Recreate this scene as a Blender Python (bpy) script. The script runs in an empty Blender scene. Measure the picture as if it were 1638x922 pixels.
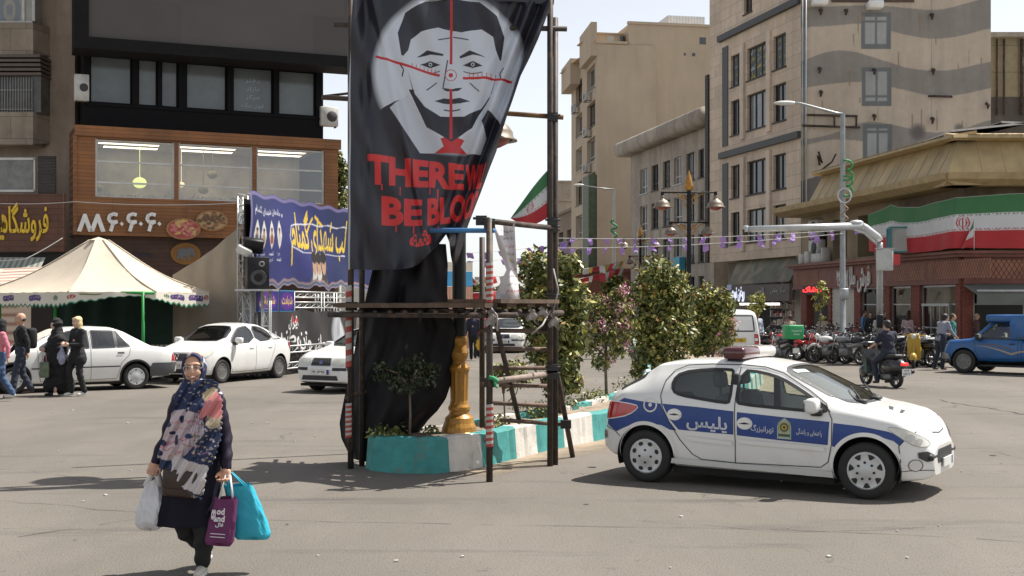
import bpy,bmesh,math,random
import numpy as np
from mathutils import Vector,Matrix,Euler
from mathutils.bvhtree import BVHTree
# ------------------------------------------------------------------ camera, sky, sun, exposure
scene=bpy.context.scene
COL=scene.collection
F,H,CX,HY=2000.0,1.9,819.0,490.0
cam=bpy.data.cameras.new('camera')
cam.sensor_width=36.0
cam.lens=36.0*F/1638.0
cam.shift_y=(HY-461.0)/1638.0
cam.clip_start=0.1
cam.clip_end=3000.0
camo=bpy.data.objects.new('camera',cam)
COL.objects.link(camo)
camo.location=(0,0,H)
camo.rotation_euler=(math.pi/2,0,0)
scene.camera=camo
SUN_EL,SUN_AZ=60.0,66.0
world=bpy.data.worlds.new('World')
scene.world=world
world.use_nodes=True
wn=world.node_tree
sky=wn.nodes.new('ShaderNodeTexSky')
sky.sky_type='NISHITA'
sky.sun_disc=False
sky.sun_elevation=math.radians(SUN_EL)
sky.sun_rotation=math.radians(SUN_AZ)
sky.altitude=1200
sky.air_density=1.0
sky.dust_density=2.2
sky.ozone_density=1.0
bg=wn.nodes['Background']
bg.inputs['Strength'].default_value=0.11
hsv=wn.nodes.new('ShaderNodeHueSaturation')
hsv.inputs['Saturation'].default_value=0.28
wn.links.new(sky.outputs[0],hsv.inputs['Color'])
wn.links.new(hsv.outputs[0],bg.inputs['Color'])
sun=bpy.data.lights.new('sun','SUN')
sun.energy=4.7
sun.angle=math.radians(0.5)
sun.color=(1.0,0.955,0.88)
suno=bpy.data.objects.new('sun',sun)
COL.objects.link(suno)
_e,_a=math.radians(SUN_EL),math.radians(SUN_AZ)
TO_SUN=Vector((math.sin(_a)*math.cos(_e),math.cos(_a)*math.cos(_e),math.sin(_e)))
suno.rotation_euler=TO_SUN.to_track_quat('Z','Y').to_euler()
suno.location=(20,10,40)
scene.view_settings.view_transform='Standard'
scene.view_settings.look='None'
scene.view_settings.gamma=1.0
scene.view_settings.use_curve_mapping=False
scene.view_settings.exposure=0.7
scene.render.engine='CYCLES'
scene.cycles.max_bounces=6
scene.cycles.transparent_max_bounces=12
scene.cycles.use_denoising=True
random.seed(7)
rng=np.random.default_rng(7)
# ------------------------------------------------------------------ pixel <-> world
def P(px,py,d):
 return Vector(((px-CX)/F*d,d,H+(HY-py)/F*d))
def G(px,py,z=0.0):
 d=F*(H-z)/(py-HY)
 return Vector(((px-CX)/F*d,d,z))
def lin(r,g=None,b=None):
 if g is None:
  r,g,b=r
 out=[]
 for c in(r,g,b):
  c/=255.0
  out.append(c/12.92 if c<=0.04045 else((c+0.055)/1.055)**2.4)
 return tuple(out)
MATS={}
def mat(name,col=(.5,.5,.5),rough=.7,metal=0.,var=.12,scale=3.,bump=0.,bscale=30.,spec=.5,streak=0.,coat=0.,emit=None,attr=False,speck=0.,brick=None,wave=None,dirt=None):
 if name in MATS:
  return MATS[name]
 m=bpy.data.materials.new(name)
 m.use_nodes=True
 nt=m.node_tree
 N,L=nt.nodes,nt.links
 b=N['Principled BSDF']
 b.inputs['Roughness'].default_value=rough
 b.inputs['Metallic'].default_value=metal
 b.inputs['Specular IOR Level'].default_value=spec
 if coat:
  b.inputs['Coat Weight'].default_value=coat
  b.inputs['Coat Roughness'].default_value=.06
 tc=N.new('ShaderNodeTexCoord')
 def noise(sc,det=5.,vec=None,rgh=.6):
  n=N.new('ShaderNodeTexNoise')
  n.inputs['Scale'].default_value=sc
  n.inputs['Detail'].default_value=det
  n.inputs['Roughness'].default_value=rgh
  L.new(vec or tc.outputs['Object'],n.inputs['Vector'])
  return n.outputs['Fac']
 def mapping(sx,sy,sz,rot=(0,0,0)):
  mp=N.new('ShaderNodeMapping')
  mp.inputs['Scale'].default_value=(sx,sy,sz)
  mp.inputs['Rotation'].default_value=rot
  L.new(tc.outputs['Object'],mp.inputs['Vector'])
  return mp.outputs['Vector']
 def mul(c,fac,lo,hi,a=.3,z=.7):
  r=N.new('ShaderNodeMapRange')
  r.inputs['From Min'].default_value=a
  r.inputs['From Max'].default_value=z
  r.inputs['To Min'].default_value=lo
  r.inputs['To Max'].default_value=hi
  L.new(fac,r.inputs['Value'])
  x=N.new('ShaderNodeMix')
  x.data_type='RGBA'
  x.blend_type='MULTIPLY'
  x.inputs['Factor'].default_value=1
  L.new(c,x.inputs[6])
  cc=N.new('ShaderNodeCombineColor')
  for i in range(3):
   L.new(r.outputs[0],cc.inputs[i])
  L.new(cc.outputs[0],x.inputs[7])
  return x.outputs[2]
 if attr:
  a=N.new('ShaderNodeVertexColor')
  a.layer_name='Col'
  c=a.outputs['Color']
 elif brick:
  bt=N.new('ShaderNodeTexBrick')
  bt.inputs['Color1'].default_value=(*col,1)
  bt.inputs['Color2'].default_value=(*[v*.82 for v in col],1)
  bt.inputs['Mortar'].default_value=(*[v*brick.get('mortar',.45)for v in col],1)
  bt.inputs['Scale'].default_value=1
  bt.inputs['Mortar Size'].default_value=brick.get('ms',.01)
  bt.inputs['Brick Width'].default_value=brick['w']
  bt.inputs['Row Height'].default_value=brick['h']
  bt.offset=brick.get('off',.5)
  v=N.new('ShaderNodeMapping')
  v.inputs['Rotation'].default_value=brick.get('rot',(math.pi/2,0,0))
  L.new(tc.outputs['Object'],v.inputs['Vector'])
  L.new(v.outputs[0],bt.inputs['Vector'])
  c=bt.outputs['Color']
 else:
  rgb=N.new('ShaderNodeRGB')
  rgb.outputs[0].default_value=(*col,1)
  c=rgb.outputs[0]
 if var:
  c=mul(c,noise(scale),1-var,1+var)
 if speck:
  c=mul(c,noise(90,2),1-speck,1+speck)
 if streak:
  c=mul(c,noise(1.0,6,mapping(1.1,1.1,.16)),1-streak,1+streak*.35)
  c=mul(c,noise(.35,6),1-streak*.6,1+streak*.4)
 if wave:
  w=N.new('ShaderNodeTexWave')
  w.bands_direction=wave.get('dir','Z')
  w.inputs['Scale'].default_value=wave['s']
  w.inputs['Distortion'].default_value=wave.get('d',0)
  w.inputs['Detail'].default_value=2
  L.new(tc.outputs['Object'],w.inputs['Vector'])
  c=mul(c,w.outputs['Fac'],1-wave['a'],1+wave['a']*.4,0,wave.get('hi',1))
 if dirt:
  r=N.new('ShaderNodeMapRange')
  r.inputs['From Min'].default_value=dirt.get('lo',.52)
  r.inputs['From Max'].default_value=dirt.get('hi',.7)
  L.new(noise(dirt.get('s',2),8),r.inputs['Value'])
  x=N.new('ShaderNodeMix')
  x.data_type='RGBA'
  L.new(r.outputs[0],x.inputs['Factor'])
  L.new(c,x.inputs[6])
  x.inputs[7].default_value=(*dirt['c'],1)
  c=x.outputs[2]
 L.new(c,b.inputs['Base Color'])
 if bump:
  bm=N.new('ShaderNodeBump')
  bm.inputs['Strength'].default_value=bump
  bm.inputs['Distance'].default_value=.02
  L.new(noise(bscale,4),bm.inputs['Height'])
  L.new(bm.outputs[0],b.inputs['Normal'])
 if emit:
  b.inputs['Emission Color'].default_value=(*emit[0],1)
  b.inputs['Emission Strength'].default_value=emit[1]
 MATS[name]=m
 return m
def glass(name,tint=(.75,.82,.80),gl=.09,ior=1.5):
 """thin pane: see-through with a mirror-like reflection that grows at grazing angles"""
 if name in MATS:
  return MATS[name]
 m=bpy.data.materials.new(name)
 m.use_nodes=True
 nt=m.node_tree
 N,L=nt.nodes,nt.links
 out=N['Material Output']
 N.remove(N['Principled BSDF'])
 t=N.new('ShaderNodeBsdfTransparent')
 t.inputs[0].default_value=(*tint,1)
 g=N.new('ShaderNodeBsdfGlossy')
 g.inputs['Roughness'].default_value=.03
 fr=N.new('ShaderNodeFresnel')
 ge=N.new('ShaderNodeNewGeometry')
 m1=N.new('ShaderNodeMath');m1.operation='MULTIPLY_ADD'
 m1.inputs[1].default_value=-2;m1.inputs[2].default_value=1
 L.new(ge.outputs['Backfacing'],m1.inputs[0])
 m2=N.new('ShaderNodeMath');m2.operation='POWER'
 m2.inputs[0].default_value=ior
 L.new(m1.outputs[0],m2.inputs[1])
 L.new(m2.outputs[0],fr.inputs['IOR'])
 mx=N.new('ShaderNodeMixShader')
 ad=N.new('ShaderNodeMath')
 ad.inputs[1].default_value=gl
 L.new(fr.outputs[0],ad.inputs[0])
 L.new(ad.outputs[0],mx.inputs[0])
 L.new(t.outputs[0],mx.inputs[1])
 L.new(g.outputs[0],mx.inputs[2])
 L.new(mx.outputs[0],out.inputs[0])
 MATS[name]=m
 return m
class MB:
 """collects shapes into one mesh object"""
 def __init__(s):
  s.v,s.f,s.mi,s.sm=[],[],[],[]
  s.cur=0
  s.T=None
 def add(s,vs,fs,smooth=False):
  o=len(s.v)
  if s.T is not None:
   vs=[s.T@Vector(v)for v in vs]
  s.v+=[tuple(v)for v in vs]
  for f in fs:
   s.f.append(tuple(i+o for i in f))
   s.mi.append(s.cur)
   s.sm.append(smooth)
  return s
 def box(s,lo,hi,rot=None,c=None):
  (a,b,d),(e,f,g)=lo,hi
  vs=[Vector(p)for p in((a,b,d),(e,b,d),(e,f,d),(a,f,d),(a,b,g),(e,b,g),(e,f,g),(a,f,g))]
  if rot is not None:
   c=Vector(c)if c is not None else Vector(((a+e)/2,(b+f)/2,(d+g)/2))
   R=Euler(rot).to_matrix()
   vs=[R@(v-c)+c for v in vs]
  return s.add(vs,[(0,3,2,1),(4,5,6,7),(0,1,5,4),(1,2,6,5),(2,3,7,6),(3,0,4,7)])
 def cbox(s,c,sz,rot=None):
  return s.box([c[i]-sz[i]/2 for i in range(3)],[c[i]+sz[i]/2 for i in range(3)],rot)
 def rbox(s,lo,hi,r=.02,seg=2,rot=None):
  """box with rounded edges"""
  bm=bmesh.new()
  bmesh.ops.create_cube(bm,size=1)
  sz=[hi[i]-lo[i]for i in range(3)]
  cc=Vector([(hi[i]+lo[i])/2 for i in range(3)])
  for v in bm.verts:
   v.co=Vector([v.co[i]*sz[i]for i in range(3)])
  bmesh.ops.bevel(bm,geom=bm.edges[:],offset=min(r,min(sz)*.49),segments=seg,affect='EDGES',profile=.5)
  R=Euler(rot).to_matrix()if rot is not None else Matrix.Identity(3)
  bm.verts.index_update()
  vs=[R@v.co+cc for v in bm.verts]
  fs=[tuple(v.index for v in f.verts)for f in bm.faces]
  bm.free()
  return s.add(vs,fs,True)
 def tube(s,pts,r,n=8,cap=True,smooth=True):
  pts=[Vector(p)for p in pts]
  rs=r if isinstance(r,(list,tuple))else[r]*len(pts)
  vs,fs=[],[]
  up=None
  for i,p in enumerate(pts):
   t=(pts[min(i+1,len(pts)-1)]-pts[max(i-1,0)])
   t=t.normalized()if t.length>1e-9 else Vector((0,0,1))
   if up is None:
    a=Vector((0,0,1))if abs(t.z)<.9 else Vector((1,0,0))
    up=(a-t*a.dot(t)).normalized()
   else:
    up=(up-t*up.dot(t)).normalized()
   w=t.cross(up)
   for k in range(n):
    an=2*math.pi*k/n
    vs.append(p+(up*math.cos(an)+w*math.sin(an))*rs[i])
  for i in range(len(pts)-1):
   for k in range(n):
    a,b=i*n+k,i*n+(k+1)%n
    fs.append((a,b,b+n,a+n))
  if cap:
   fs.append(tuple(range(n-1,-1,-1)))
   fs.append(tuple(range((len(pts)-1)*n,len(pts)*n)))
  return s.add(vs,fs,smooth)
 def lathe(s,prof,c=(0,0,0),n=24,axis='z',smooth=True,sx=1.,sy=1.):
  """profile of (radius, height) turned about an axis"""
  vs,fs=[],[]
  for r,h in prof:
   for k in range(n):
    a=2*math.pi*k/n
    x,y=r*math.cos(a)*sx,r*math.sin(a)*sy
    p={'z':(x,y,h),'y':(x,h,y),'x':(h,x,y)}[axis]
    vs.append((p[0]+c[0],p[1]+c[1],p[2]+c[2]))
  for i in range(len(prof)-1):
   for k in range(n):
    a,b=i*n+k,i*n+(k+1)%n
    fs.append((a,b,b+n,a+n))
  return s.add(vs,fs,smooth)
 def ball(s,c,r,n=12,m=8):
  r=r if isinstance(r,(list,tuple))else(r,r,r)
  vs,fs=[],[]
  for i in range(m+1):
   t=math.pi*i/m
   for k in range(n):
    a=2*math.pi*k/n
    vs.append((c[0]+r[0]*math.sin(t)*math.cos(a),c[1]+r[1]*math.sin(t)*math.sin(a),c[2]+r[2]*math.cos(t)))
  for i in range(m):
   for k in range(n):
    a,b=i*n+k,i*n+(k+1)%n
    fs.append((a,a+n,b+n,b))
  return s.add(vs,fs,True)
 def prism(s,poly,ax,lo,hi,smooth=False):
  """2D outline extruded along axis ax; poly gives the other two coordinates in x,y,z order"""
  n=len(poly)
  def mk(p,h):
   q=list(p)
   q.insert('xyz'.index(ax),h)
   return tuple(q)
  vs=[mk(p,lo)for p in poly]+[mk(p,hi)for p in poly]
  fs=[tuple(range(n)),tuple(range(2*n-1,n-1,-1))]
  for i in range(n):
   j=(i+1)%n
   fs.append((i,i+n,j+n,j))
  return s.add(vs,fs,smooth)
 def quad(s,a,b,c,d):
  return s.add([a,b,c,d],[(0,1,2,3)])
 def grid(s,fn,nu,nv,smooth=True,thick=0):
  vs,fs=[],[]
  for j in range(nv+1):
   for i in range(nu+1):
    vs.append(fn(i/nu,j/nv))
  for j in range(nv):
   for i in range(nu):
    a=j*(nu+1)+i
    fs.append((a,a+1,a+nu+2,a+nu+1))
  return s.add(vs,fs,smooth)
 def build(s,name,mats,parent=None,loc=None,fix=True,label=None):
  me=bpy.data.meshes.new(name)
  me.from_pydata(s.v,[],s.f)
  mats=mats if isinstance(mats,(list,tuple))else[mats]
  for m in mats:
   me.materials.append(m)
  me.polygons.foreach_set('material_index',s.mi)
  me.polygons.foreach_set('use_smooth',s.sm)
  if fix:
   bm=bmesh.new()
   bm.from_mesh(me)
   bmesh.ops.recalc_face_normals(bm,faces=bm.faces[:])
   bm.to_mesh(me)
   bm.free()
  me.update()
  return link(name,me,parent,loc,label)
def build_split(mb,name,mats,parent=None,label=None):
 """one object per separate piece of the collected mesh"""
 n=len(mb.v)
 par=list(range(n))
 def find(a):
  while par[a]!=a:
   par[a]=par[par[a]]
   a=par[a]
  return a
 for f in mb.f:
  for k in f[1:]:
   par[find(f[0])]=find(k)
 groups={}
 for i,f in enumerate(mb.f):
  groups.setdefault(find(f[0]),[]).append(i)
 out=[]
 for g in groups.values():
  m=MB()
  idx={}
  for i in g:
   ff=[]
   for v in mb.f[i]:
    if v not in idx:
     idx[v]=len(m.v)
     m.v.append(mb.v[v])
    ff.append(idx[v])
   m.f.append(tuple(ff));m.mi.append(mb.mi[i]);m.sm.append(mb.sm[i])
  out.append(m.build(name,mats,parent,label=label))
 return out
def link(name,me,parent=None,loc=None,label=None):
 o=bpy.data.objects.new(name,me)
 COL.objects.link(o)
 if parent is not None:
  o.parent=parent
 if loc is not None:
  o.location=loc
 if label:
  o['label']=label
 return o
def tag(o,label=None,cat=None,group=None,kind=None):
 if label:
  o['label']=label
 if cat:
  o['category']=cat
 if group:
  o['group']=group
 if kind:
  o['kind']=kind
 return o
def thing(name,label,cat,loc=(0,0,0),rz=0.,group=None):
 o=bpy.data.objects.new(name,None)
 COL.objects.link(o)
 o.location=loc
 o.rotation_euler=(0,0,rz)
 o.empty_display_size=.2
 return tag(o,label,cat,group)
def kids(o):
 return[c for c in bpy.data.objects if c.parent==o]
def copy_tree(o,parent=None,loc=None,rz=None,label=None,scale=None):
 c=o.copy()
 COL.objects.link(c)
 c.parent=parent
 if loc is not None:
  c.location=loc
 if rz is not None:
  c.rotation_euler=(0,0,rz)
 if scale is not None:
  c.scale=(scale,scale,scale)
 if label:
  c['label']=label
 for ch in kids(o):
  copy_tree(ch,c)
 return c
_AR={'ا':(0xFE8D,0xFE8E),'آ':(0xFE81,0xFE82),'ب':(0xFE8F,0xFE90,0xFE91,0xFE92),'پ':(0xFB56,0xFB57,0xFB58,0xFB59),'ت':(0xFE95,0xFE96,0xFE97,0xFE98),'ج':(0xFE9D,0xFE9E,0xFE9F,0xFEA0),'ح':(0xFEA1,0xFEA2,0xFEA3,0xFEA4),'خ':(0xFEA5,0xFEA6,0xFEA7,0xFEA8),'د':(0xFEA9,0xFEAA),'ر':(0xFEAD,0xFEAE),'ز':(0xFEAF,0xFEB0),'س':(0xFEB1,0xFEB2,0xFEB3,0xFEB4),'ش':(0xFEB5,0xFEB6,0xFEB7,0xFEB8),'ط':(0xFEC1,0xFEC2,0xFEC3,0xFEC4),'ع':(0xFEC9,0xFECA,0xFECB,0xFECC),'غ':(0xFECD,0xFECE,0xFECF,0xFED0),'ف':(0xFED1,0xFED2,0xFED3,0xFED4),'ق':(0xFED5,0xFED6,0xFED7,0xFED8),'ک':(0xFB8E,0xFB8F,0xFB90,0xFB91),'گ':(0xFB92,0xFB93,0xFB94,0xFB95),'ل':(0xFEDD,0xFEDE,0xFEDF,0xFEE0),'م':(0xFEE1,0xFEE2,0xFEE3,0xFEE4),'ن':(0xFEE5,0xFEE6,0xFEE7,0xFEE8),'و':(0xFEED,0xFEEE),'ه':(0xFEE9,0xFEEA,0xFEEB,0xFEEC),'ی':(0xFBFC,0xFBFD,0xFBFE,0xFBFF),'ص':(0xFEB9,0xFEBA,0xFEBB,0xFEBC),'چ':(0xFB7A,0xFB7B,0xFB7C,0xFB7D),'ث':(0xFE99,0xFE9A,0xFE9B,0xFE9C)}
def shape(t):
 """joins Persian letters and puts them in left-to-right drawing order"""
 if not any(ch in _AR for ch in t):
  return t
 out=[]
 for i,ch in enumerate(t):
  if ch not in _AR:
   out.append(ch)
   continue
  pj=i>0 and t[i-1]in _AR and len(_AR[t[i-1]])==4
  nj=i+1<len(t)and t[i+1]in _AR and len(_AR[ch])==4
  f=_AR[ch]
  out.append(chr(f[3]if pj and nj else f[1]if pj else f[2]if nj else f[0]))
 return ''.join(reversed(out))
_TC={}
def text_mesh(t,bold=0.0,res=3,space=1.0):
 """lettering as flat triangles: array of 2D vertices (height about 0.7 for a capital) and faces"""
 k=(t,bold,res,space)
 if k in _TC:
  return _TC[k]
 c=bpy.data.curves.new('lettering','FONT')
 c.body=shape(t)
 c.size=1
 c.resolution_u=res
 c.offset=bold
 c.space_character=space
 o=bpy.data.objects.new('lettering',c)
 COL.objects.link(o)
 bpy.context.view_layer.update()
 me=bpy.data.meshes.new_from_object(o.evaluated_get(bpy.context.evaluated_depsgraph_get()))
 vs=np.array([v.co[:2]for v in me.vertices])
 fs=[tuple(p.vertices)for p in me.polygons]
 bpy.data.objects.remove(o)
 bpy.data.meshes.remove(me)
 bpy.data.curves.remove(c)
 if len(vs):
  vs=vs-np.array([(vs[:,0].min()+vs[:,0].max())/2,(vs[:,1].min()+vs[:,1].max())/2])
 _TC[k]=(vs,fs)
 return vs,fs
def text_fit(t,cx,cy,w=None,h=None,bold=0.,rot=0.,slant=0.,res=3,space=1.0,stretch=False):
 vs,fs=text_mesh(t,bold,res,space)
 tw,th=np.ptp(vs[:,0]),np.ptp(vs[:,1])
 if stretch:
  v=vs*np.array([w/tw,h/th])
 else:
  v=vs*(w/tw if w else h/th)
 v=np.stack([v[:,0]+slant*v[:,1],v[:,1]],1)
 c,s=math.cos(rot),math.sin(rot)
 return np.stack([v[:,0]*c-v[:,1]*s+cx,v[:,0]*s+v[:,1]*c+cy],1),fs
def letters3d(mb,t,fn,cx,cy,w=None,h=None,depth=.03,**k):
 """lettering with thickness; fn maps (x, y, out) to a point"""
 v,fs=text_fit(t,cx,cy,w,h,**k)
 n=len(v)
 vs=[fn(a,b,depth)for a,b in v]+[fn(a,b,0)for a,b in v]
 ed={}
 for f in fs:
  for i in range(len(f)):
   e=(f[i],f[(i+1)%len(f)])
   ed[e]=1
 side=[(a,b,b+n,a+n)for(a,b)in ed if(b,a)not in ed]
 mb.add(vs,list(fs)+side)
class Canvas:
 """flat print, colours as linear albedo; x right, y up, in the print's own units"""
 def __init__(s,W,Hh,nx,col):
  s.W,s.H,s.nx=W,Hh,nx
  s.ny=max(2,int(round(nx*Hh/W)))
  s.a=np.empty((s.ny+1,s.nx+1,3))
  s.a[:]=col
  s.X,s.Y=np.meshgrid(np.linspace(0,W,s.nx+1),np.linspace(0,Hh,s.ny+1))
 def _win(s,p):
  i0=max(0,int(p[:,0].min()/s.W*s.nx)-1);i1=min(s.nx+1,int(p[:,0].max()/s.W*s.nx)+3)
  j0=max(0,int(p[:,1].min()/s.H*s.ny)-1);j1=min(s.ny+1,int(p[:,1].max()/s.H*s.ny)+3)
  return i0,i1,j0,j1
 def poly(s,p,col):
  p=np.array(p,float)
  i0,i1,j0,j1=s._win(p)
  if i0>=i1 or j0>=j1:
   return
  X,Y=s.X[j0:j1,i0:i1],s.Y[j0:j1,i0:i1]
  ins=np.zeros(X.shape,bool)
  for k in range(len(p)):
   (x0,y0),(x1,y1)=p[k],p[(k+1)%len(p)]
   if y0==y1:
    continue
   ins^=((y0>Y)!=(y1>Y))&(X<(x1-x0)*(Y-y0)/(y1-y0)+x0)
  s.a[j0:j1,i0:i1][ins]=col
 def ell(s,cx,cy,rx,ry,col,soft=0.):
  d=((s.X-cx)/rx)**2+((s.Y-cy)/ry)**2
  if soft:
   w=np.clip((1-d)/soft,0,1)[...,None]
   s.a=s.a*(1-w)+np.array(col)*w
  else:
   s.a[d<1]=col
 def line(s,pts,w,col):
  for(a,b)in zip(pts[:-1],pts[1:]):
   a,b=np.array(a,float),np.array(b,float)
   d=b-a
   l=np.hypot(*d)
   if l==0:
    continue
   n=np.array([-d[1],d[0]])/l*w/2
   s.poly([a+n,b+n,b-n,a-n],col)
 def text(s,t,cx,cy,col,w=None,h=None,**k):
  v,fs=text_fit(t,cx,cy,w,h,**k)
  for f in fs:
   s.poly(v[list(f)],col)
 def smooth(s,n=1):
  for _ in range(n):
   a=s.a
   a[1:-1,1:-1]=(a[1:-1,1:-1]*4+a[:-2,1:-1]+a[2:,1:-1]+a[1:-1,:-2]+a[1:-1,2:])/8
 def sheet(s,name,fn,material,parent=None,keep=None,label=None):
  """hangs the print as cloth: fn(u, v arrays) gives world points (n, 3)"""
  u,v=(s.X/s.W).ravel(),(s.Y/s.H).ravel()
  co=fn(u,v)
  nx,ny=s.nx+1,s.ny+1
  idx=np.arange(nx*ny).reshape(ny,nx)
  q=np.stack([idx[:-1,:-1],idx[:-1,1:],idx[1:,1:],idx[1:,:-1]],-1).reshape(-1,4)
  if keep is not None:
   k=keep(u,v)
   q=q[k[q].all(1)]
  me=bpy.data.meshes.new(name)
  me.from_pydata([tuple(c)for c in co],[],q.tolist())
  at=me.color_attributes.new('Col','FLOAT_COLOR','POINT')
  at.data.foreach_set('color',np.concatenate([s.a.reshape(-1,3),np.ones((nx*ny,1))],1).astype(np.float32).ravel())
  me.polygons.foreach_set('use_smooth',[True]*len(me.polygons))
  me.materials.append(material)
  me.update()
  return link(name,me,parent,None,label)
def interp(x,pts):
 a=np.array(pts,float)
 return np.interp(x,a[:,0],a[:,1])
WHITE=mat('white_paint',(.8,.8,.78),.5,var=.05)
BLACK=mat('black_paint',(.014,.014,.015),.5,var=.2,spec=.25)
DKMET=mat('dark_metal',(.03,.028,.027),.5,.3,var=.3)
STEEL=mat('grey_steel',(.36,.37,.37),.42,.6,var=.12)
GALV=mat('galvanised_steel',(.50,.51,.51),.45,.35,var=.14)
RUST=mat('rusty_pipe',(.085,.058,.045),.75,.2,var=.35,scale=9,bump=.3,dirt=dict(c=(.03,.025,.024),s=5,lo=.45,hi=.6))
WOODBOARD=mat('plank_wood',(.105,.068,.045),.85,var=.35,scale=6,bump=.3)
PANE=mat('dark_window_glass',(.035,.042,.045),.06,var=.4,scale=.8,spec=.8)
PANEG=mat('grey_window_glass',(.17,.185,.185),.12,var=.25,scale=.7,spec=.7)
CURT=mat('pane_with_brown_curtain',(.085,.07,.055),.12,var=.5,scale=2.5,spec=.7)
CURT2=mat('pane_with_pale_blind',(.20,.19,.165),.15,var=.2,scale=1.5,spec=.6,wave=dict(s=6,dir='Z',a=.25))
FRAMED=mat('dark_window_frame',(.04,.037,.035),.5,var=.2,spec=.2)
FRAMEW=mat('pale_window_frame',(.45,.45,.43),.5,var=.15)
CONC=mat('weathered_concrete',(.40,.35,.29),.9,var=.12,streak=.35,bump=.2)
TAN=mat('tan_render',(.50,.40,.29),.9,var=.07,streak=.10,scale=.25,bump=.15,bscale=8)
CREAM=mat('cream_stone',(.66,.53,.405),.75,var=.08,streak=.16,brick=dict(w=1.5,h=.62,ms=.012,mortar=.5))
CREAMP=mat('plain_cream_stone',(.64,.53,.42),.75,var=.1,streak=.2)
RED_P=mat('red_paint',(.42,.03,.03),.5)
PRINT=mat('printed_cloth',attr=True,rough=.7,var=.04,scale=2)
PRINTV=mat('printed_vinyl',attr=True,rough=.42,var=.04,scale=2)
PAINTED=mat('mural_paint',attr=True,rough=.9,var=.06,streak=.2)
# ------------------------------------------------------------------ ground
def make_asphalt():
 m=bpy.data.materials.new('asphalt')
 m.use_nodes=True
 nt=m.node_tree
 N,L=nt.nodes,nt.links
 b=N['Principled BSDF']
 b.inputs['Roughness'].default_value=.9
 b.inputs['Specular IOR Level'].default_value=.25
 tc=N.new('ShaderNodeTexCoord')
 def noise(s,d=6,r=.6,sc=None):
  n=N.new('ShaderNodeTexNoise')
  n.inputs['Scale'].default_value=s
  n.inputs['Detail'].default_value=d
  n.inputs['Roughness'].default_value=r
  v=tc.outputs['Object']
  if sc:
   mp=N.new('ShaderNodeMapping')
   mp.inputs['Scale'].default_value=sc
   L.new(v,mp.inputs['Vector'])
   v=mp.outputs[0]
  L.new(v,n.inputs['Vector'])
  return n.outputs['Fac']
 def ramp(f,a,z):
  r=N.new('ShaderNodeMapRange')
  r.inputs['From Min'].default_value=a
  r.inputs['From Max'].default_value=z
  L.new(f,r.inputs['Value'])
  return r.outputs[0]
 def mix(fac,c1,c2,typ='MIX'):
  x=N.new('ShaderNodeMix')
  x.data_type='RGBA'
  x.blend_type=typ
  if isinstance(fac,float):
   x.inputs['Factor'].default_value=fac
  else:
   L.new(fac,x.inputs['Factor'])
  for i,c in((6,c1),(7,c2)):
   if isinstance(c,tuple):
    x.inputs[i].default_value=(*c,1)
   else:
    L.new(c,x.inputs[i])
  return x.outputs[2]
 c=mix(ramp(noise(.09,5),.35,.65),(.130,.116,.100),(.172,.153,.131))
 c=mix(ramp(noise(.5,8,.65,(1,.35,1)),.45,.75),c,(.192,.170,.146))
 c=mix(ramp(noise(.8,6,.7,(.25,1.6,1)),.56,.72),c,(.088,.080,.073))
 c=mix(ramp(noise(3.5,8,.75),.60,.74),c,(.078,.071,.064))
 sp=N.new('ShaderNodeTexNoise')
 sp.inputs['Scale'].default_value=70
 sp.inputs['Detail'].default_value=3
 L.new(tc.outputs['Object'],sp.inputs['Vector'])
 c=mix(ramp(sp.outputs['Fac'],.58,.72),c,(.215,.195,.172))
 c=mix(ramp(sp.outputs['Fac'],.42,.30),c,(.050,.046,.042))
 vo=N.new('ShaderNodeTexVoronoi')
 vo.feature='DISTANCE_TO_EDGE'
 vo.inputs['Scale'].default_value=.33
 wv=N.new('ShaderNodeVectorMath')
 wv.operation='ADD'
 ns=N.new('ShaderNodeTexNoise')
 ns.inputs['Scale'].default_value=1.7
 ns.inputs['Detail'].default_value=7
 L.new(tc.outputs['Object'],ns.inputs['Vector'])
 L.new(tc.outputs['Object'],wv.inputs[0])
 L.new(ns.outputs['Color'],wv.inputs[1])
 L.new(wv.outputs[0],vo.inputs['Vector'])
 line=ramp(vo.outputs['Distance'],.008,.001)
 gate=ramp(noise(.45,4),.54,.66)
 mm=N.new('ShaderNodeMath')
 mm.operation='MULTIPLY'
 L.new(line,mm.inputs[0])
 L.new(gate,mm.inputs[1])
 c=mix(mm.outputs[0],c,(.062,.055,.048))
 L.new(c,b.inputs['Base Color'])
 bm=N.new('ShaderNodeBump')
 bm.inputs['Strength'].default_value=.55
 bm.inputs['Distance'].default_value=.012
 L.new(sp.outputs['Fac'],bm.inputs['Height'])
 L.new(bm.outputs[0],b.inputs['Normal'])
 return m
ASPH=make_asphalt()
mb=MB()
mb.quad((-700,-60,0),(700,-60,0),(700,1500,0),(-700,1500,0))
tag(mb.build('road',ASPH),'wide grey dusty asphalt of the city square',kind='structure')
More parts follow.
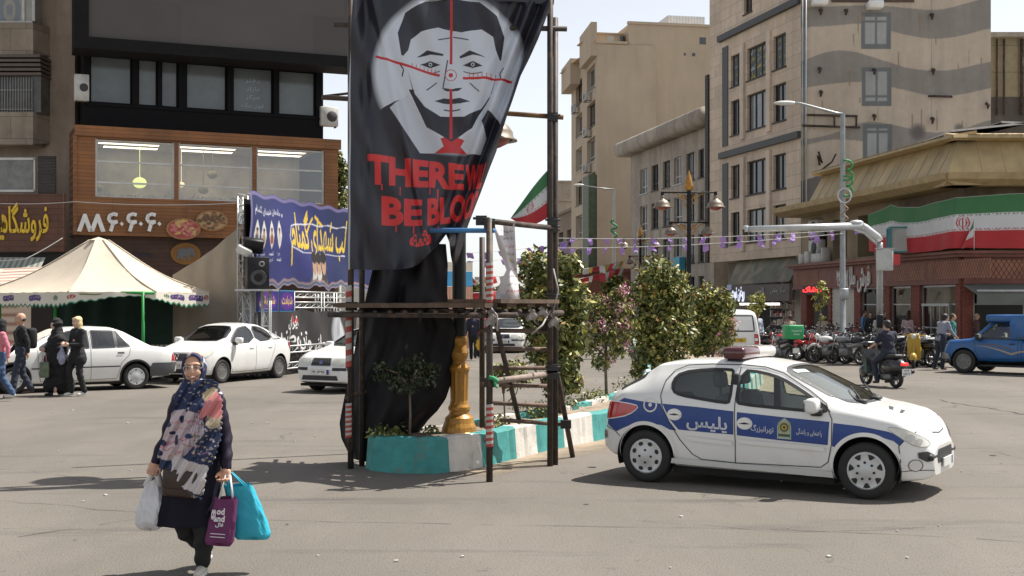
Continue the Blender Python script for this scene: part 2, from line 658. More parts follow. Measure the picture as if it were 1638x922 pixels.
# pale sand swept along the foot of the median kerb
def make_dust():
 m=bpy.data.materials.new('sandy_dust')
 m.use_nodes=True
 nt=m.node_tree
 N,L=nt.nodes,nt.links
 b=N['Principled BSDF']
 b.inputs['Roughness'].default_value=.95
 b.inputs['Base Color'].default_value=(.30,.235,.17,1)
 a=N.new('ShaderNodeVertexColor')
 a.layer_name='Col'
 tc=N.new('ShaderNodeTexCoord')
 n=N.new('ShaderNodeTexNoise')
 n.inputs['Scale'].default_value=2.2
 n.inputs['Detail'].default_value=9
 n.inputs['Roughness'].default_value=.75
 L.new(tc.outputs['Object'],n.inputs['Vector'])
 s=N.new('ShaderNodeSeparateColor')
 L.new(a.outputs['Color'],s.inputs[0])
 ad=N.new('ShaderNodeMath')
 ad.operation='ADD'
 L.new(s.outputs[0],ad.inputs[0])
 L.new(n.outputs['Fac'],ad.inputs[1])
 r=N.new('ShaderNodeMapRange')
 r.inputs['From Min'].default_value=.8
 r.inputs['From Max'].default_value=1.25
 L.new(ad.outputs[0],r.inputs['Value'])
 L.new(r.outputs[0],b.inputs['Alpha'])
 return m
SAND=make_dust()
# ------------------------------------------------------------------ median island
LEFT=[(-1.72,14.75),(-1.45,15.25),(-1.0,15.75),(.54,18.5),(1.56,21),(2.6,25),(3.2,30),(4.0,38),(5.6,60),(7.0,90),(6.6,125)]
RIGHT=[(-1.72,14.75),(-1.60,14.42),(-1.25,14.22),(-.85,14.2),(-.42,14.62),(.38,16.3),(1.33,17.9),(2.8,20.4),(4.6,24.5),(6.2,31),(7.2,40),(8.4,60),(9.0,90),(8.4,125)]
KH=.40
def walk(pts,step):
 p=[Vector((x,y))for x,y in pts]
 out,k=[],0
 L_=[0]
 for a,b in zip(p[:-1],p[1:]):
  L_.append(L_[-1]+(b-a).length)
 n=int(L_[-1]/step)
 xs=np.interp(np.linspace(0,L_[-1],n+1),L_,[q.x for q in p])
 ys=np.interp(np.linspace(0,L_[-1],n+1),L_,[q.y for q in p])
 for _ in range(2):
  xs[1:-1]=(xs[:-2]+2*xs[1:-1]+xs[2:])/4
  ys[1:-1]=(ys[:-2]+2*ys[1:-1]+ys[2:])/4
 return[Vector((x,y))for x,y in zip(xs,ys)]
TEAL=mat('teal_kerb_paint',(.05,.27,.255),.7,var=.22,scale=5,bump=.3,speck=.1,dirt=dict(c=(.16,.17,.155),s=3.5,lo=.6,hi=.72))
KWHITE=mat('white_kerb_paint',(.60,.57,.52),.75,var=.15,scale=4,bump=.3,dirt=dict(c=(.25,.22,.19),s=3,lo=.53,hi=.72))
def kerb(pts,side,bounds):
 mb=MB()
 w=walk(pts,.07)
 rs_=random.Random(int(side*5+9))
 off_=[rs_.uniform(-.011,.011)for _ in range(900)]
 s=0
 n=len(w)
 acc=[0]
 for a,b in zip(w[:-1],w[1:]):
  acc.append(acc[-1]+(b-a).length)
 rings=[]
 for i,p in enumerate(w):
  t=(w[min(i+1,n-1)]-w[max(i-1,0)]).normalized()
  nr=Vector((t.y,-t.x))*side
  q_=acc[i]/.43
  j=off_[int(q_)]+.003*math.sin(acc[i]*23)-(.016 if q_-int(q_)<.13 else 0)
  rings.append([(*(p+nr*(o+j)),z+(j if z>.1 else 0))for o,z in((.035,-.02),(.02,.10),(0,KH-.03),(-.025,KH),(-.17,KH),(-.17,KH-.12))])
 for i in range(n-1):
  mid=(acc[i]+acc[i+1])/2
  k=sum(1 for b in bounds if mid>b)
  mb.cur=k%2
  for q in range(5):
   mb.add([rings[i][q],rings[i+1][q],rings[i+1][q+1],rings[i][q+1]],[(0,1,2,3)],False)
 return mb
bR=[1.28]
for _w in[.60,.86,.66,.78,.85,.95]+[.9]*150:
 bR.append(bR[-1]+_w)
o=kerb(RIGHT,1,bR).build('kerb',[TEAL,KWHITE])
tag(o,'thick kerb painted in teal and white blocks round the tree island',kind='structure')
o=kerb(LEFT,-1,[.5+.9*i for i in range(160)]).build('kerb',[TEAL,KWHITE])
tag(o,'far kerb of the tree island, teal and white blocks',kind='structure')
SOIL=mat('dry_soil',(.30,.235,.17),.95,var=.3,scale=3,bump=.8,bscale=14,speck=.15,dirt=dict(c=(.13,.10,.075),s=2.5,lo=.5,hi=.66))
mb=MB()
wl,wr=walk(LEFT,.3),walk(RIGHT,.3)
ns=260
def at(w,t):
 f=t*(len(w)-1)
 i=min(int(f),len(w)-2)
 return w[i].lerp(w[i+1],f-i)
def soil(u,v):
# pair the edges by their depth so that the strip stays straight across
 y=14.9+(124.5-14.9)*v**1.6
 xl=np.interp(y,[p.y for p in wl],[p.x for p in wl])+.1
 ry=[p.y for p in wr];k=int(np.argmin(ry))
 xr=np.interp(y,ry[k:],[p.x for p in wr[k:]])-.1
 x=xl+(xr-xl)*u
 return(x,y,KH-.07+.05*math.sin(x*5+y*3)*math.sin(y*4.3+x)+.015*math.sin(17*x)*math.sin(13*y))
mb.grid(soil,10,240)
mb.add([(-1.6,14.75,.32),(-1.3,14.36,.32),(-.85,14.36,.32),(-.4,14.9,.33),(-1.3,15.15,.33),(-1.5,14.95,.32)],[(0,1,2,3,4,5)])
tag(mb.build('soil',SOIL),'dry sandy soil inside the kerbs',kind='structure')
def dust_strip(pts,w0,w1,z=.004):
 w=walk(pts,.25)
 vs,fs,al=[],[],[]
 n=len(w)
 for i,p in enumerate(w):
  t=(w[min(i+1,n-1)]-w[max(i-1,0)]).normalized()
  nr=Vector((t.y,-t.x))
  for k in range(7):
   q=p+nr*(-.1+(w0+(w1-w0)*min(1,i/n*2))*k/6)
   vs.append((q.x,q.y,z))
   al.append(max(0,.78*(1-(k/6)**1.3))*min(1,i/3,(n-1-i)/4))
 for i in range(n-1):
  for k in range(6):
   a=i*7+k
   fs.append((a,a+1,a+8,a+7))
 me=bpy.data.meshes.new('dust')
 me.from_pydata(vs,[],fs)
 at_=me.color_attributes.new('Col','FLOAT_COLOR','POINT')
 at_.data.foreach_set('color',np.repeat(np.array(al,np.float32),4))
 me.materials.append(SAND)
 return tag(link('dust',me),'pale sand swept against the foot of the kerb',kind='stuff')
dust_strip([p for p in RIGHT[2:11]],1.0,2.6)
# road repairs and cracks
CRK=mat('crack_filler',(.055,.05,.045),.9,var=.4,scale=6)
def crack(pts,w=.03,jit=.12,seed=1):
 r=random.Random(seed)
 mb=MB()
 w_=walk(pts,.18)
 a=[]
 n=len(w_)
 dv=0
 for i,p in enumerate(w_):
  dv=dv*.8+r.uniform(-jit,jit)*.5
  t=(w_[min(i+1,n-1)]-w_[max(i-1,0)]).normalized()
  nr=Vector((-t.y,t.x))
  ww=w*r.uniform(.15,1)
  a.append((p+nr*(dv+ww/2),p+nr*(dv-ww/2)))
 for i in range(n-1):
  if r.random()<.9:
   mb.quad((*a[i][0],.005),(*a[i+1][0],.005),(*a[i+1][1],.005),(*a[i][1],.005))
 return tag(mb.build('road_crack',CRK),'thin dark crack wandering across the asphalt',kind='structure')
g2=lambda px,py:tuple(G(px,py)[:2])
crack([g2(430,832),g2(820,842),g2(1240,848),g2(1640,868)],.012,.05,3)
crack([g2(0,800),g2(90,808),g2(230,822)],.014,.1,4)
crack([g2(30,860),g2(120,848),g2(250,828)],.014,.1,5)
crack([g2(1500,640),g2(1570,652),g2(1640,664)],.06,.15,6)
crack([g2(1000,830),g2(1240,850),g2(1400,846),g2(1530,838)],.010,.08,8)
crack([g2(90,760),g2(200,770),g2(420,762)],.010,.08,9)
OILM=mat('oil_stain',(.070,.064,.058),.6,var=.3,scale=5)
r_=random.Random(77)
for k in range(26):
 d=r_.uniform(9,26);x=r_.uniform(-.40,.40)*d;s_=r_.uniform(.012,.05)
 mb=MB();n_=14
 mb.add([(x+s_*r_.uniform(.6,1.2)*math.cos(a)*1.2,d+s_*r_.uniform(.6,1.2)*math.sin(a),.0085)for a in np.linspace(0,6.283,n_+1)[:-1]],[tuple(range(n_))])
 tag(mb.build('oil_stain',OILM),'small dark oil drip on the asphalt',kind='structure')
LITM=mat('litter',(.5,.48,.43),.9)
mb=MB()
for i in range(110):
 d=rng.uniform(8.2,40)
 x=rng.uniform(-.42,.42)*d
 s=rng.uniform(.008,.03)*(1 if d<20 else 1.6)
 mb.cbox((x,d,.007),(s,s*rng.uniform(.5,1.6),.012),(0,0,rng.uniform(0,3)))
tag(mb.build('litter',LITM),'specks of pale litter and grit on the asphalt',kind='stuff')
# ------------------------------------------------------------------ facades
class Fac:
 """a vertical plane seen through two pixel columns at given distances; local x along it, y inwards, z up"""
 def __init__(s,px0,d0,px1,d1):
  s.a=Vector(((px0-CX)/F*d0,d0))
  b=Vector(((px1-CX)/F*d1,d1))
  s.L=(b-s.a).length
  s.t=(b-s.a)/s.L
  s.rz=math.atan2(s.t.y,s.t.x)
 def s(s,px):
  k=(px-CX)/F
  return(k*s.a.y-s.a.x)/(s.t.x-k*s.t.y)
 def d(s,px):
  return s.a.y+s.s(px)*s.t.y
 def z(s,px,py):
  return H+(HY-py)/F*s.d(px)
 def root(s,name,label,cat,group=None):
  return thing(name,label,cat,(s.a.x,s.a.y,0),s.rz,group)
 def w(s,x,y,z):
  n=Vector((-s.t.y,s.t.x))
  q=s.a+s.t*x+n*y
  return Vector((q.x,q.y,z))
def holed(mb,s0,s1,z0,z1,holes,depth=.25,y=0.):
 """wall face with rectangular openings and their reveals"""
 xs=sorted({s0,s1,*[h[0]for h in holes],*[h[1]for h in holes]})
 zs=sorted({z0,z1,*[h[2]for h in holes],*[h[3]for h in holes]})
 xs=[x for x in xs if s0<=x<=s1]
 zs=[z for z in zs if z0<=z<=z1]
 for a,b in zip(xs[:-1],xs[1:]):
  for c,d in zip(zs[:-1],zs[1:]):
   mx,mz=(a+b)/2,(c+d)/2
   if any(h[0]<mx<h[1]and h[2]<mz<h[3]for h in holes):
    continue
   mb.quad((a,y,c),(b,y,c),(b,y,d),(a,y,d))
 for a,b,c,d in holes:
  mb.quad((a,y,c),(a,y,d),(a,y+depth,d),(a,y+depth,c))
  mb.quad((b,y,d),(b,y,c),(b,y+depth,c),(b,y+depth,d))
  mb.quad((a,y,d),(b,y,d),(b,y+depth,d),(a,y+depth,d))
  mb.quad((b,y,c),(a,y,c),(a,y+depth,c),(b,y+depth,c))
def shell(mb,s0,s1,z0,z1,D,y=0.):
 """sides, back and roof of a block whose front stands open"""
 mb.quad((s0,y,z0),(s0,y,z1),(s0,y+D,z1),(s0,y+D,z0))
 mb.quad((s1,y,z0),(s1,y+D,z0),(s1,y+D,z1),(s1,y,z1))
 mb.quad((s0,y+D,z0),(s0,y+D,z1),(s1,y+D,z1),(s1,y+D,z0))
 mb.quad((s0,y,z1),(s1,y,z1),(s1,y+D,z1),(s0,y+D,z1))
def window(root,a,b,c,d,nx=2,nz=1,fm=None,pm=None,t=.05,y=.15,sill=True):
 mb=MB()
 mb.box((a,y,c),(a+t,y+.06,d));mb.box((b-t,y,c),(b,y+.06,d))
 mb.box((a+t,y,c),(b-t,y+.06,c+t));mb.box((a+t,y,d-t),(b-t,y+.06,d))
 for i in range(1,nx):
  x=a+(b-a)*i/nx
  mb.box((x-t/2,y+.002,c+t),(x+t/2,y+.058,d-t))
 for i in range(1,nz):
  z=c+(d-c)*(.28 if nz==2 else i/nz)
  mb.box((a+t,y+.004,z-t/2),(b-t,y+.056,z+t/2))
 if sill:
  mb.box((a-.08,-.07,c-.07),(b+.08,y,c-.002))
 f=mb.build('window',fm or FRAMED,root)
 p=MB()
 p.quad((a+.02,y+.05,c+.02),(b-.02,y+.05,c+.02),(b-.02,y+.05,d-.02),(a+.02,y+.05,d-.02))
 if pm in(None,PANE):
  pm=(PANE,PANE,CURT,PANE,PANEG,PANE,CURT2)[int(a*13.7+c*7.3)%7]
 p.build('pane',pm,f)
 return f
ACW=mat('ac_casing',(.50,.49,.46),.6,var=.15,scale=5)
ACG=mat('ac_grille',(.05,.05,.05),.7)
def aircon(root,x,z,y=-.35,w=.85,h=.62,name='air_conditioner'):
 mb=MB()
 mb.rbox((x-w/2,y-.02,z),(x+w/2,y+.3,z+h),.02,1)
 o=mb.build(name,ACW,root)
 g=MB()
 q_=min(h*.4,w*.3)
 g.lathe([(0,y-.04),(q_*.95,y-.04),(q_,y-.025)],(x+w*.13,0,z+h/2),20,'y')
 g.build('fan_grille',ACG,o)
 k=MB()
 k.box((x-w*.4,y,z-.05),(x-w*.35,.05,z));k.box((x+w*.35,y,z-.05),(x+w*.4,.05,z))
 build_split(k,'bracket',DKMET,o)
 return o
f=Fac(955,104,1150,106)
r=f.root('tower_block','tall tan rendered block with a blank wall and small window shafts','building')
z1=f.z(1060,41)
s5=f.s(1006);zl=f.z(975,70)
mb=MB()
mb.quad((0,0,0),(s5,0,0),(s5,0,zl),(0,0,zl))
mb.quad((s5,0,0),(f.L,0,0),(f.L,0,z1),(s5,0,z1))
mb.quad((s5,0,zl),(s5,0,z1),(s5,12,z1),(s5,12,zl))
mb.quad((s5,0,z1),(f.L,0,z1),(f.L,14,z1),(s5,14,z1))
mb.quad((0,0,zl),(s5,0,zl),(s5,14,zl),(0,14,zl))
mb.quad((f.L,0,0),(f.L,14,0),(f.L,14,z1),(f.L,0,z1))
mb.box((s5-.1,-.12,z1),(f.L+.1,.25,z1+.22))
mb.box((-.1,-.12,zl),(s5-.11,.25,zl+.2))
mb.build('wall',TAN,r)
mb=MB()
mb.box((.1,1,zl+.2),(s5-.3,6,f.z(975,51)))
mb.box((-.2,.8,f.z(975,51)),(s5-.2,6.2,f.z(975,49)))
mb.build('penthouse',TAN,r)
for a,b,m_ in((976,987,FRAMEW),(997,1004,PANE)):
 mb=MB();mb.box((f.s(a),.97,zl+.25),(f.s(b),1.0,f.z(975,53)));mb.build('louvre',m_,r)
mb=MB()
mb.box((f.s(1080),2,z1),(f.s(1140),7,f.z(1100,17)))
mb.build('rooftop_tank',mat('white_sheet_metal',(.62,.64,.64),.5,var=.1,wave=dict(s=1.2,dir='X',a=.25,hi=.15)),r)
for(a,b,c,d)in((1119,1129,60,71),(1094,1097,85,89),(1107,1112,85,90),(978,980,212,220),(983,985,212,220),(1032,1034,212,220),(1037,1039,212,220),(978,980,270,277),(983,985,270,277)):
 mb=MB();mb.box((f.s(a),-.03,f.z(a,d)),(f.s(b),.02,f.z(a,c)));mb.build('vent',PANE,r)
f2=Fac(914,118,955,104)
r2=thing('window_block','narrow window front with shabby balconies at the left of the tan tower','building',(f2.a.x,f2.a.y,0),f2.rz)
zt=f2.z(935,96)
holes=[]
sA,sB,sC,sD=f2.s(921),f2.s(931),f2.s(939),f2.s(952)
for k in range(7):
 zb=zt-3.4-k*3.05
 if zb>1.2:
  holes+=[(sA,sB,zb,zb+2.1),(sC,sD,zb,zb+2.1)]
mb=MB()
holed(mb,0,f2.L,0,zt,holes,.4)
shell(mb,0,f2.L,0,zt,5)
mb.box((-.4,-.9,zt-1.7),(f2.s(928),.0,zt+.6))
mb.box((f2.s(936),-.5,zt-.9),(f2.L-.02,.0,zt+1.9))
mb.box((f2.s(930),0.2,zt),(f2.s(936),1.2,zt+1.1))
mb.build('wall',TAN,r2)
for i,h in enumerate(holes):
 window(r2,*h,nx=2,nz=2,fm=FRAMEW if i%3 else FRAMED,pm=PANE,t=.07,y=.3)
 if i%2 or i%5==0:
  aircon(r2,(h[0]+h[1])/2-.1,h[2]-.8,-.6,1.1,.75)
mb=MB()
gg=f2.s(945)
mb.box((gg,-.7,3.0),(f2.L-.1,-.05,f2.z(950,282)))
mb.build('green_shaft',mat('green_tile',(.075,.10,.055),.6,var=.3),r2)
# ---- low grey building in front of it
f=Fac(1009,96,1142,79)
r=f.root('office_building','low weathered grey office building with rounded concrete eave','building')
zt=f.z(1009,238)
holes=[]
for row in range(4):
 zb=f.z(1030,310)-row*2.75
 for a,b in((1024,1036),(1042,1053),(1060,1072),(1078,1091),(1098,1111),(1117,1126)):
  holes.append((f.s(a),f.s(b),zb,zb+1.85))
mb=MB()
holed(mb,0,f.L,0,zt,holes,.3)
shell(mb,0,f.L,0,zt,12)
mb.build('wall',CONC,r)
for i,h in enumerate(holes):
 window(r,*h,nx=2,nz=2,fm=FRAMED if i%3 else FRAMEW,pm=PANE if i%4 else PANEG,t=.07)
mb=MB()
q=[(-.75+.35*math.cos(t),zt-.05+.55*math.sin(t))for t in np.linspace(-math.pi/2,-3*math.pi/2,9)]
mb.prism([(.3,zt-.6)]+[(y,z)for y,z in q]+[(.3,zt+.5)],'x',-.8,f.L,True)
mb.build('eave',CONC,r)
aircon(r,f.s(1029),holes[6][2]-.75);aircon(r,f.s(1062),holes[14][2]-.8)
mb=MB();mb.box((f.s(1085),-.5,3.2),(f.s(1098),-.1,5.2));mb.build('sign_board',mat('blue_sign',(.04,.30,.42),.5),r)
# ---- cream stone facade
f=Fac(1135,75,1281,64)
r=f.root('stone_building','cream stone clad building with tall dark windows and black ledges','building')
ZR=[(14.5,16.3),(11.7,13.7),(8.1,9.97),(5.45,7.28)]
COLS=[(1169,1184),(1195,1225),(1237,1257)]
holes=[(f.s(a),f.s(b),c,d)for c,d in ZR for a,b in COLS]
zt,zb=24,f.z(1276,409)
holes+=[(f.s(1190),f.s(1203),18.3,20.6),(f.s(1231),f.s(1245),18.6,20.9)]
mb=MB()
holed(mb,0,f.L,zb,zt,holes,.35)
shell(mb,0,f.L,zb,zt,7)
mb.quad((0,0,zb),(f.L,0,zb),(f.L,3,zb),(0,3,zb))
mb.build('wall',CREAM,r)
SASH=mat('posters_in_window',(.42,.42,.36),.4,var=.3)
for i,h in enumerate(holes):
 w_=window(r,*h,nx=3 if i%3==1 else 2,nz=1,t=.08,sill=True,pm=PANEG if i in(4,)else PANE)
 if i<3:
  cv=Canvas(h[1]-h[0],h[3]-h[2],40,(.10,.11,.11))
  rr=random.Random(i)
  for yy in range(4):
   for xx in range(3 if i==1 else 2):
    x_=cv.W*(xx+.5)/(3 if i==1 else 2)
    y_=cv.H*(yy+.55)/4
    cv.text(('سال','نوری','دفتر')[(xx+yy)%3],x_,y_,(.55,.45,.03)if(xx+yy+i)%2 else(.55,.57,.58),w=cv.W*.25)
  cv.sheet('poster',lambda u,v,h=h:np.stack([h[0]+u*(h[1]-h[0]),np.full_like(u,.19),h[2]+v*(h[3]-h[2])],1),PRINT,w_)
mb=MB()
for z_,a,b in((f.z(1265,3),1152,1281),(f.z(1270,213),1154,1281)):
 mb.box((f.s(a),-.22,z_-.35),(f.s(b),-.003,z_))
for a,b,c,d in((1156,1165,11.2,17.0),(1156,1165,5.3,10.2)):
 mb.box((f.s(a),-.04,c),(f.s(b),-.003,d))
build_split(mb,'ledge',mat('black_stone',(.03,.028,.027),.5),r)
mb=MB()
for a,b in((1186,1192),(1228,1234)):
 for c,d in((11.3,16.7),(5.0,10.3)):
  mb.box((f.s(a),-.12,c),(f.s(b),-.004,d))
build_split(mb,'pilaster',CREAMP,r)
mb=MB()
mb.box((-.45,-.1,zb),(-.02,.3,15.8));mb.build('dark_pier',mat('dark_ribs',(.04,.037,.036),.7,wave=dict(s=1.5,dir='Z',a=.5)),r)
mb=MB()
mb.box((0,1.2,0),(f.L,3,zb));mb.build('ground_floor_wall',mat('grimy_plaster',(.20,.17,.14),.9,streak=.4),r)
mb=MB()
mb.add([(f.s(1172),.3,f.z(1225,413)),(f.L-.3,.3,f.z(1265,410)),(f.L-.2,-.55,f.z(1265,451)),(f.s(1180),-.55,f.z(1225,454))],[(0,1,2,3)])
mb.build('hoarding',mat('olive_tarpaulin',(.105,.10,.068),.6,var=.35,scale=.8,dirt=dict(c=(.20,.165,.105),s=.7,lo=.5,hi=.6)),r)
# shop under it
SG=mat('dark_shop_sign',(.028,.014,.014),.4,var=.2)
mb=MB()
za,zc=f.z(1225,482),f.z(1225,456)
mb.box((f.s(1172),-.6,za),(f.L-.1,-.42,zc))
sb=mb.build('sign_board',SG,r)
LIT=mat('lit_letters',(.8,.8,.85),.5,emit=((.75,.8,1),.5))
mb=MB();letters3d(mb,'روغن نوری',lambda x,y,o:(x,-.602-o,y),f.s(1196),(za+zc)/2-.05,w=f.s(1208)-f.s(1186),h=(zc-za)*.95,stretch=True,bold=.02);mb.build('lettering',LIT,sb)
mb=MB();letters3d(mb,'کاسنی',lambda x,y,o:(x,-.602-o,y),f.s(1232),(za+zc)/2+.1,w=f.s(1240)-f.s(1225),bold=.01);letters3d(mb,'مرکز پخش',lambda x,y,o:(x,-.602-o,y),f.s(1262),(za+zc)/2+.1,w=f.s(1274)-f.s(1250));mb.build('lettering',mat('dull_letters',(.42,.42,.40),.6),sb)
mb=MB();mb.box((f.s(1179),-.62,(za+zc)/2+.2),(f.s(1186),-.602,(za+zc)/2+.5));mb.build('sign_plate',mat('pale_blue_plate',(.45,.5,.75),.4),sb)
mb=MB();mb.box((f.s(1196),-.5,za-.22),(f.s(1258),-.38,za-.1));mb.build('tube_lamp',mat('tube_light',(.9,.9,.9),.5,emit=((1,.97,.9),1.4)),r)
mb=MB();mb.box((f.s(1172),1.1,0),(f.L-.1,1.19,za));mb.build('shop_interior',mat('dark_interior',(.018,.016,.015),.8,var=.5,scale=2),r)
rr=random.Random(5)
wares=[mat('ware_'+n,c,.5)for n,c in(('white',(.5,.5,.48)),('beige',(.34,.30,.24)),('dark',(.05,.045,.04)),('brown',(.14,.08,.05)),('red',(.3,.03,.03)))]
mbs=MB()
for z_ in(.9,1.35,1.8,2.25,2.65):
 mbs.box((f.s(1222),.3,z_-.03),(f.s(1264),.8,z_))
sh=mbs.build('shelf',mat('shelf_metal',(.16,.15,.14),.6),r)
mw=MB()
for z_ in(.9,1.35,1.8,2.25,2.65):
 x=f.s(1223)
 while x<f.s(1263):
  w_=rr.uniform(.07,.2)
  mw.cur=rr.randrange(5)
  mw.box((x,.33,z_+.002),(x+w_*.85,.5,z_+rr.uniform(.14,.34)))
  x+=w_
mw.build('shelf_goods',wares,sh)
# ---- painted gable wall
f=Fac(1281,64,1585,64)
r=f.root('mural_building','bare gable wall painted with grey waves and three false windows','building')
Wm,Zm=f.L,21.
cv=Canvas(Wm,Zm,330,(.54,.455,.36))
yy=lambda py:f.z(1400,py)
xx=lambda px:f.s(px)
def band(top,bot,col):
 xs=np.linspace(1281,1585,60)
 tp=np.interp(xs,*zip(*top));bt=np.interp(xs,*zip(*bot))
 k=np.ones(9)/9
 tp=np.convolve(np.pad(tp,4,'edge'),k,'valid');bt=np.convolve(np.pad(bt,4,'edge'),k,'valid')
 cv.poly([(xx(a),yy(b))for a,b in zip(xs,tp)]+[(xx(a),yy(b))for a,b in list(zip(xs,bt))[::-1]],col)
gcol=(.29,.265,.235)
band([(1281,12),(1400,8),(1500,18),(1585,-5)],[(1281,44),(1330,42),(1385,36),(1430,52),(1490,64),(1540,58),(1585,44)],gcol)
band([(1281,100),(1320,82),(1360,80),(1410,96),(1460,112),(1520,114),(1585,98)],[(1281,142),(1330,134),(1375,130),(1430,140),(1490,155),(1540,152),(1585,140)],gcol)
band([(1281,225),(1330,216),(1385,192),(1430,200),(1490,214),(1540,208),(1585,190)],[(1281,235),(1330,222),(1385,226),(1430,240),(1490,250),(1540,245),(1585,235)],gcol)
band([(1281,292),(1330,272),(1360,262),(1400,275),(1460,300),(1585,310)],[(1281,420),(1585,420)],(.16,.15,.14))
for a,b,c,d,cross in((1377,1425,20,79,.25),(1378,1426,108,170,.75),(1380,1427,199,259,.2)):
 cv.poly([(xx(a),yy(d)),(xx(b),yy(d)),(xx(b),yy(c)),(xx(a),yy(c))],(.165,.18,.18))
 w_,h_=b-a,d-c
 y_=c+h_*cross
 for(p0,p1,q0,q1)in((a+7,a+22,c+7,y_-2),(a+26,b-7,c+7,y_-2),(a+7,a+22,y_+2,d-8),(a+26,b-7,y_+2,d-8)):
  cv.poly([(xx(p0),yy(q1)),(xx(p1),yy(q1)),(xx(p1),yy(q0)),(xx(p0),yy(q0))],(.36,.365,.36))
rr=random.Random(3)
for i in range(26):
 x,y=rr.uniform(1290,1580),rr.uniform(10,200)
 cv.line([(xx(x),yy(y)),(xx(x+rr.uniform(-.6,.6)),yy(y+rr.uniform(8,34)))],.05,(.30,.22,.15))
cv.ell(xx(1468),yy(211),.5,.5,(.17,.15,.14),.8)
cv.ell(xx(1534),yy(206),.3,.3,(.2,.18,.16),.8)
cv.line([(xx(1490),yy(-10)),(xx(1490),yy(200))],.04,(.27,.25,.22))
cv.smooth(1)
cv.sheet('painted_wall',lambda u,v:np.stack([u*Wm,np.zeros_like(u),v*Zm],1),PAINTED,r)
mb=MB();shell(mb,0,Wm,0,Zm,12);mb.build('side_wall',CONC,r)
mb=MB()
for px_,py_ in((1311,110),(1398,112),(1492,112),(1313,147),(1398,185),(1491,190),(1313,17),(1353,17),(1490,24),(1579,166)):
 x,z=xx(px_),yy(py_)
 mb.tube([(x,.02,z),(x-.02,-.25,z-.05),(x-.1,-.35,z-.3)],[.1,.09,.05],6)
build_split(mb,'pipe_stub',RUST,r)
mb=MB()
for a,b,p,q in((1290,1370,185,187),(1282,1374,202,205),(1483,1521,155,156)):
 mb.tube([(xx(a),-.2,yy(p)),(xx(b),-.2,yy(q))],.06,6)
for px_ in(1333,1368):
 mb.tube([(xx(px_),-.2,yy(186)),(xx(px_),-.2,yy(204))],.05,6)
mb.tube([(xx(1310),-.1,yy(275)),(xx(1325),-.7,yy(262)),(xx(1330),-.9,yy(250))],.05,6)
mb.tube([(xx(1307),-.3,yy(244)),(xx(1312),-.35,yy(262)),(xx(1305),-.35,yy(250)),(xx(1309),-.3,yy(266))],.06,6)
build_split(mb,'steel_bracket',RUST,r)
mb=MB();mb.tube([(xx(1288),-.12,4),(xx(1288),-.12,Zm)],.07,8);mb.tube([(xx(1283),-.1,4),(xx(1283),-.1,Zm)],.04,6);mb.build('drain_pipe',STEEL,r)
for a,b,c,d in((1296,1320,0,12),(1384,1408,5,17)):
 mb=MB();mb.rbox((xx(a),-.7,yy(d)),(xx(b),0,yy(c)),.05,1,);build_split(mb,'metal_box',WHITE,r)
for px_ in(1345,1372,1400,1430,1455):
 pass
mb=MB();mb.box((xx(1330),-.05,yy(4)),(xx(1462),.0,yy(-10)));mb.build('balcony_opening',mat('brown_opening',(.09,.06,.045),.8,var=.3),r)
# ---- tin clad building at the far right
f=Fac(1583,70,1760,70)
r=f.root('tin_building','ochre tin clad building with rusty corner pipes beside the gable wall','building')
z1,zm=f.z(1600,61),f.z(1600,155)
mb=MB();mb.box((.05,0,zm),(f.L,10,z1));mb.build('cladding',mat('ochre_tin',(.33,.27,.16),.6,var=.15,brick=dict(w=1.6,h=1.5,ms=.02,off=0)),r)
mb=MB();mb.box((.05,.0,0),(f.L,10,zm-.002));mb.build('wall',mat('dark_grimy_wall',(.12,.105,.09),.9,streak=.4),r)
mb=MB();mb.box((-.05,-.4,z1),(f.L,10,z1+.25));mb.build('roof_edge',CONC,r)
mb=MB()
for x in(.35,.75,1.75):
 mb.tube([(x,-.15,f.z(1600,185)),(x,-.15,z1-.1)],.1 if x>1 else.06,6)
mb.tube([(1.7,-.2,f.z(1600,112)),(3.0,-.2,f.z(1600,95))],.05,6)
mb.build('pipe',RUST,r)
# ------------------------------------------------------------------ corner carpet shop
def fmat(f,base):
 return Matrix.Translation(-Vector(base))@Matrix.Translation((f.a.x,f.a.y,0))@Matrix.Rotation(f.rz,4,'Z')
fa=Fac(1271,62,1538,46)
fb=Fac(1538,46,1760,46)
base=(fb.a.x,fb.a.y,0)
r=thing('corner_shop','red brick carpet shop on the corner with lattice fascia and brown metal roof','building',base)
TA,TB=fmat(fa,base),fmat(fb,base)
BRICK=mat('red_brick',(.24,.075,.052),.85,var=.15,brick=dict(w=.26,h=.085,ms=.01,mortar=.6))
FASC=mat('brown_red_fascia',(.185,.065,.045),.6,var=.2)
LAT=mat('lattice_tile',(.34,.14,.08),.6,var=.25,scale=1.5)
LATD=mat('lattice_groove',(.06,.024,.018),.7)
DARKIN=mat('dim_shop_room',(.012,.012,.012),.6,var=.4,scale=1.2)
zl,zh,zc=fb.z(1560,450),fb.z(1560,404),fb.z(1560,390)
zu=6.7
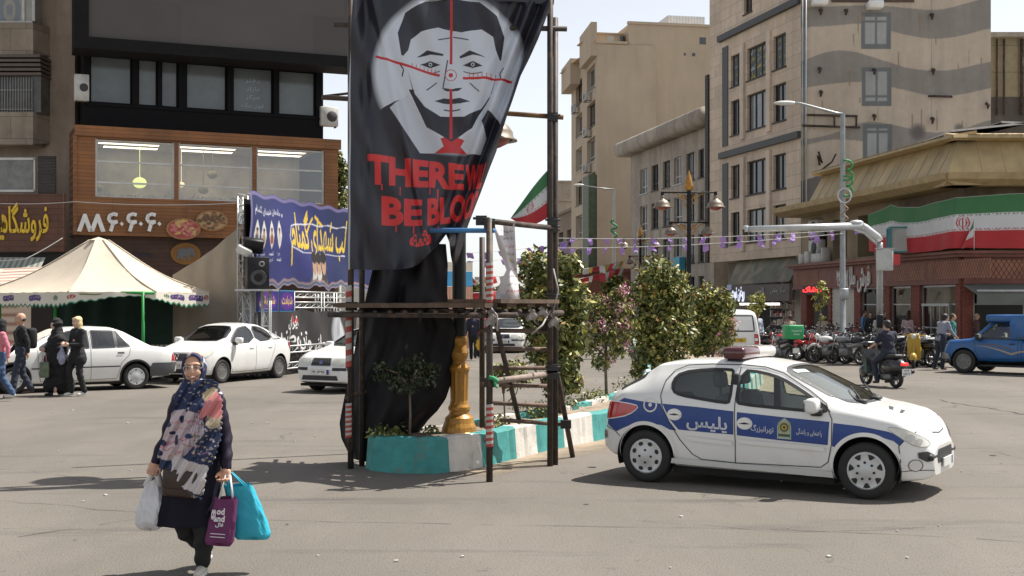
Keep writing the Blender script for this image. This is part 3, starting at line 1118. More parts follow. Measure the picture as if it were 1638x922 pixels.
# fascia
mb=MB()
for T,L_ in((TA,fa.L),(TB,fb.L)):
 mb.T=T
 mb.box((0.06,-.10,zl),(L_-.06,.3,zh-.18))
 x0_,x1_=(-.28 if T is TB else 0),(L_+.26 if T is TA else L_)
 mb.box((x0_,-.32,zh-.175),(x1_,.3,zh-.06))
 mb.box((x0_-.1,-.45,zh-.055),(x1_+.1,.3,zh+.05))
 mb.box((0.03,-.15,zl-.10),(L_-.03,.3,zl-.003))
mb.build('fascia',FASC,r)
mb=MB()
lw=MB()
for T,panels in((TA,((.3,3.2),(11.0,13.6),(13.9,18.4))),(TB,((.45,6.5),))):
 mb.T=lw.T=T
 for a,b in panels:
  mb.box((a,-.115,zl+.1),(b,-.1,zh-.28))
  h=zh-.28-zl-.1
  n=int((b-a)/.19)
  for k in range(-6,n+1):
   for sg in(1,-1):
    x0=a+k*.19
    x1=x0+h*.62
    if sg<0:
     x0,x1=x1,x0
    p,q=[x0,zl+.1],[x1,zh-.28]
    lo,hi=(0,1)
    def clipx(p,q):
     for lim in(a,b):
      for e,o_ in((p,q),(q,p)):
       if(lim==a and e[0]<a<o_[0])or(lim==b and e[0]>b>o_[0]):
        t=(lim-e[0])/(o_[0]-e[0])
        e[1]=e[1]+(o_[1]-e[1])*t
        e[0]=lim
    clipx(p,q)
    if min(p[0],q[0])<a-.001 or max(p[0],q[0])>b+.001:
     continue
    yo=-.120 if sg>0 else-.122
    lw.quad((p[0]-.012,yo,p[1]),(p[0]+.012,yo,p[1]),(q[0]+.012,yo,q[1]),(q[0]-.012,yo,q[1]))
lp=build_split(mb,'lattice_panel',LAT,r)[0]
lw.build('lattice_groove',LATD,lp)
# storey above the fascia
mb=MB()
OCH=mat('ochre_plaster',(.30,.235,.15),.85,streak=.35)
mb.T=TA
holes=[(fa.s(1283),fa.s(1312),zh+.3,zu-.9),(fa.s(1321),fa.s(1343),zh+.2,zu-.8),(fa.s(1360),fa.s(1386),zh+.2,zu-.8),(fa.s(1398),fa.s(1412),zh+.3,zu-.7)]
holed(mb,0,fa.L,zh+.05,zu,holes,.8,y=.35)
mb.T=TB
holed(mb,0,fb.L,zh+.05,zu,[],.8,y=.35)
mb.box((.2,1,0),(fb.L,9,zu))
mb.build('upper_wall',OCH,r)
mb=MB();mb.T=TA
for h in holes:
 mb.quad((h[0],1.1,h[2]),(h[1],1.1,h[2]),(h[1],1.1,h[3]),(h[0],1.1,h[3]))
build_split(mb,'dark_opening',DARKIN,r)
# metal mansard
TIN=mat('brown_roof_sheet',(.44,.33,.165),.55,.15,var=.2,scale=.7,streak=.2)
EAVE=mat('ochre_gutter',(.36,.265,.13),.6,var=.2)
lowA,lowB=fa.z(1275,338),fb.z(1560,294)
upz=7.95
mb=MB();e=MB()
def roof_pt(f,T,s,y,z):
 return T@Vector((s,y,z))
for T,L_,s0 in((TA,fa.L,fa.s(1325)),(TB,fb.L,0)):
 n=int((L_-s0)/.42)
 for k in range(n):
  a,b=s0+(L_-s0)*k/n,s0+(L_-s0)*(k+1)/n
  o=.012*(k%2)
  mb.T=T
  mb.quad((a,-.95-o,6.72),(b,-.95-o,6.72),(b,-.25-o,upz),(a,-.25-o,upz))
  mb.box((b-.03,-.97,6.72),(b+.0,-.9,6.76))
mb.T=TA
mb.add([(fa.s(1325),-.95,6.72),(fa.s(1325),-.25,upz),(fa.s(1325),.5,6.72)],[(0,1,2)])
for y_,z_,y2,z2 in((-.95,6.72,-.25,upz),):
 k=.854
 hb,ht=TB@Vector((k*y_,y_,z_)),TB@Vector((k*y2,y2,z2))
 mb.T=None
 mb.add([TA@Vector((fa.L,y_,z_)),hb,ht,TA@Vector((fa.L,y2,z2))],[(0,1,2,3)])
 mb.add([hb,TB@Vector((0,y_,z_)),TB@Vector((0,y2,z2)),ht],[(0,1,2,3)])
mb.build('roof_sheet',TIN,r)
mb=MB()
for T,L_,s0,zz in((TA,fa.L,0,6.42),(TB,fb.L,0,6.42)):
 e.T=T
 e.prism([(.3,zz-.15),(-.75,zz-.15),(-1.15,zz+.05),(-1.2,zz+.28),(-.9,zz+.3),(.3,zz+.3)],'x',s0-(.9 if T is TB else 0),L_+(.9 if T is TA else.0))
 e.T=T
e.T=TA
e.prism([(.3,7.93),(-.5,7.93),(-.75,8.0),(-.7,8.12),(.3,8.3)],'x',fa.s(1322),fa.L+.55)
e.T=TB
e.prism([(.3,7.93),(-.5,7.93),(-.75,8.0),(-.7,8.12),(.3,8.3)],'x',-.55,fb.L)
e.build('eave_gutter',EAVE,r)
mb.T=TA
top=MB()
n=34
for T,L_,s0 in((TA,fa.L,fa.s(1322)),(TB,fb.L,0)):
 top.T=T
 n=int((L_-s0)/.5)
 for k in range(n):
  a,b=s0+(L_-s0)*k/n,s0+(L_-s0)*(k+1)/n
  top.quad((a,-.72,8.13),(b-.04,-.72,8.13),(b-.04,2.2,8.3),(a,2.2,8.3))
  top.quad((b-.04,-.72,8.17),(b,-.72,8.17),(b,2.2,8.34),(b-.04,2.2,8.34))
top.build('roof_top',mat('pale_roof_sheet',(.40,.33,.22),.5,.1,var=.15),r)
mb=MB();mb.T=TB
mb.add([(x,y,z)for y in(9.5,13)for x,z in((-.1,6.6),(-.1,8.55),(2.9,9.6),(6.2,9.95),(fb.L,10.0),(fb.L,6.6))],[(0,1,2,3,4,5),(11,10,9,8,7,6),(0,6,7,1),(1,7,8,2),(2,8,9,3),(3,9,10,4)])
mb.build('upper_shed',mat('maroon_shed',(.055,.035,.032),.7,var=.2),r)
mb=MB();mb.T=TB;mb.add([(x,y,z+dz)for dz in(.004,.09)for y in(9.3,13)for x,z in((2.9,9.6),(6.2,9.95),(fb.L,10.0))],[(0,1,7,6),(1,2,8,7),(6,7,10,9),(7,8,11,10),(0,6,9,3)]);mb.build('shed_roof',mat('pale_sheet',(.55,.53,.50),.5),r)
# ground floor
mb=MB()
mb.T=TA
for a,b in((1283,1292),(1326,1331),(1368,1378),(1416,1425),(1459,1473),(1531,1538)):
 mb.box((fa.s(a),-.06,0),(fa.s(b)-.01,.34,zl-.10))
mb.T=TB
for a,b in((1538.2,1556),(1700,1715)):
 mb.box((fb.s(a),-.06,0),(fb.s(b),.34,zl-.10))
build_split(mb,'brick_pillar',BRICK,r)
mb=MB()
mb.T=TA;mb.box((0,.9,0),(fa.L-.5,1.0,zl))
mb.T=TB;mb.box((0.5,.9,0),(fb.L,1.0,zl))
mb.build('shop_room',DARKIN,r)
mb=MB();mb.T=TA
sh0,sh1=fa.s(1331),fa.s(1367)
for k in range(26):
 z_=k*.105
 mb.box((sh0,.0+.02*(k%2),z_),(sh1,.06+.02*(k%2),z_+.104))
mb.build('roller_shutter',mat('ivory_shutter',(.50,.47,.41),.5,var=.1),r)
def shop_glass(T,a,b,z0,z1,name='shop_window'):
 mb=MB();mb.T=T
 for u in(a,b-.06):
  mb.box((u,.05,z0),(u+.06,.12,z1))
 mb.box((a+.06,.05,z1-.07),(b-.06,.12,z1));mb.box((a+.06,.05,z0),(b-.06,.12,z0+.1))
 mb.box((a+.06,.055,z1*.72),(b-.06,.115,z1*.72+.05))
 w_=mb.build(name,STEEL,r)
 p=MB();p.T=T;p.quad((a+.05,.09,z0+.05),(b-.05,.09,z0+.05),(b-.05,.09,z1-.03),(a+.05,.09,z1-.03))
 p.build('pane',glass('shop_pane',(.70,.74,.72),.0,1.3),w_)
 return w_
for a,b in((1378,1416),(1425,1459),(1473,1531)):
 shop_glass(TA,fa.s(a),fa.s(b),.0,zl-.12)
shop_glass(TB,fb.s(1557),fb.s(1640),.0,zl-.12)
mb=MB();mb.T=TA
rr=random.Random(9)
wc=[mat('rug_'+n,c,.8)for n,c in(('red',(.22,.03,.03)),('yellow',(.5,.33,.04)),('blue',(.05,.09,.2)),('ivory',(.45,.42,.36)),('grey',(.2,.2,.2)))]
for a,b in((1380,1414),(1427,1457),(1476,1528)):
 x=fa.s(a)
 while x<fa.s(b):
  w_=rr.uniform(.3,.9)
  mb.cur=rr.randrange(5)
  h_=rr.uniform(.5,1.5)
  mb.cbox((x+w_/2,.6,h_/2),(w_*.7,.3,h_))
  x+=w_+rr.uniform(0,.8)
mb.build('shop_goods',wc,r)
mb=MB();mb.T=TA
for px_ in(1476,1489,1503,1518):
 mb.box((fa.s(px_),-.02,.2),(fa.s(px_)+.05,.03,1.9))
mb.box((fa.s(1475),-.03,1.9),(fa.s(1519),.04,2.0));mb.box((fa.s(1475),-.03,1.05),(fa.s(1519),.04,1.1))
mb.build('metal_rack',STEEL,r)
# shop sign letters (plaster white, standing off the fascia)
SIGNW=mat('ivory_letters',(.62,.60,.55),.5)
mb=MB()
fnA=lambda x,y,o:TA@Vector((x,-.125-o,y))
letters3d(mb,'فرش',fnA,fa.s(1387),fa.z(1387,447),w=fa.s(1397)-fa.s(1377),h=1.15,stretch=True,depth=.06,bold=.015)
letters3d(mb,'ملل',fnA,fa.s(1367),fa.z(1367,446),w=fa.s(1374)-fa.s(1361),h=1.05,stretch=True,depth=.06,bold=.015)
letters3d(mb,'Mellal',fnA,fa.s(1353),fa.z(1353,441),w=fa.s(1361)-fa.s(1344),h=.42,stretch=True,depth=.06,bold=.015)
letters3d(mb,'Carpet',fnA,fa.s(1353),fa.z(1353,454),w=fa.s(1360)-fa.s(1345),h=.40,stretch=True,depth=.06,bold=.015)
mb.build('sign_lettering',SIGNW,r)
mb=MB();mb.T=TA;mb.box((fa.s(1290),-.2,2.45),(fa.s(1324),-.14,2.85));sgn=mb.build('neon_board',BLACK,r)
mb=MB();letters3d(mb,'پوشاک',lambda x,y,o:TA@Vector((x,-.21-o,y)),fa.s(1306),2.65,w=fa.s(1322)-fa.s(1292),h=.36,stretch=True,bold=.03)
mb.build('neon_lettering',mat('red_neon',(.6,.02,.02),.5,emit=((1,.03,.03),1.8)),sgn)
ac=aircon(r,0,0)
ac.location=TA@Vector((fa.s(1297),.55,5.25));ac.rotation_euler=(0,0,fa.rz);ac.scale=(1.3,1.3,1.25)
ac2=copy_tree(ac,r,TA@Vector((fa.s(1298),.55,4.3)),fa.rz)
mb=MB();mb.T=TA
for a,b,h_ in((1283,1289,.5),(1292,1298,.6),(1303,1317,.45),(1319,1321,.7)):
 mb.rbox((fa.s(a),-.2,zh+.06),(fa.s(b),.25,zh+.06+h_),.04,1)
mb.build('rooftop_box',ACW,r)
# awning
mb=MB();mb.T=TB
zA=fb.z(1560,461)
a0,a1=.05,fb.L
mb.add([(a0,-.1,zA+.12),(a1,-.1,zA+.12),(a1,-1.4,zA-.22),(a0,-1.4,zA-.22),(a0,-.1,zA+.08),(a1,-.1,zA+.08),(a1,-1.4,zA-.26),(a0,-1.4,zA-.26)],[(0,1,2,3),(7,6,5,4),(0,3,7,4),(1,5,6,2),(3,2,6,7)])
mb.add([(a0,-1.41,zA-.21),(a1,-1.41,zA-.21),(a1,-1.38,zA-.6),(a0,-1.38,zA-.6)],[(0,1,2,3)])
aw=mb.build('awning',mat('grey_green_awning',(.13,.145,.13),.8,var=.12,scale=2),r)
mb=MB();mb.T=TB;mb.tube([(a0,-1.42,zA-.12),(a1,-1.42,zA-.12)],.05,8);mb.build('awning_bar',GALV,aw)
# ---- large tricolour hung over the corner
def flag_canvas(W,Hh,nx,emblem=True):
 c=Canvas(W,Hh,nx,(.60,.60,.60))
 c.poly([(0,Hh*2/3),(W,Hh*2/3),(W,Hh),(0,Hh)],(.045,.17,.06))
 c.poly([(0,0),(W,0),(W,Hh/3),(0,Hh/3)],(.42,.025,.03))
 n=int(W/(Hh*.06))
 for i in range(n):
  x=(i+.5)*W/n
  s_=Hh*.013
  for y,cc in((Hh*2/3-s_*2.4,(.06,.13,.07)),(Hh/3+s_*2.2,(.35,.04,.05))):
   c.line([(x-s_*1.7,y-s_),(x-s_*1.7,y+s_),(x+s_*.2,y+s_),(x+s_*.2,y-s_),(x+s_*1.9,y-s_)],s_*.6,cc)
 return c
def emblem(c,cx,cy,R,col,ky=1.):
 """red emblem: central upright with two pairs of crescents and a small mark on top"""
 def cres(sg,r0,r1,x0):
  o,i=[],[]
  for t in np.linspace(-1.15,1.15,16):
   o.append((cx+sg*(x0+r0*math.cos(t)),cy+R*ky*.95*math.sin(t)*r0/R))
   i.append((cx+sg*(x0+r1*math.cos(t)*.98),cy+R*ky*.95*math.sin(t)*r0/R))
  c.poly(o+i[::-1],col)
 cres(1,R,R*.80,0);cres(-1,R,R*.80,0)
 cres(1,R*.74,R*.52,-R*.08);cres(-1,R*.74,R*.52,-R*.08)
 c.poly([(cx-R*.1,cy+R*ky*.75),(cx+R*.1,cy+R*ky*.75),(cx+R*.09,cy-R*ky*.8),(cx,cy-R*ky*1.05),(cx-R*.09,cy-R*ky*.8)],col)
 c.ell(cx-R*.12,cy+R*ky*.92,R*.13,R*.09,col);c.ell(cx+R*.12,cy+R*ky*.92,R*.13,R*.09,col)
ft=Fac(1410,53.3,1530,46)
Wf=12.6
cor=fa.L+.47-fa.s(1410)
cv=flag_canvas(Wf,2.5,460)
emblem(cv,cor+.34,1.24,.27,(.42,.025,.03),1.3)
tops=[(0,5.72),(2.0,6.0),(2.8,5.83),(4.2,5.72),(6.4,5.8),(9,5.98),(12.6,6.1)]
bots=[(0,4.2),(1.5,4.1),(3.4,3.96),(6.0,3.98),(7.5,4.02),(9.5,4.0),(12.6,3.9)]
fbA=Fac(1538,45.9,1760,45.9)
def flag_fn(u,v):
 x=u*Wf
 zt=np.interp(x,*zip(*tops));zb=np.interp(x,*zip(*bots))
 z=zb+(zt-zb)*v
 out=[]
 for xx_,zz_,vv in zip(x,z,v):
  yo=-.55-.06*math.sin(xx_*2.1+vv*2)-.04*math.sin(xx_*5-vv*3)*(1-vv)
  if xx_<cor:
   q=TA@Vector((fa.s(1410)+xx_,yo,zz_))
  else:
   q=TB@Vector((xx_-cor-.47,yo,zz_))
  out.append((q.x+base[0],q.y+base[1],q.z))
 return np.array(out)
o=cv.sheet('flag',flag_fn,PRINT)
tag(o,'huge green white and red flag draped along the front of the corner shop','flag')
# small flag on a stick below the emblem
cv=flag_canvas(1.0,1.0,30)
q0=TB@Vector((.22,-.66,3.95))+Vector(base)
t=thing('small_flag','little tricolour on a stick standing on the shop ledge before the big flag','flag',q0)
def sf(u,v):
 return np.stack([-.42*u*(1-v)**1.0-.02,np.zeros_like(u)-.03*np.sin(u*6),.18+v*.95-.15*u],1)
cv.sheet('flag_cloth',sf,PRINT,t)
mb=MB();mb.tube([(0,0,0),(0,0,1.2)],.012,6);mb.build('stick',WHITE,t)
# evaporative cooler on the ledge
q0=fa.w(fa.s(1462),-.62,0)
t=thing('air_cooler','teal framed box cooler with pale grilles on the shop ledge beside the flag','cooler',(q0.x,q0.y,4.0),fa.rz-.35)
TEALM=mat('teal_metal',(.03,.22,.21),.5)
mb=MB()
for x in(-.55,.55):
 for y in(-.4,.4):
  mb.box((x-.04,y-.04,-.08),(x+.04,y+.04,1.02))
for z_ in(0,.96):
 for y in(-.4,.4):
  mb.box((-.51,y-.035,z_),(.51,y+.035,z_+.06))
 for x in(-.55,.55):
  mb.box((x-.035,-.36,z_+.002),(x+.035,.36,z_+.058))
mb.build('frame',TEALM,t)
mb=MB();mb.box((-.52,-.385,.06),(.52,.37,.955));mb.build('grille_panel',mat('cooler_pad',(.42,.43,.40),.7,var=.1,wave=dict(s=3.2,dir='X',a=.35)),t)
mb=MB();mb.box((-.04,-.42,.06),(.04,-.39,.955));mb.box((-.2,-.41,.72),(.0,-.388,.84));mb.build('trim',mat('blue_trim',(.05,.12,.35),.5),t)
# ------------------------------------------------------------------ left: pizza restaurant block
f=Fac(115,45,530,49)
r=f.root('restaurant_building','black building with a wood clad pizza restaurant on its lower floors','building')
S,Z=f.s,f.z
CLADB=mat('black_cladding',(.006,.006,.007),.6,var=.2,spec=.12)
WOOD=mat('brown_timber',(.26,.105,.032),.6,var=.2,scale=.7,brick=dict(w=2.6,h=.13,ms=.008,mortar=.35),streak=.15)
zt=17.
yk=Z(300,160)
za,zb=Z(144,163.5),Z(144,86.5)
holes=[]
for a,b in((144,212),(221,253),(258,286),(298,364),(373,438),(446,506)):
 holes.append((S(a),S(b),za,zb))
x0,x1=S(134),S(517)
zw=Z(300,215.5)
mb=MB()
holed(mb,x0,x1,zw,zt,holes,.22)
shell(mb,x0,x1,0,zt,12)
mb.build('wall',CLADB,r)
for i,h in enumerate(holes):
 w_=window(r,*h,nx=1,t=.06,y=.16,fm=CLADB,pm=mat('blue_grey_pane',(.135,.155,.16),.1,var=.25,scale=.5),sill=False)
 if i==4:
  mb=MB()
  for j,s_ in enumerate(('دفتر','بازار','مرکز','فروش شرکت')):
   letters3d(mb,s_,lambda x,y,o:(x,.205-o,y),(h[0]+h[1])/2,zb-.5-j*.32,w=(.55,.5,.55,.85)[j],h=.2,stretch=True,depth=.004)
  mb.build('window_lettering',mat('pale_blue_letters',(.36,.45,.55),.5),w_)
mb=MB();mb.box((x0-.02,-.12,zw-.25),(x1+.05,-.003,zw-.003));mb.box((x0,-.05,za-.12),(x1,-.003,za-.02));mb.build('ledge',CLADB,r)
# blank billboard box above
fB=Fac(118,43.6,562,47.3)
Tb=fmat(f,(f.a.x,f.a.y,0))
inv=Matrix.Rotation(-f.rz,4,'Z')@Matrix.Translation((-f.a.x,-f.a.y,0))@Matrix.Translation((fB.a.x,fB.a.y,0))@Matrix.Rotation(fB.rz,4,'Z')
zbB=fB.z(118,76)
mb=MB();mb.T=inv
mb.box((0,.0,zbB),(fB.L+1.2,1.5,zbB+.42));mb.box((0,0,zbB+.421),(.5,1.5,zt));mb.build('billboard_frame',mat('charcoal_frame',(.013,.012,.012),.7,var=.15,spec=.12),r)
mb=MB();mb.T=inv
mb.box((.5,.12,zbB+.42),(fB.L+1.2,.3,zt));mb.build('billboard_panel',mat('faded_charcoal',(.092,.082,.076),.65,var=.10,scale=.35,brick=dict(w=2.4,h=1.6,ms=.006,mortar=.9)),r)
# timber box
zT,zB_=Z(115,208),Z(115,378)
wz0,wz1=Z(148,318),Z(148,226)
WH=[(S(148),S(273),wz0,wz1),(S(279),S(396),wz0,wz1),(S(402),S(509),wz0,wz1)]
mb=MB()
holed(mb,0,f.L,zB_,zT,WH,.5,y=-.9)
mb.quad((0,-.9,zB_),(0,-.9,zT),(0,1,zT),(0,1,zB_));mb.quad((f.L,-.9,zB_),(f.L,1,zB_),(f.L,1,zT),(f.L,-.9,zT))
mb.quad((0,-.9,zT),(f.L,-.9,zT),(f.L,1,zT),(0,1,zT));mb.quad((0,-.9,zB_),(0,1,zB_),(f.L,1,zB_),(f.L,-.9,zB_))
mb.box((-.0,-1.0,zT-.32),(f.L+.1,-.903,zT+.06))
mb.box((-.05,-1.02,zB_),(S(118),-.903,zT-.33))
mb.build('timber_front',WOOD,r)
mb=MB()
for h in WH:
 mb.quad((h[0]-.2,-.35,wz0-.2),(h[1]+.2,-.35,wz0-.2),(h[1]+.2,.9,wz0-.2),(h[0]-.2,.9,wz0-.2))
mb.box((S(146),3.0,wz0-.3),(S(511),3.1,wz1+.3));mb.box((S(146),-.3,wz1+.06),(S(511),3.0,wz1+.1));mb.box((S(146),-.3,wz0-.25),(S(511),3.0,wz0-.2))
mb.build('dining_room',mat('warm_room',(.55,.49,.40),.9,var=.3,scale=.8),r)
for h in WH:
 mb=MB();mb.box((h[0]+.3,.7,wz1+.045),(h[1]-.3,1.0,wz1+.055));mb.box((h[0]+.6,1.7,wz1+.045),(h[1]-.2,2.1,wz1+.055));build_split(mb,'ceiling_light',mat('warm_ceiling_light',(.9,.85,.7),.5,emit=((1,.9,.75),2.2)),r)
for h in WH:
 mb=MB()
 a,b,c,d=h
 for u in(a,b-.07):
  mb.box((u,-.8,c),(u+.07,-.72,d))
 for fz in(0,.24,.60,.955):
  mb.box((a+.07,-.8,c+(d-c)*fz),(b-.07,-.72,c+(d-c)*fz+.06))
 w_=mb.build('restaurant_window',mat('white_window_frame',(.55,.55,.53),.5),r)
 mb=MB();mb.quad((a+.05,-.76,c+.03),(b-.05,-.76,c+.03),(b-.05,-.76,d-.03),(a+.05,-.76,d-.03))
 mb.build('pane',glass('restaurant_pane',(.78,.78,.74),.14),w_)
for px_,py_,rr_,em in((231,288,.26,(.8,.9,.3)),(299,291,.13,(1,.8,.45)),(335,300,.2,None),(162,297,.2,None),(350,275,.2,None)):
 mb=MB();x,z=S(px_),Z(px_,py_);mb.ball((x,1.2,z),(rr_,rr_,rr_*.8),12,8);mb.tube([(x,1.2,z),(x,1.2,wz1+.06)],.012,5)
 mb.build('pendant_lamp',mat('lamp_'+str(px_),(.5,.42,.2)if em is None else em,.5,emit=(em,.8)if em else None),r)
zs0,zs1=Z(115,377),Z(115,331)
DIG=mat('white_plastic_letters',(.72,.72,.70),.4)
mb=MB()
fn=lambda x,y,o:(x,-.905-o,y)
xs=[131,150.5,174,203,234]
def stroke(mb,pts,w,y0=-.905,dp=.13):
 """thick ribbon letter in the sign plane"""
 p=[np.array(q,float)for q in pts]
 for a,b in zip(p[:-1],p[1:]):
  d=(b-a)/np.hypot(*(b-a))
  n=np.array([-d[1],d[0]])*w/2
  a2,b2=a-d*w*.12,b+d*w*.12
  q=[a2+n,b2+n,b2-n,a2-n]
  mb.prism([tuple(v)for v in q],'y',y0-dp,y0)
hz=.31
for px_ in(131,151):
 x,z=S(px_),Z(px_,359)
 mb.prism([(x-.27,z-hz),(x-.05,z+hz),(x+.05,z+hz),(x+.27,z-hz),(x+.12,z-hz*1.05),(x,z+.02),(x-.12,z-hz*1.05)],'y',-1.035,-.905)
for px_ in(174,204,234):
 x,z=S(px_),Z(px_,359)
 stroke(mb,[(x+.17,z+.28),(x+.05,z+.31),(x-.08,z+.25),(x-.12,z+.12),(x-.04,z+.02),(x+.17,z+.03)],.12)
 stroke(mb,[(x+.15,z+.05),(x+.02,z-.06),(x-.05,z-.3)],.12,-.906)
for px_ in(189,219,248):
 letters3d(mb,'۰',fn,S(px_),Z(px_,361),w=.14,h=.16,stretch=True,depth=.12,bold=.04)
letters3d(mb,'ا',fn,S(376),Z(376,344),w=.22,h=.82,stretch=True,depth=.12,bold=.03)
mb.build('sign_lettering',DIG,r)
def pizza(px_,py_,w_,h_,cols,seed):
 mb=MB()
 cx,cz=S(px_),Z(px_,py_)
 k=.5*(S(px_+10)-S(px_-10))/20
 rx,rz_=w_*k,h_*k
 def disc(x,z,a,b,y0,y1,n=24):
  mb.prism([(x+a*math.cos(t),z+b*math.sin(t))for t in np.linspace(0,2*math.pi,n,endpoint=False)][::-1],'y',y1,y0)
 mb.cur=0;disc(cx,cz,rx,rz_,-.905,-1.02)
 mb.cur=1;disc(cx,cz,rx*.88,rz_*.86,-1.021,-1.035)
 rr=random.Random(seed)
 for i in range(46):
  a=rr.uniform(0,6.28);q=math.sqrt(rr.random())*.78
  mb.cur=2+rr.randrange(2)
  s_=rr.uniform(.05,.1)
  disc(cx+rx*q*math.cos(a),cz+rz_*q*math.sin(a),s_,s_*.7,-1.036,-1.05-.004*i/46,8)
 return mb.build('pizza_sign',cols,r)
crust=mat('pizza_crust',(.34,.18,.08),.8)
pizza(286,369,54,34,[crust,mat('pizza_tomato',(.36,.06,.06),.6),mat('pizza_pink',(.45,.14,.13),.6),mat('pizza_cheese',(.5,.33,.12),.6)],1)
pizza(331,356,50,33,[crust,mat('pizza_pale',(.42,.27,.13),.6),mat('pizza_olive',(.12,.07,.035),.6),mat('pizza_meat',(.25,.12,.06),.6)],2)
# oval emblem with an elephant
mb=MB()
cx,cz=S(293),Z(293,407)
ov=lambda a,b:[(cx+a*math.cos(t),cz+b*math.sin(t))for t in np.linspace(0,2*math.pi,28,endpoint=False)][::-1]
mb.cur=0;mb.prism(ov(.54,.40),'y',-.5,-.55);mb.cur=1;mb.prism(ov(.47,.34),'y',-.551,-.57)
sgn=mb.build('oval_sign',[mat('orange_ring',(.28,.12,.02),.5),mat('amber_oval',(.22,.10,.02),.5)],r)
el=[(-.30,-.22),(-.33,-.02),(-.27,.14),(-.12,.2),(.03,.17),(.1,.22),(.24,.2),(.31,.08),(.32,-.1),(.27,-.16),(.24,-.06),(.2,-.02),(.15,-.06),(.15,-.24),(.06,-.24),(.04,-.1),(-.1,-.1),(-.13,-.24),(-.2,-.24),(-.21,-.1),(-.25,-.22)]
mb=MB();mb.prism([(cx+a,cz+b)for a,b in el][::-1],'y',-.571,-.6);mb.build('elephant_figure',mat('grey_elephant',(.13,.13,.135),.6),sgn)
mb=MB();mb.box((0.02,-.5,Z(115,480)),(f.L,-.3,zB_-.002));mb.box((0.02,-.45,0),(f.L,-.3,Z(115,480)));mb.build('lower_front',mat('dark_brown_timber',(.06,.026,.014),.6,var=.25,brick=dict(w=2.6,h=.16,ms=.01)),r)
mb=MB();letters3d(mb,'رستوران',lambda x,y,o:(x,-.503-o,y),S(222),Z(222,407),w=S(240)-S(205),h=.3,stretch=True);mb.build('wall_lettering',mat('dark_blue_letters',(.02,.025,.06),.5),r)
# planter greenery at the window foot
def leaves(mb,c,rad,n,size,seed,mats_n=3,flat=0.):
 g=np.random.default_rng(seed)
 d=g.normal(size=(n,3));d/=np.linalg.norm(d,axis=1)[:,None]
 rr=g.random(n)**(1/2.2)
 pos=np.array(c)+d*rr[:,None]*np.array(rad)
 leafquads(mb,pos,d,size,g,mats_n)
def leafquads(mb,pos,d,size,g,mats_n=3,jit=.9):
 n=len(pos)
 nr=d+g.normal(size=(n,3))*jit+np.array([0,0,.35])
 nr/=np.linalg.norm(nr,axis=1)[:,None]
 a=np.cross(nr,g.normal(size=(n,3)));a/=np.linalg.norm(a,axis=1)[:,None]
 b=np.cross(nr,a)
 s=size*g.uniform(.6,1.35,size=(n,1))
 p0=pos-a*s;p1=pos+b*s*.45-a*s*.1;p2=pos+a*s;p3=pos-b*s*.45-a*s*.1
 q=np.stack([p0,p1,p2,p3],1).reshape(-1,3)
 o=len(mb.v)
 mb.v+=[tuple(x)for x in q]
 mm=g.integers(0,mats_n,n)
 for i in range(n):
  mb.f.append((o+4*i,o+4*i+1,o+4*i+2,o+4*i+3))
  mb.mi.append(int(mm[i]));mb.sm.append(False)
def leafmat(name,c,rough=.45):
 m=mat(name,c,rough,var=.3,scale=6,spec=.4)
 b=m.node_tree.nodes['Principled BSDF']
 b.inputs['Transmission Weight'].default_value=0
 return m
LF=[leafmat('leaf_dark',(.055,.075,.018)),leafmat('leaf_mid',(.14,.165,.04)),leafmat('leaf_olive',(.25,.25,.065))]
LFY=[leafmat('leaf_yellow_green',(.42,.38,.10)),leafmat('leaf_bronze',(.28,.15,.045))]
mb=MB()
for i in range(26):
 px_=150+i*14
 leaves(mb,(S(px_)+rng.uniform(-.1,.1),-.55,wz0+.05),(.22,.12,.1+.12*rng.random()),26,.05,i)
mb.build('window_plants',LF,r)
o=aircon(r,S(525),Z(525,203),-.2,.7,.75)
o2=aircon(r,S(125)+.1,Z(125,163),-.3,.5,.95)
# steel beam sticking out to the right
mb=MB();mb.tube([f.w(S(515),-.3,Z(515,156)),f.w(S(515),-.3,Z(515,156))+Vector((2.0,-1.5,-.05))],.05,6)
tag(mb.build('steel_beam',RUST),'rusty steel bar sticking out from the side of the black building','beam')
# ---- tan block at the far left
f=Fac(-60,46.5,122,46.5)
r=f.root('apartment_block','dingy tan apartment block with bay windows at the left edge','building')
S,Z=f.s,f.z
DING=mat('dingy_tan_plaster',(.33,.255,.195),.9,streak=.35,var=.1)
mb=MB();mb.box((0,0,0),(f.L-.05,10,18));mb.build('wall',DING,r)
bx=S(80)
mb=MB()
mb.box((0,-1.0,Z(0,96)),(bx-.25,-.001,Z(0,46)));mb.box((0,-1.0,Z(0,237)),(bx-.25,-.001,Z(0,186)))
mb.add([(bx-.25,-1.0,Z(0,96)),(bx,-.002,Z(0,90)),(bx,-.002,Z(0,44)),(bx-.25,-1.0,Z(0,46))],[(0,1,2,3)])
mb.add([(bx-.25,-1.0,Z(0,237)),(bx,-.002,Z(0,230)),(bx,-.002,Z(0,184)),(bx-.25,-1.0,Z(0,186))],[(0,1,2,3)])
build_split(mb,'bay_parapet',mat('stained_cladding',(.36,.29,.22),.8,streak=.35,brick=dict(w=1.1,h=.8,ms=.01)),r)
w_=MB();w_.box((0,-.95,Z(0,46)+.002),(bx-.3,-.0,Z(0,43)));
for px_ in(-30,50,66):
 w_.box((S(px_),-.9,Z(0,43)),(S(px_)+.1,-.82,15))
wf=w_.build('window',FRAMEW,r)
mb=MB();mb.box((0,-.85,Z(0,44)),(bx-.3,-.8,15));mb.box((bx-.31,-.8,Z(0,44)),(bx-.3,0,15));mb.build('pane',mat('cream_pane',(.30,.29,.25),.2,var=.2,scale=.8),wf)
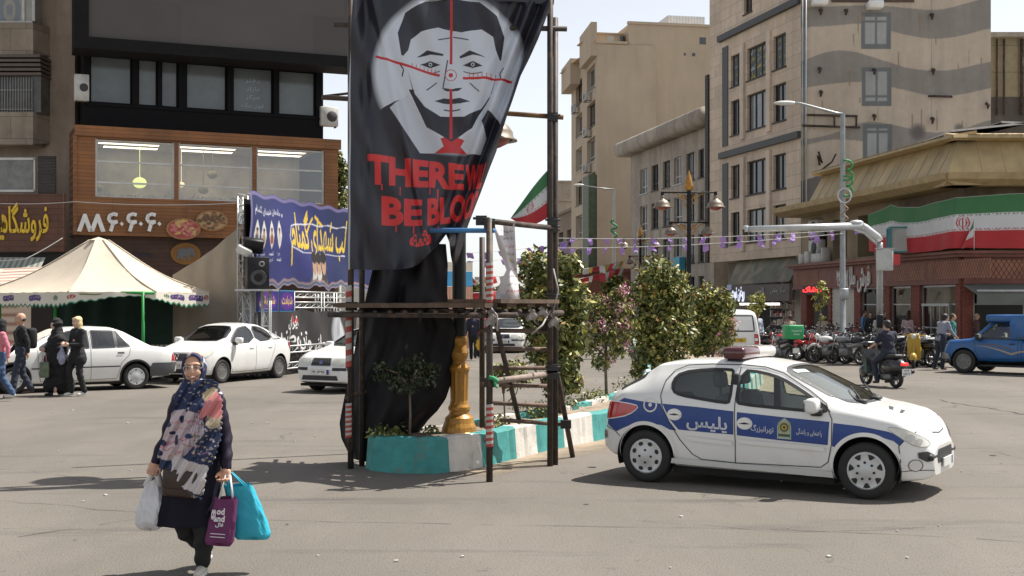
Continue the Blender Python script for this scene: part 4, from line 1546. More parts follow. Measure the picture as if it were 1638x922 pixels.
cv=Canvas(1.1,1.3,44,(.30,.29,.25))
cv.ell(.55,.65,.42,.56,(.19,.21,.23));cv.ell(.55,.66,.22,.38,(.30,.29,.25))
cv.poly([(.42,.78),(.5,.84),(.6,.84),(.68,.78),(.66,.6),(.6,.42),(.56,.56),(.5,.42),(.44,.6)],(.2,.22,.24))
x0,z0=S(30),Z(30,30)
cv.sheet('tooth_emblem',lambda u,v:np.stack([x0-.55+u*1.1,np.full_like(u,-.853),z0-.65+v*1.5],1),PRINT,wf)
z0,z1=Z(0,186),Z(0,96)
mb=MB()
for k in range(5):
 mb.box((0,-1.12+.02*k,z1-.12-k*.16),(bx+.05,-.0,z1-.02-k*.16))
mb.build('louvre',mat('brown_louvre',(.10,.075,.06),.6),r)
mb=MB()
for k in range(30):
 x=.1+k*(bx-.4)/29
 mb.tube([(x,-.98,z0),(x,-.98,z1-.8)],.012,5)
for zz_ in(z0+.1,z0+.8):
 mb.tube([(0,-.98,zz_),(bx-.25,-.98,zz_)],.015,5)
bars=mb.build('window_bars',mat('pale_bars',(.3,.3,.28),.5),r)
mb=MB();mb.box((0,-.8,z0),(bx-.4,-.75,z1-.7));mb.box((bx-.35,-.9,z0),(bx,0,z1-.7));mb.build('pane',mat('brown_grey_pane',(.07,.068,.062),.25,var=.5,scale=2),r)
# shop under it, with its own sign
f=Fac(-60,43.5,104,43.5)
S,Z=f.s,f.z
r=f.root('grocery_shop','brown boarded shop with yellow Persian lettering at the left edge','shop')
mb=MB();mb.box((0,-.2,Z(0,403)),(f.L,.1,Z(0,311)));
bd=mb.build('sign_board',mat('dark_red_brown_boards',(.10,.04,.022),.6,var=.2,brick=dict(w=3.4,h=.22,ms=.012)),r)
YEL=mat('yellow_letters',(.62,.42,.03),.45)
fn=lambda x,y,o:(x,-.203-o,y)
mb=MB();letters3d(mb,'فروشگاه',fn,S(45),Z(45,356),w=S(82)-S(9),h=1.35,stretch=True,depth=.07,bold=.012)
letters3d(mb,'یک',fn,S(-3),Z(-3,354),w=.62,h=1.35,stretch=True,depth=.07,bold=.012);mb.build('sign_lettering',YEL,bd)
mb=MB();mb.box((0,-.1,Z(0,309)),(S(58),.0,Z(0,252)))
for a,b,c,d in((0,S(58),252,256),(0,S(58),303,309)):
 pass
mb.build('display_pane',mat('grey_display',(.13,.13,.125),.2,var=.3),r)
mb=MB()
for c in(Z(0,308),Z(0,257)):
 mb.box((0,-.16,c),(S(58),-.101,c+.08))
mb.box((S(56.5),-.16,Z(0,308)),(S(58.5),-.1,Z(0,253)));mb.build('display_frame',FRAMEW,r)
mb=MB()
for k in range(12):
 mb.box((S(62),-.1+.01*(k%2),Z(0,310)+k*.11),(S(90),.02,Z(0,310)+k*.11+.09))
mb.build('louvre_vent',DKMET,r)
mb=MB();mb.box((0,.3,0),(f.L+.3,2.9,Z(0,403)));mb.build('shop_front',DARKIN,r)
# striped awning
cv=Canvas(4.0,.5,120,(.36,.34,.30))
for k in range(16):
 cv.poly([(k*.25,0),(k*.25+.11,0),(k*.25+.11,.5),(k*.25,.5)],(.13,.19,.16))
za=Z(0,432)
cv.sheet('awning',lambda u,v:np.stack([S(-60)+u*(S(78)-S(-60)),-.3-.5*(1-v),za+v*.42],1),PRINT,r)
# ------------------------------------------------------------------ far background of the avenue
def slab(px0,px1,py,d,name,label,m,depth=8,d1=None,rows=None,cat='building',group=None):
 f=Fac(px0,d,px1,d1 or d)
 r=f.root(name,label,cat,group)
 zt=f.z(px0,py)
 mb=MB()
 holes=[]
 if rows:
  n,h,gap,z0=rows
  z=z0
  while z+h<zt-.5:
   for i in range(n):
    w=f.L/n
    holes.append((w*i+w*.22,w*i+w*.78,z,z+h))
   z+=h+gap
 holed(mb,0,f.L,0,zt,holes,.3)
 shell(mb,0,f.L,0,zt,depth)
 mb.box((-.2,-.25,zt),(f.L+.2,.2,zt+.3))
 mb.build('wall',m,r)
 for h in holes:
  mb=MB();mb.quad((h[0],.25,h[2]),(h[1],.25,h[2]),(h[1],.25,h[3]),(h[0],.25,h[3]));mb.build('window',PANE,r)
 return r
FARB=mat('far_beige',(.40,.33,.25),.9,streak=.2)
slab(886,934,322,190,'beige_block','beige block in the distance left of the tan tower',FARB,rows=(3,1.6,1.5,3.5))
slab(893,922,292,215,'far_block','small set back block on the skyline behind the beige one',FARB)
rr_=slab(880,917,352,150,'terraced_house','dark lower house with balconies beside the far avenue',mat('far_brown',(.25,.19,.14),.9,streak=.3),rows=(3,1.8,1.2,2.5),d1=135)
slab(918,1010,436,100,'shop_row','row of low shops with a rust red front under the tan tower',mat('rust_red_front',(.16,.06,.04),.8,streak=.3),rows=(4,1.7,2,.3))
slab(546,690,424,75,'white_building','plain white rendered building behind the black cloth',mat('white_render',(.72,.68,.61),.8,streak=.12))
# boarded site fence left of the lamp post
f=Fac(690,51,756,52)
r=f.root('site_fence','tall cream and salmon site boards with a blue band','fence')
for nm,a,b,m_ in(('salmon_board',560,458,mat('salmon_sheet',(.52,.29,.20),.7,var=.08,wave=dict(s=2.2,dir='X',a=.2))),('blue_band',457.5,433,mat('blue_sheet',(.06,.30,.55),.6,var=.1)),('cream_board',432.5,418,mat('cream_sheet',(.62,.56,.46),.7,var=.06))):
 z0,z1=max(0,f.z(650,a)),f.z(650,b)
 mb=MB();mb.box((0,0,z0),(f.L,.08,z1));mb.build(nm,m_,r)
ze=2.26
pl=[P(-40,468,35.5),P(109,468,31.8),P(250,468,32.2),P(335,468,34.5),P(300,455,38.5),P(150,455,39.5),P(0,455,39)]
for p in pl:
 p.z=ze
apex=P(158,385,34.8)
t=thing('market_tent','cream canvas canopy with scalloped printed valance on green poles','tent',(apex.x,apex.y,0))
b0=Vector((apex.x,apex.y,0))
CANV=mat('cream_canvas',(.54,.46,.36),.9,var=.06,scale=1.5,bump=.25,bscale=5)
mb=MB()
NP=len(pl)
def roofpt(i,u,v):
 a,b=pl[i],pl[(i+1)%NP]
 e=a.lerp(b,u)
 off=Vector((a.x-apex.x,a.y-apex.y,0)).normalized()*.28
 off2=Vector((b.x-apex.x,b.y-apex.y,0)).normalized()*.28
 tp=apex+off.lerp(off2,u)
 q=e.lerp(tp,v)
 q.z-=.20*math.sin(math.pi*v)*(1-.3*v)+.10*math.sin(math.pi*u)*(1-v)*v*2
 q.z+=.012*math.sin(u*40+v*9)*math.sin(math.pi*v)
 return q-b0
for i in range(NP):
 mb.grid(lambda u,v,i=i:roofpt(i,u,v),14,12)
cap=[apex+Vector((math.cos(k)*.28,math.sin(k)*.28,0))-b0 for k in np.linspace(0,6.28,10)[:-1]]
mb.add(cap+[apex+Vector((0,0,.1))-b0],[(k,(k+1)%9,9)for k in range(9)],True)
mb.build('canopy',CANV,t)
# seams along the hips
mb=MB()
for i in range(NP):
 mb.tube([roofpt(i,0,v)+Vector((0,0,.012))for v in np.linspace(0,1,10)],.022,5)
mb.build('seam',CANV,t)
# valance: printed strip along the front edges
tot=[0]
fr=pl[:4]
for a,b in zip(fr[:-1],fr[1:]):
 tot.append(tot[-1]+(b-a).length)
Lv=tot[-1]
cv=Canvas(Lv,.40,520,(.60,.56,.47))
GRN=(.02,.17,.09)
n=42
xs=np.linspace(0,Lv,600)
sc=.045+.03*np.cos(xs/Lv*n*2*math.pi)
cv.poly([(x,0)for x in(0,Lv)]+[(x,s_+.035)for x,s_ in zip(xs[::-1],sc[::-1])],GRN)
low=np.interp(cv.X[0],xs,sc-.028)
cv.line([(0,.125),(Lv,.125)],.012,(.3,.28,.22))
rr=random.Random(2)
def cart(x,w,col=(.07,.03,.15)):
 cv.poly([(x-w,.26),(x-w*.85,.33),(x+w*.85,.33),(x+w,.26),(x+w*.85,.19),(x-w*.85,.19)],col)
 cv.text('السلام علیک',x,.262,(.6,.56,.5),w=w*1.5,h=.09,stretch=True)
sx=lambda px:np.interp(px,[-40,109,250,335],tot)
for px_,w_ in((18,.34),(60,.36),(283,.34),(313,.36)):
 cart(float(sx(px_)),w_)
for px_,c_ in((91,(.05,.13,.08)),(114,(.35,.08,.06)),(266,(.08,.15,.08)),(330,(.3,.08,.06))):
 cv.ell(float(sx(px_)),.26,.12,.07,c_)
 cv.text('یا',float(sx(px_)),.26,(.55,.5,.4),w=.1)
cv.poly([(sx(125),.33),(sx(165),.33),(sx(160),.27),(sx(130),.27)],(.14,.16,.05))
x195,x240=float(sx(193)),float(sx(243))
def val(u,v):
 s_=u*Lv
 x=np.interp(s_,tot,[p.x for p in fr]);y=np.interp(s_,tot,[p.y for p in fr])
 lift=np.clip(1-np.abs(s_-float(sx(205)))/1.9,0,1)*.30*(1-v)
 rightup=np.clip((s_-float(sx(240)))/3,0,1)*.0
 z=ze-.40+v*.40+lift+.012*np.sin(s_*9)
 return np.stack([x-b0.x,y-b0.y-.03-.03*np.sin(s_*5)*(1-v),z],1)
lowf=lambda u,v:v*.40>=np.interp(u*Lv,xs,sc-.03)
cv.sheet('valance',val,PRINT,t,keep=lowf)
GP=mat('green_pole_paint',(.02,.26,.05),.45)
for q in(P(229,468,32.1),P(88,468,33),P(0,468,38.6),P(300,468,38.4)):
 mb=MB();mb.tube([(q.x-b0.x,q.y-b0.y,0),(q.x-b0.x,q.y-b0.y,ze)],.042,8);mb.box((q.x-b0.x-.1,q.y-b0.y-.1,0),(q.x-b0.x+.1,q.y-b0.y+.1,.03));mb.build('pole',GP,t)
mb=MB();a,b=P(193,467,32.05),P(247,467,32.15);mb.tube([(a.x-b0.x,a.y-b0.y,ze-.02),(b.x-b0.x,b.y-b0.y,ze-.02)],.04,6);mb.build('rail',GP,t)
# dark green sheet closing the back
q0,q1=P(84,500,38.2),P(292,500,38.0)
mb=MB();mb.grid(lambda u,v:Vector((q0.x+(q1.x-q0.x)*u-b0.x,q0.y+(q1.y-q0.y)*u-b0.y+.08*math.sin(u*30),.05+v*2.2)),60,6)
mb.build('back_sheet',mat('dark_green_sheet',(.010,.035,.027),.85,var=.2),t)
# second, striped canopy behind it at the left edge
a=P(-60,425,41);
t=thing('striped_canopy','pink and white striped canopy half hidden behind the cream tent','tent',(a.x+1.5,41,0))
cv=Canvas(4,2,40,(.60,.50,.42))
for k in range(7):
 cv.line([(0,.15+k*.3),(4,.05+k*.3)],.05,(.30,.14,.10))
cv.sheet('canopy',lambda u,v:np.stack([-1.5+u*4.4,-.8+1.6*v,2.35+.7*v+.2*(1-np.abs(u-.7))],1),PRINT,t)
cv.sheet('side_sheet',lambda u,v:np.stack([-1.5+u*1.9,np.full_like(u,.9),.3+2.0*v],1),PRINT,t)
mb=MB()
for x in(-1.4,2.8):
 mb.tube([(x,.8,0),(x,.8,3.0)],.04,6)
mb.build('pole',STEEL,t)
# low white picket skirt behind the parked cars
f=Fac(118,36.5,285,36.2)
r=f.root('picket_fence','low white picket fence under the tent behind the parked cars','fence')
mb=MB()
x=0
while x<f.L:
 mb.box((x,0,.1),(x+.09,.03,.78));x+=.13
mb.box((0,.031,.2),(f.L,.06,.28));mb.box((0,.031,.6),(f.L,.06,.68))
mb.build('picket_panel',mat('old_white_paint',(.55,.53,.47),.7),r)
# pavement edge
SIDEW=mat('pavement_stone',(.34,.31,.27),.9,var=.2,brick=dict(w=.5,h=.5,ms=.012,rot=(0,0,0)))
mb=MB()
mb.add([(-40,33.6,.12),(-6.6,34.6,.12),(-5.6,39,.12),(-3.0,50,.12),(-3,60,.12),(-40,60,.12)],[(0,1,2,3,4,5)])
mb.add([(-40,33.6,0),(-6.6,34.6,0),(-6.6,34.6,.12),(-40,33.6,.12)],[(0,1,2,3)])
mb.add([(-6.6,34.6,0),(-5.6,39,0),(-5.6,39,.12),(-6.6,34.6,.12)],[(0,1,2,3)])
tag(mb.build('pavement',SIDEW),'raised pavement of worn paving slabs on the left side',kind='structure')
mb=MB()
mb.add([(10.5,70,.12),(13.2,55,.12),(16.2,45.0,.12),(60,45.0,.12),(60,80,.12)],[(0,1,2,3,4)])
pp=[(10.5,70),(13.2,55),(16.2,45.0),(60,45.0)]
for a,b in zip(pp[:-1],pp[1:]):
 mb.quad((*a,0),(*b,0),(*b,.12),(*a,.12))
tag(mb.build('pavement',SIDEW),'raised pavement along the corner shops on the right',kind='structure')
# ------------------------------------------------------------------ dark tarpaulin sheet
A_,B_,C_,D_=P(386,360,36.6),P(276,440,37.4),P(276,548,36.8),P(424,540,35.6)
def tarp(u,v):
 top=B_.lerp(A_,u);bot=C_.lerp(D_,u)
 q=top.lerp(bot,1-v)
 q.x+=.55*u*(math.sin(math.pi*(1-v))*-1.0)*.55
 q.z-=.10*math.sin(math.pi*u)*v
 q.y+=.06*math.sin(u*9+v*3)*(1-v*.5)+.03*math.sin(u*23)
 return q
mb=MB();mb.grid(tarp,60,50)
mb.grid(lambda u,v:tarp(u,v)+Vector((.0,.02,0)),60,50)
tag(mb.build('tarpaulin',mat('grey_brown_tarp',(.27,.235,.185),.8,var=.1,scale=.8,streak=.2),fix=False),'large grey brown tarpaulin stretched to a peak beside the tent','tarpaulin')
# ------------------------------------------------------------------ blue stage billboard and its truss
f=Fac(396,34.5,640,46.5)
r=f.root('stage_billboard','dark blue printed billboard with yellow Persian calligraphy on a steel truss','billboard')
S,Z=f.s,f.z
zt,zb=Z(396,306),Z(396,470)
Wb,Hb=f.L,zt-zb
cv=Canvas(Wb,Hb,620,(.030,.040,.105))
yv=lambda px,py:Z(px,py)-zb
cv.ell(S(470),yv(470,400),3.2,2.2,(.040,.045,.16),.9)
cv.line([(0,Hb-.06),(Wb,Hb-.06)],.12,(.16,.14,.28))
cv.line([(.06,0),(.06,Hb)],.12,(.16,.14,.28))
WT=(.60,.60,.66)
cv.text('خادمان شهدای گمنام',S(425),yv(425,340),WT,w=S(447)-S(404),h=.30,stretch=True)
cv.line([(S(403),yv(403,340)),(S(404.5),yv(404,337)),(S(406),yv(406,335))],.03,WT);cv.line([(S(448),yv(448,342)),(S(449.5),yv(449,344)),(S(448),yv(448,347))],.03,WT)
for i,px_ in enumerate((406.5,417,430,443)):
 x,y=S(px_),yv(px_,376)
 cv.poly([(x-.17,y),(x-.1,y+.24),(x,y+.42),(x+.1,y+.24),(x+.17,y),(x+.1,y-.24),(x,y-.42),(x-.1,y-.24)],(.58,.56,.55))
 cv.ell(x,y-.12,.10,.16,((.10,.10,.11),(.32,.22,.12),(.26,.08,.04),(.45,.45,.42))[i])
 cv.ell(x,y+.08,.06,.085,(.34,.20,.13))
 cv.ell(x,y+.15,.065,.05,(.05,.04,.035))
 for k in range(2):
  cv.text('شهید',x,y-.55-k*.17,WT,w=.3,h=.12,stretch=True)
YL=(.66,.47,.06)
xa,xb=S(462),S(552)
cv.text('لب شهدای گمنام',(xa+xb)/2,yv(505,384),YL,w=xb-xa,h=1.75,stretch=True,bold=.02)
cv.line([(S(515),yv(515,362)),(S(503),yv(503,346))],.10,YL);cv.line([(S(488),yv(488,378)),(S(500),yv(500,350))],.09,YL)
cv.line([(S(552),yv(552,366)),(S(480),yv(480,358)),(S(463),yv(463,362)),(S(460),yv(460,378)),(S(463),yv(463,395)),(S(480),yv(480,404)),(S(552),yv(552,411))],.035,WT)
cv.text('شهدای گمنام',S(590),yv(590,384),YL,w=2.0,h=1.2,stretch=True,bold=.02)
for i,px_ in enumerate((498,506.5,515)):
 x=S(px_);y=yv(px_,425)
 cv.ell(x,y-.9,.40,.62,(.07,.06,.05)if i%2 else(.12,.11,.09))
 cv.ell(x+.04,y-.34,.19,.40,(.50,.48,.45)if i<2 else(.06,.05,.045))
 cv.ell(x+.02,y,.18,.30,(.42,.27,.17))
 cv.ell(x,y+.24,.24,.18,(.03,.028,.028))
 cv.line([(x-.06,y+.05),(x+.12,y+.05)],.035,(.12,.08,.06))
xs=np.linspace(0,Wb,400)
wv_=.20+.14*np.abs(np.sin(xs*1.7))+.03*np.sin(xs*9)
for dz,c_ in((.16,(.25,.18,.20)),(.08,(.05,.10,.16)),(.02,(.25,.20,.26))):
 cv.poly([(x,0)for x in(0,Wb)]+[(x,s_+dz-.02)for x,s_ in zip(xs[::-1],wv_[::-1])],c_)
low=lambda u,v:v*Hb>=np.interp(u*Wb,xs,wv_-.06)
cv.smooth(1)
cv.sheet('printed_banner',lambda u,v:np.stack([u*Wb,-.05+.035*np.sin(u*30+v*5)*(1-v)+.05*np.sin(v*6+u*9),v*Hb+zb+.04*np.sin(u*60)*v*v],1),PRINTV,r,keep=low)
TRUSS=mat('truss_aluminium',(.42,.42,.41),.4,.5,var=.1)
def truss(mb,a,b,w=.3,n=None,up=Vector((0,0,1))):
 a,b=Vector(a),Vector(b)
 t_=(b-a).normalized()
 n=n or max(2,int((b-a).length/.45))
 s_=t_.cross(up)
 s_=s_.normalized()if s_.length>.1 else Vector((1,0,0))
 u_=s_.cross(t_).normalized()
 cs=[(u_+s_)*w/2,(u_-s_)*w/2,(-u_-s_)*w/2,(-u_+s_)*w/2]
 for c in cs:
  mb.tube([a+c,b+c],.024,6)
 for k in range(n):
  p,q=a.lerp(b,k/n),a.lerp(b,(k+1)/n)
  for j in range(4):
   c,d=cs[j],cs[(j+1)%4]
   mb.tube([p+c,q+d],.011,4,cap=False)
   mb.tube([q+c,q+d],.011,4,cap=False)
mb=MB()
truss(mb,(.45,.3,0),(.45,.3,zt-.1));mb.build('truss_post',TRUSS,r)
mb=MB();truss(mb,(Wb,.25,0),(Wb,.25,zt+.1));mb.build('truss_post',TRUSS,r)
mb=MB();truss(mb,(.3,.3,zt-.2),(Wb-.2,.3,zt-.2));mb.build('truss_beam',TRUSS,r)
mb=MB();mb.box((.1,.12,zb+.5),(Wb-.1,.16,zt-.2));mb.build('backing_board',BLACK,r)
# stage front: truss rail, small blue boards, black printed sheet
f=Fac(404,33.3,560,39.5)
S,Z=f.s,f.z
r=f.root('stage','steel truss stage front dressed with a black banner of white calligraphy','stage')
z1=Z(404,463)
mb=MB()
for z_ in(z1-.12,z1-.42):
 truss(mb,(S(462),.1,z_),(f.L,.1,z_),.16)
truss(mb,(S(425),-.25,.7),(f.L,-.25,.7),.18);truss(mb,(S(425),-.25,.25),(f.L,-.25,.25),.16)
for px_ in(408,441,468,516,536):
 truss(mb,(S(px_),.1,0),(S(px_),.1,z1-.05),.2)
mb.build('truss_frame',TRUSS,r)
for a,b,tx in((405.5,441,'شهرداری'),(443,467,'شهادت')):
 w_=S(b)-S(a)
 cv=Canvas(w_,.62,90,(.028,.03,.16))
 cv.poly([(0,0),(w_,0),(w_,.04),(0,.04)],(.05,.2,.3));cv.poly([(0,.58),(w_,.58),(w_,.62),(0,.62)],(.05,.2,.3))
 cv.ell(w_/2,.31,w_*.44,.24,(.09,.03,.2))
 cv.text(tx,w_/2,.31,(.55,.40,.10),w=w_*.7,h=.30,stretch=True,bold=.02)
 cv.sheet('blue_board',lambda u,v,a=a,w_=w_:np.stack([S(a)+u*w_,np.full_like(u,-.08),z1-.62+v*.62],1),PRINTV,r)
 mb=MB();mb.box((S(a),-.07,z1-.62),(S(a)+w_,.0,z1));mb.build('board_back',STEEL,r)
x0=S(404)
Ws,Hs=f.L-x0,z1-.62
cv=Canvas(Ws,Hs,420,(.022,.02,.02))
def ss(px):return S(px)-x0
WH_=(.62,.61,.60)
cv.text('جان و تن وطن',ss(478),.88,WH_,w=ss(512)-ss(445),h=.62,stretch=True,bold=.02,rot=-.12)
cv.text('دارد ایران',ss(430),.95,WH_,w=ss(447)-ss(412),h=.48,stretch=True,bold=.015,rot=-.1)
cv.text('ایران',ss(458),1.40,WH_,w=.62,h=.36,stretch=True,bold=.015)
cv.text('ما',ss(463),1.52,(.45,.03,.03),w=.26,h=.25,stretch=True,bold=.03)
cv.poly([(ss(513),0),(ss(520),0),(ss(519),.5),(ss(517),.85),(ss(511),.6)],(.38,.02,.02))
cv.ell(ss(531),1.05,.42,.75,(.42,.43,.45),.5);cv.ell(ss(531),1.25,.18,.35,(.30,.31,.33),.4);cv.ell(ss(536),.5,.4,.45,(.36,.37,.39),.5)
def blk(u,v):
 x=x0+u*Ws
 sag=.10*np.sin(np.clip((u-.35)/.3,0,1)*math.pi)*v
 fold=.05*np.sin(u*26+v*4)*(1-v*.4)+.03*np.sin(u*61-v*6)
 return np.stack([x,-.16+fold-.1*(1-v),v*Hs+.12*np.exp(-((u-.42)/.05)**2)*v+.02-sag*.3],1)
cv.sheet('black_banner',blk,PRINT,r)
# stage sound gear
def boxspeaker(loc,rz,label):
 t=thing('loudspeaker',label,'speaker',loc,rz)
 t.scale=(.72,.72,.68)
 mb=MB();mb.rbox((-.4,-.38,0),(.4,.38,1.25),.03,2);mb.build('cabinet',BLACK,t)
 mb=MB();mb.lathe([(.0,-.36),(.10,-.37),(.26,-.395),(.29,-.41),(.30,-.38)],(0,0,.45),20,'y');mb.build('woofer',mat('speaker_cone',(.05,.05,.05),.5),t)
 mb=MB();mb.lathe([(.0,-.375),(.06,-.38),(.10,-.40),(.11,-.38)],(.12,0,.98),14,'y');mb.build('tweeter',mat('speaker_horn',(.3,.3,.3),.4),t)
 return t
q=P(411,463,33.2)
t=thing('speaker_stand','slim steel stand carrying the loudspeaker beside the blue billboard','stand',(q.x,q.y,0))
mb=MB();truss(mb,(-.25,0,0),(-.25,0,q.z-.06),.2);truss(mb,(.25,0,0),(.25,0,q.z-.06),.2);mb.box((-.5,-.4,q.z-.05),(.5,.4,q.z-.001));mb.build('frame',TRUSS,t)
boxspeaker((q.x,q.y,q.z),.35,'black loudspeaker cabinet on a steel stand before the blue billboard')
q2=P(411,415,33.2)
t=thing('floodlight','pale floodlight perched on top of the black loudspeaker','lamp',(q.x-.05,q.y,q.z+.85))
mb=MB();mb.rbox((-.30,-.12,.12),(.22,.1,.5),.03,1,(.5,.1,.3));mb.build('housing',BLACK,t)
mb=MB();mb.rbox((-.45,-.3,.05),(-.05,-.1,.26),.03,1,(.4,.4,.5));mb.build('lamp_head',mat('lamp_pale',(.5,.5,.46),.4),t)
mb=MB();mb.tube([(0,0,0),(0,0,.2)],.03,6);mb.build('bracket',DKMET,t)
# ------------------------------------------------------------------ lamp posts of the median
GOLD=mat('gold_paint',(.42,.205,.035),.38,.25,var=.25,scale=6,streak=.2,bump=.15,dirt=dict(c=(.16,.075,.02),s=4,lo=.56,hi=.72))
LBELL=mat('bell_shade_metal',(.21,.17,.13),.45,.3,var=.3,scale=8)
REDGL=mat('red_lamp_glass',(.24,.05,.04),.3)
def lamp_post(loc,rz,label,zU,zL,aL=.66):
 t=thing('lamp_post',label,'street lamp',loc,rz,'ornate lamp posts along the median')
 mb=MB()
 prof=[(.34,-.1),(.34,.0),(.30,.03),(.285,.10),(.255,.16),(.235,.24),(.175,.29),(.165,.33),(.185,.36),(.185,.40),(.16,.44),(.148,.5),(.158,.92),(.178,.97),(.178,1.0),(.13,1.06),(.118,1.10),(.15,1.17),(.157,1.22),(.13,1.29),(.115,1.33),(.14,1.39),(.142,1.44),(.10,1.49)]
 n=24
 vs,fs=[],[]
 for r_,h in prof:
  h*=.80
  for k in range(n):
   fl=.72-(.05*(k%2)if.38<h<.76 else 0)
   vs.append((r_*fl*math.cos(2*math.pi*k/n),r_*fl*math.sin(2*math.pi*k/n),h))
 for i in range(len(prof)-1):
  for k in range(n):
   a,b=i*n+k,i*n+(k+1)%n
   fs.append((a,b,b+n,a+n))
 mb.add(vs,fs,False)
 mb.build('cast_base',GOLD,t)
 mb=MB();mb.lathe([(.085,1.15),(.08,3.0),(.072,zU+.05),(.075,zU+.1)],n=14);mb.build('pole',BLACK,t)
 mb=MB();mb.lathe([(.11,zU+.08),(.16,zU+.15),(.15,zU+.3),(.09,zU+.55),(.045,zU+.68),(.0,zU+.85)],n=14);mb.build('finial',GOLD,t)
 for zz_,ax in((zU,.98),(zL,aL)):
  mb=MB();mb.tube([(-ax,0,zz_),(ax,0,zz_)],.028,6)
  arm=mb.build('arm',BLACK,t)
  mb=MB()
  for sg in(-1,1):
   mb.tube([(sg*(.08+.50*q),0,zz_-.04-.5*(1-q)**2)for q in np.linspace(0,1,7)],.022,5)
   mb.tube([(sg*(.09+.25*q),.0,zz_-.06-.22*(1-q)**2)for q in np.linspace(0,1,6)],.02,5)
   mb.lathe([(.05,-.01),(.08,0),(.05,.01)],(sg*.18,0,zz_-.16),8,'y')
  mb.build('scroll_bracket',GOLD,arm)
  k=1.0 if zz_==zU else.78
  for sg in(-1,1):
   x=sg*ax
   mb=MB()
   mb.lathe([(.03,zz_+.02),(.04,zz_-.1*k),(.09*k,zz_-.12*k),(.07*k,zz_-.18*k),(.11*k,zz_-.26*k),(.22*k,zz_-.32*k),(.29*k,zz_-.42*k),(.30*k,zz_-.50*k),(.36*k,zz_-.54*k),(.36*k,zz_-.56*k),(.28*k,zz_-.545*k)],(x,0,0),18)
   s_=mb.build('lamp_shade',LBELL,t)
   mb=MB();mb.lathe([(.06,zz_+.03),(.065,zz_-.2*k),(.0,zz_-.22*k)],(x,0,0),10);mb.build('socket',BLACK,s_)
   mb=MB();mb.lathe([(.25*k,zz_-.54*k),(.2*k,zz_-.60*k),(.08*k,zz_-.66*k),(0,zz_-.66*k)],(x,0,0),14);mb.build('glass_bowl',REDGL,s_)
 return t
LP0=Vector((-.64,15.15,.36))
lp=lamp_post(LP0,.12,'ornate lamp post with a gold cast base beside the black draped scaffold',6.3,3.98,.43)
for px_,d_,lb in((1102,46,'ornate four lamp post with gold finial behind the police car roof'),(1024,77,'ornate lamp post further along the median above the pink shrub'),(935,120,'farthest ornate lamp post above the tall green shrub')):
 lq=lamp_post(((px_-CX)/F*d_,d_,.30),0,lb,5.78,4.68)if d_==46 else copy_tree(lq,None,((px_-CX)/F*d_,d_,.30),0,lb)
mb=MB();mb.rbox((-.40,-.36,-.04),(.36,.40,.05),.03,1)
tag(mb.build('foundation_slab',mat('rough_concrete',(.20,.17,.13),.95,var=.3),None,LP0+Vector((0,0,-.04))),'rough concrete slab under the gold lamp post base','slab')
# ------------------------------------------------------------------ scaffold tower
t=thing('scaffold_tower','rusty pipe scaffold tower with a plank deck and red and white wrapped legs','scaffold',(-.3,14.4,0))
sb=Vector((-.3,14.4,0))
def pipe(pts,r=.03,name='pipe',m=RUST,n=8):
 mb=MB();mb.tube([Vector(p)-sb for p in pts],r,n)
 return mb.build(name,m,t)
DPIPE=mat('dark_pipe',(.055,.042,.036),.6,.3,var=.35,scale=8,dirt=dict(c=(.12,.075,.05),s=6,lo=.55,hi=.65))
L1=G(561,750);L1b=G(548,745);L2=G(783,771);R1=G(880,746);R2=G(888,744)
B2=Vector((.22,16.6,.38));B1=Vector((-1.35,16.4,0))
TOPZ=7.2
legs={}
for nm,p,tz in(('L1',L1,TOPZ),('L2',L2,2.85),('R1',R1,TOPZ),('R2',R2,5.35)):
 o=pipe([p,(p.x,p.y,tz)],.036,'leg',DPIPE)
 legs[nm]=o
pipe([B1,(B1.x,B1.y,TOPZ)],.036,'leg',DPIPE)
# inner leg of the left pair
Lb=L1+Vector((.10,.25,0));pipe([Lb,(Lb.x,Lb.y,5.2)],.034,'leg',DPIPE)
Lc=G(770,742);pipe([Lc+Vector((0,.35,.40)),(Lc.x,Lc.y+.35,2.75)],.034,'leg',DPIPE)
# warning wraps
def wrap(p,z0,z1,par,r=.040):
 mb=MB()
 n=14
 for k in range(n*2):
  for j in range(12):
   a0,a1=2*math.pi*j/12,2*math.pi*(j+1)/12
   h=(z1-z0)/(n*2)
   tw=h*1.6
   mb.cur=(k//2)%2
   zf=lambda a:z0+k*h+tw*(a/(2*math.pi))
   q=[(p.x+r*math.cos(a0),p.y+r*math.sin(a0),zf(a0)),(p.x+r*math.cos(a1),p.y+r*math.sin(a1),zf(a1))]
   mb.quad(Vector(q[0])-sb,Vector(q[1])-sb,Vector((q[1][0],q[1][1],q[1][2]+h))-sb,Vector((q[0][0],q[0][1],q[0][2]+h))-sb)
 mb.build('warning_tape',[mat('tape_red',(.34,.045,.03),.5,var=.2),mat('tape_white',(.42,.39,.35),.5,var=.15)],par)
wrap(L2,.36,.82,legs['L2']);wrap(L2,1.92,2.35,legs['L2'])
wrap(L1+Vector((-.02,-.01,0)),1.15,2.1,legs['L1']);wrap(L1+Vector((-.02,-.01,0)),.35,.75,legs['L1'])
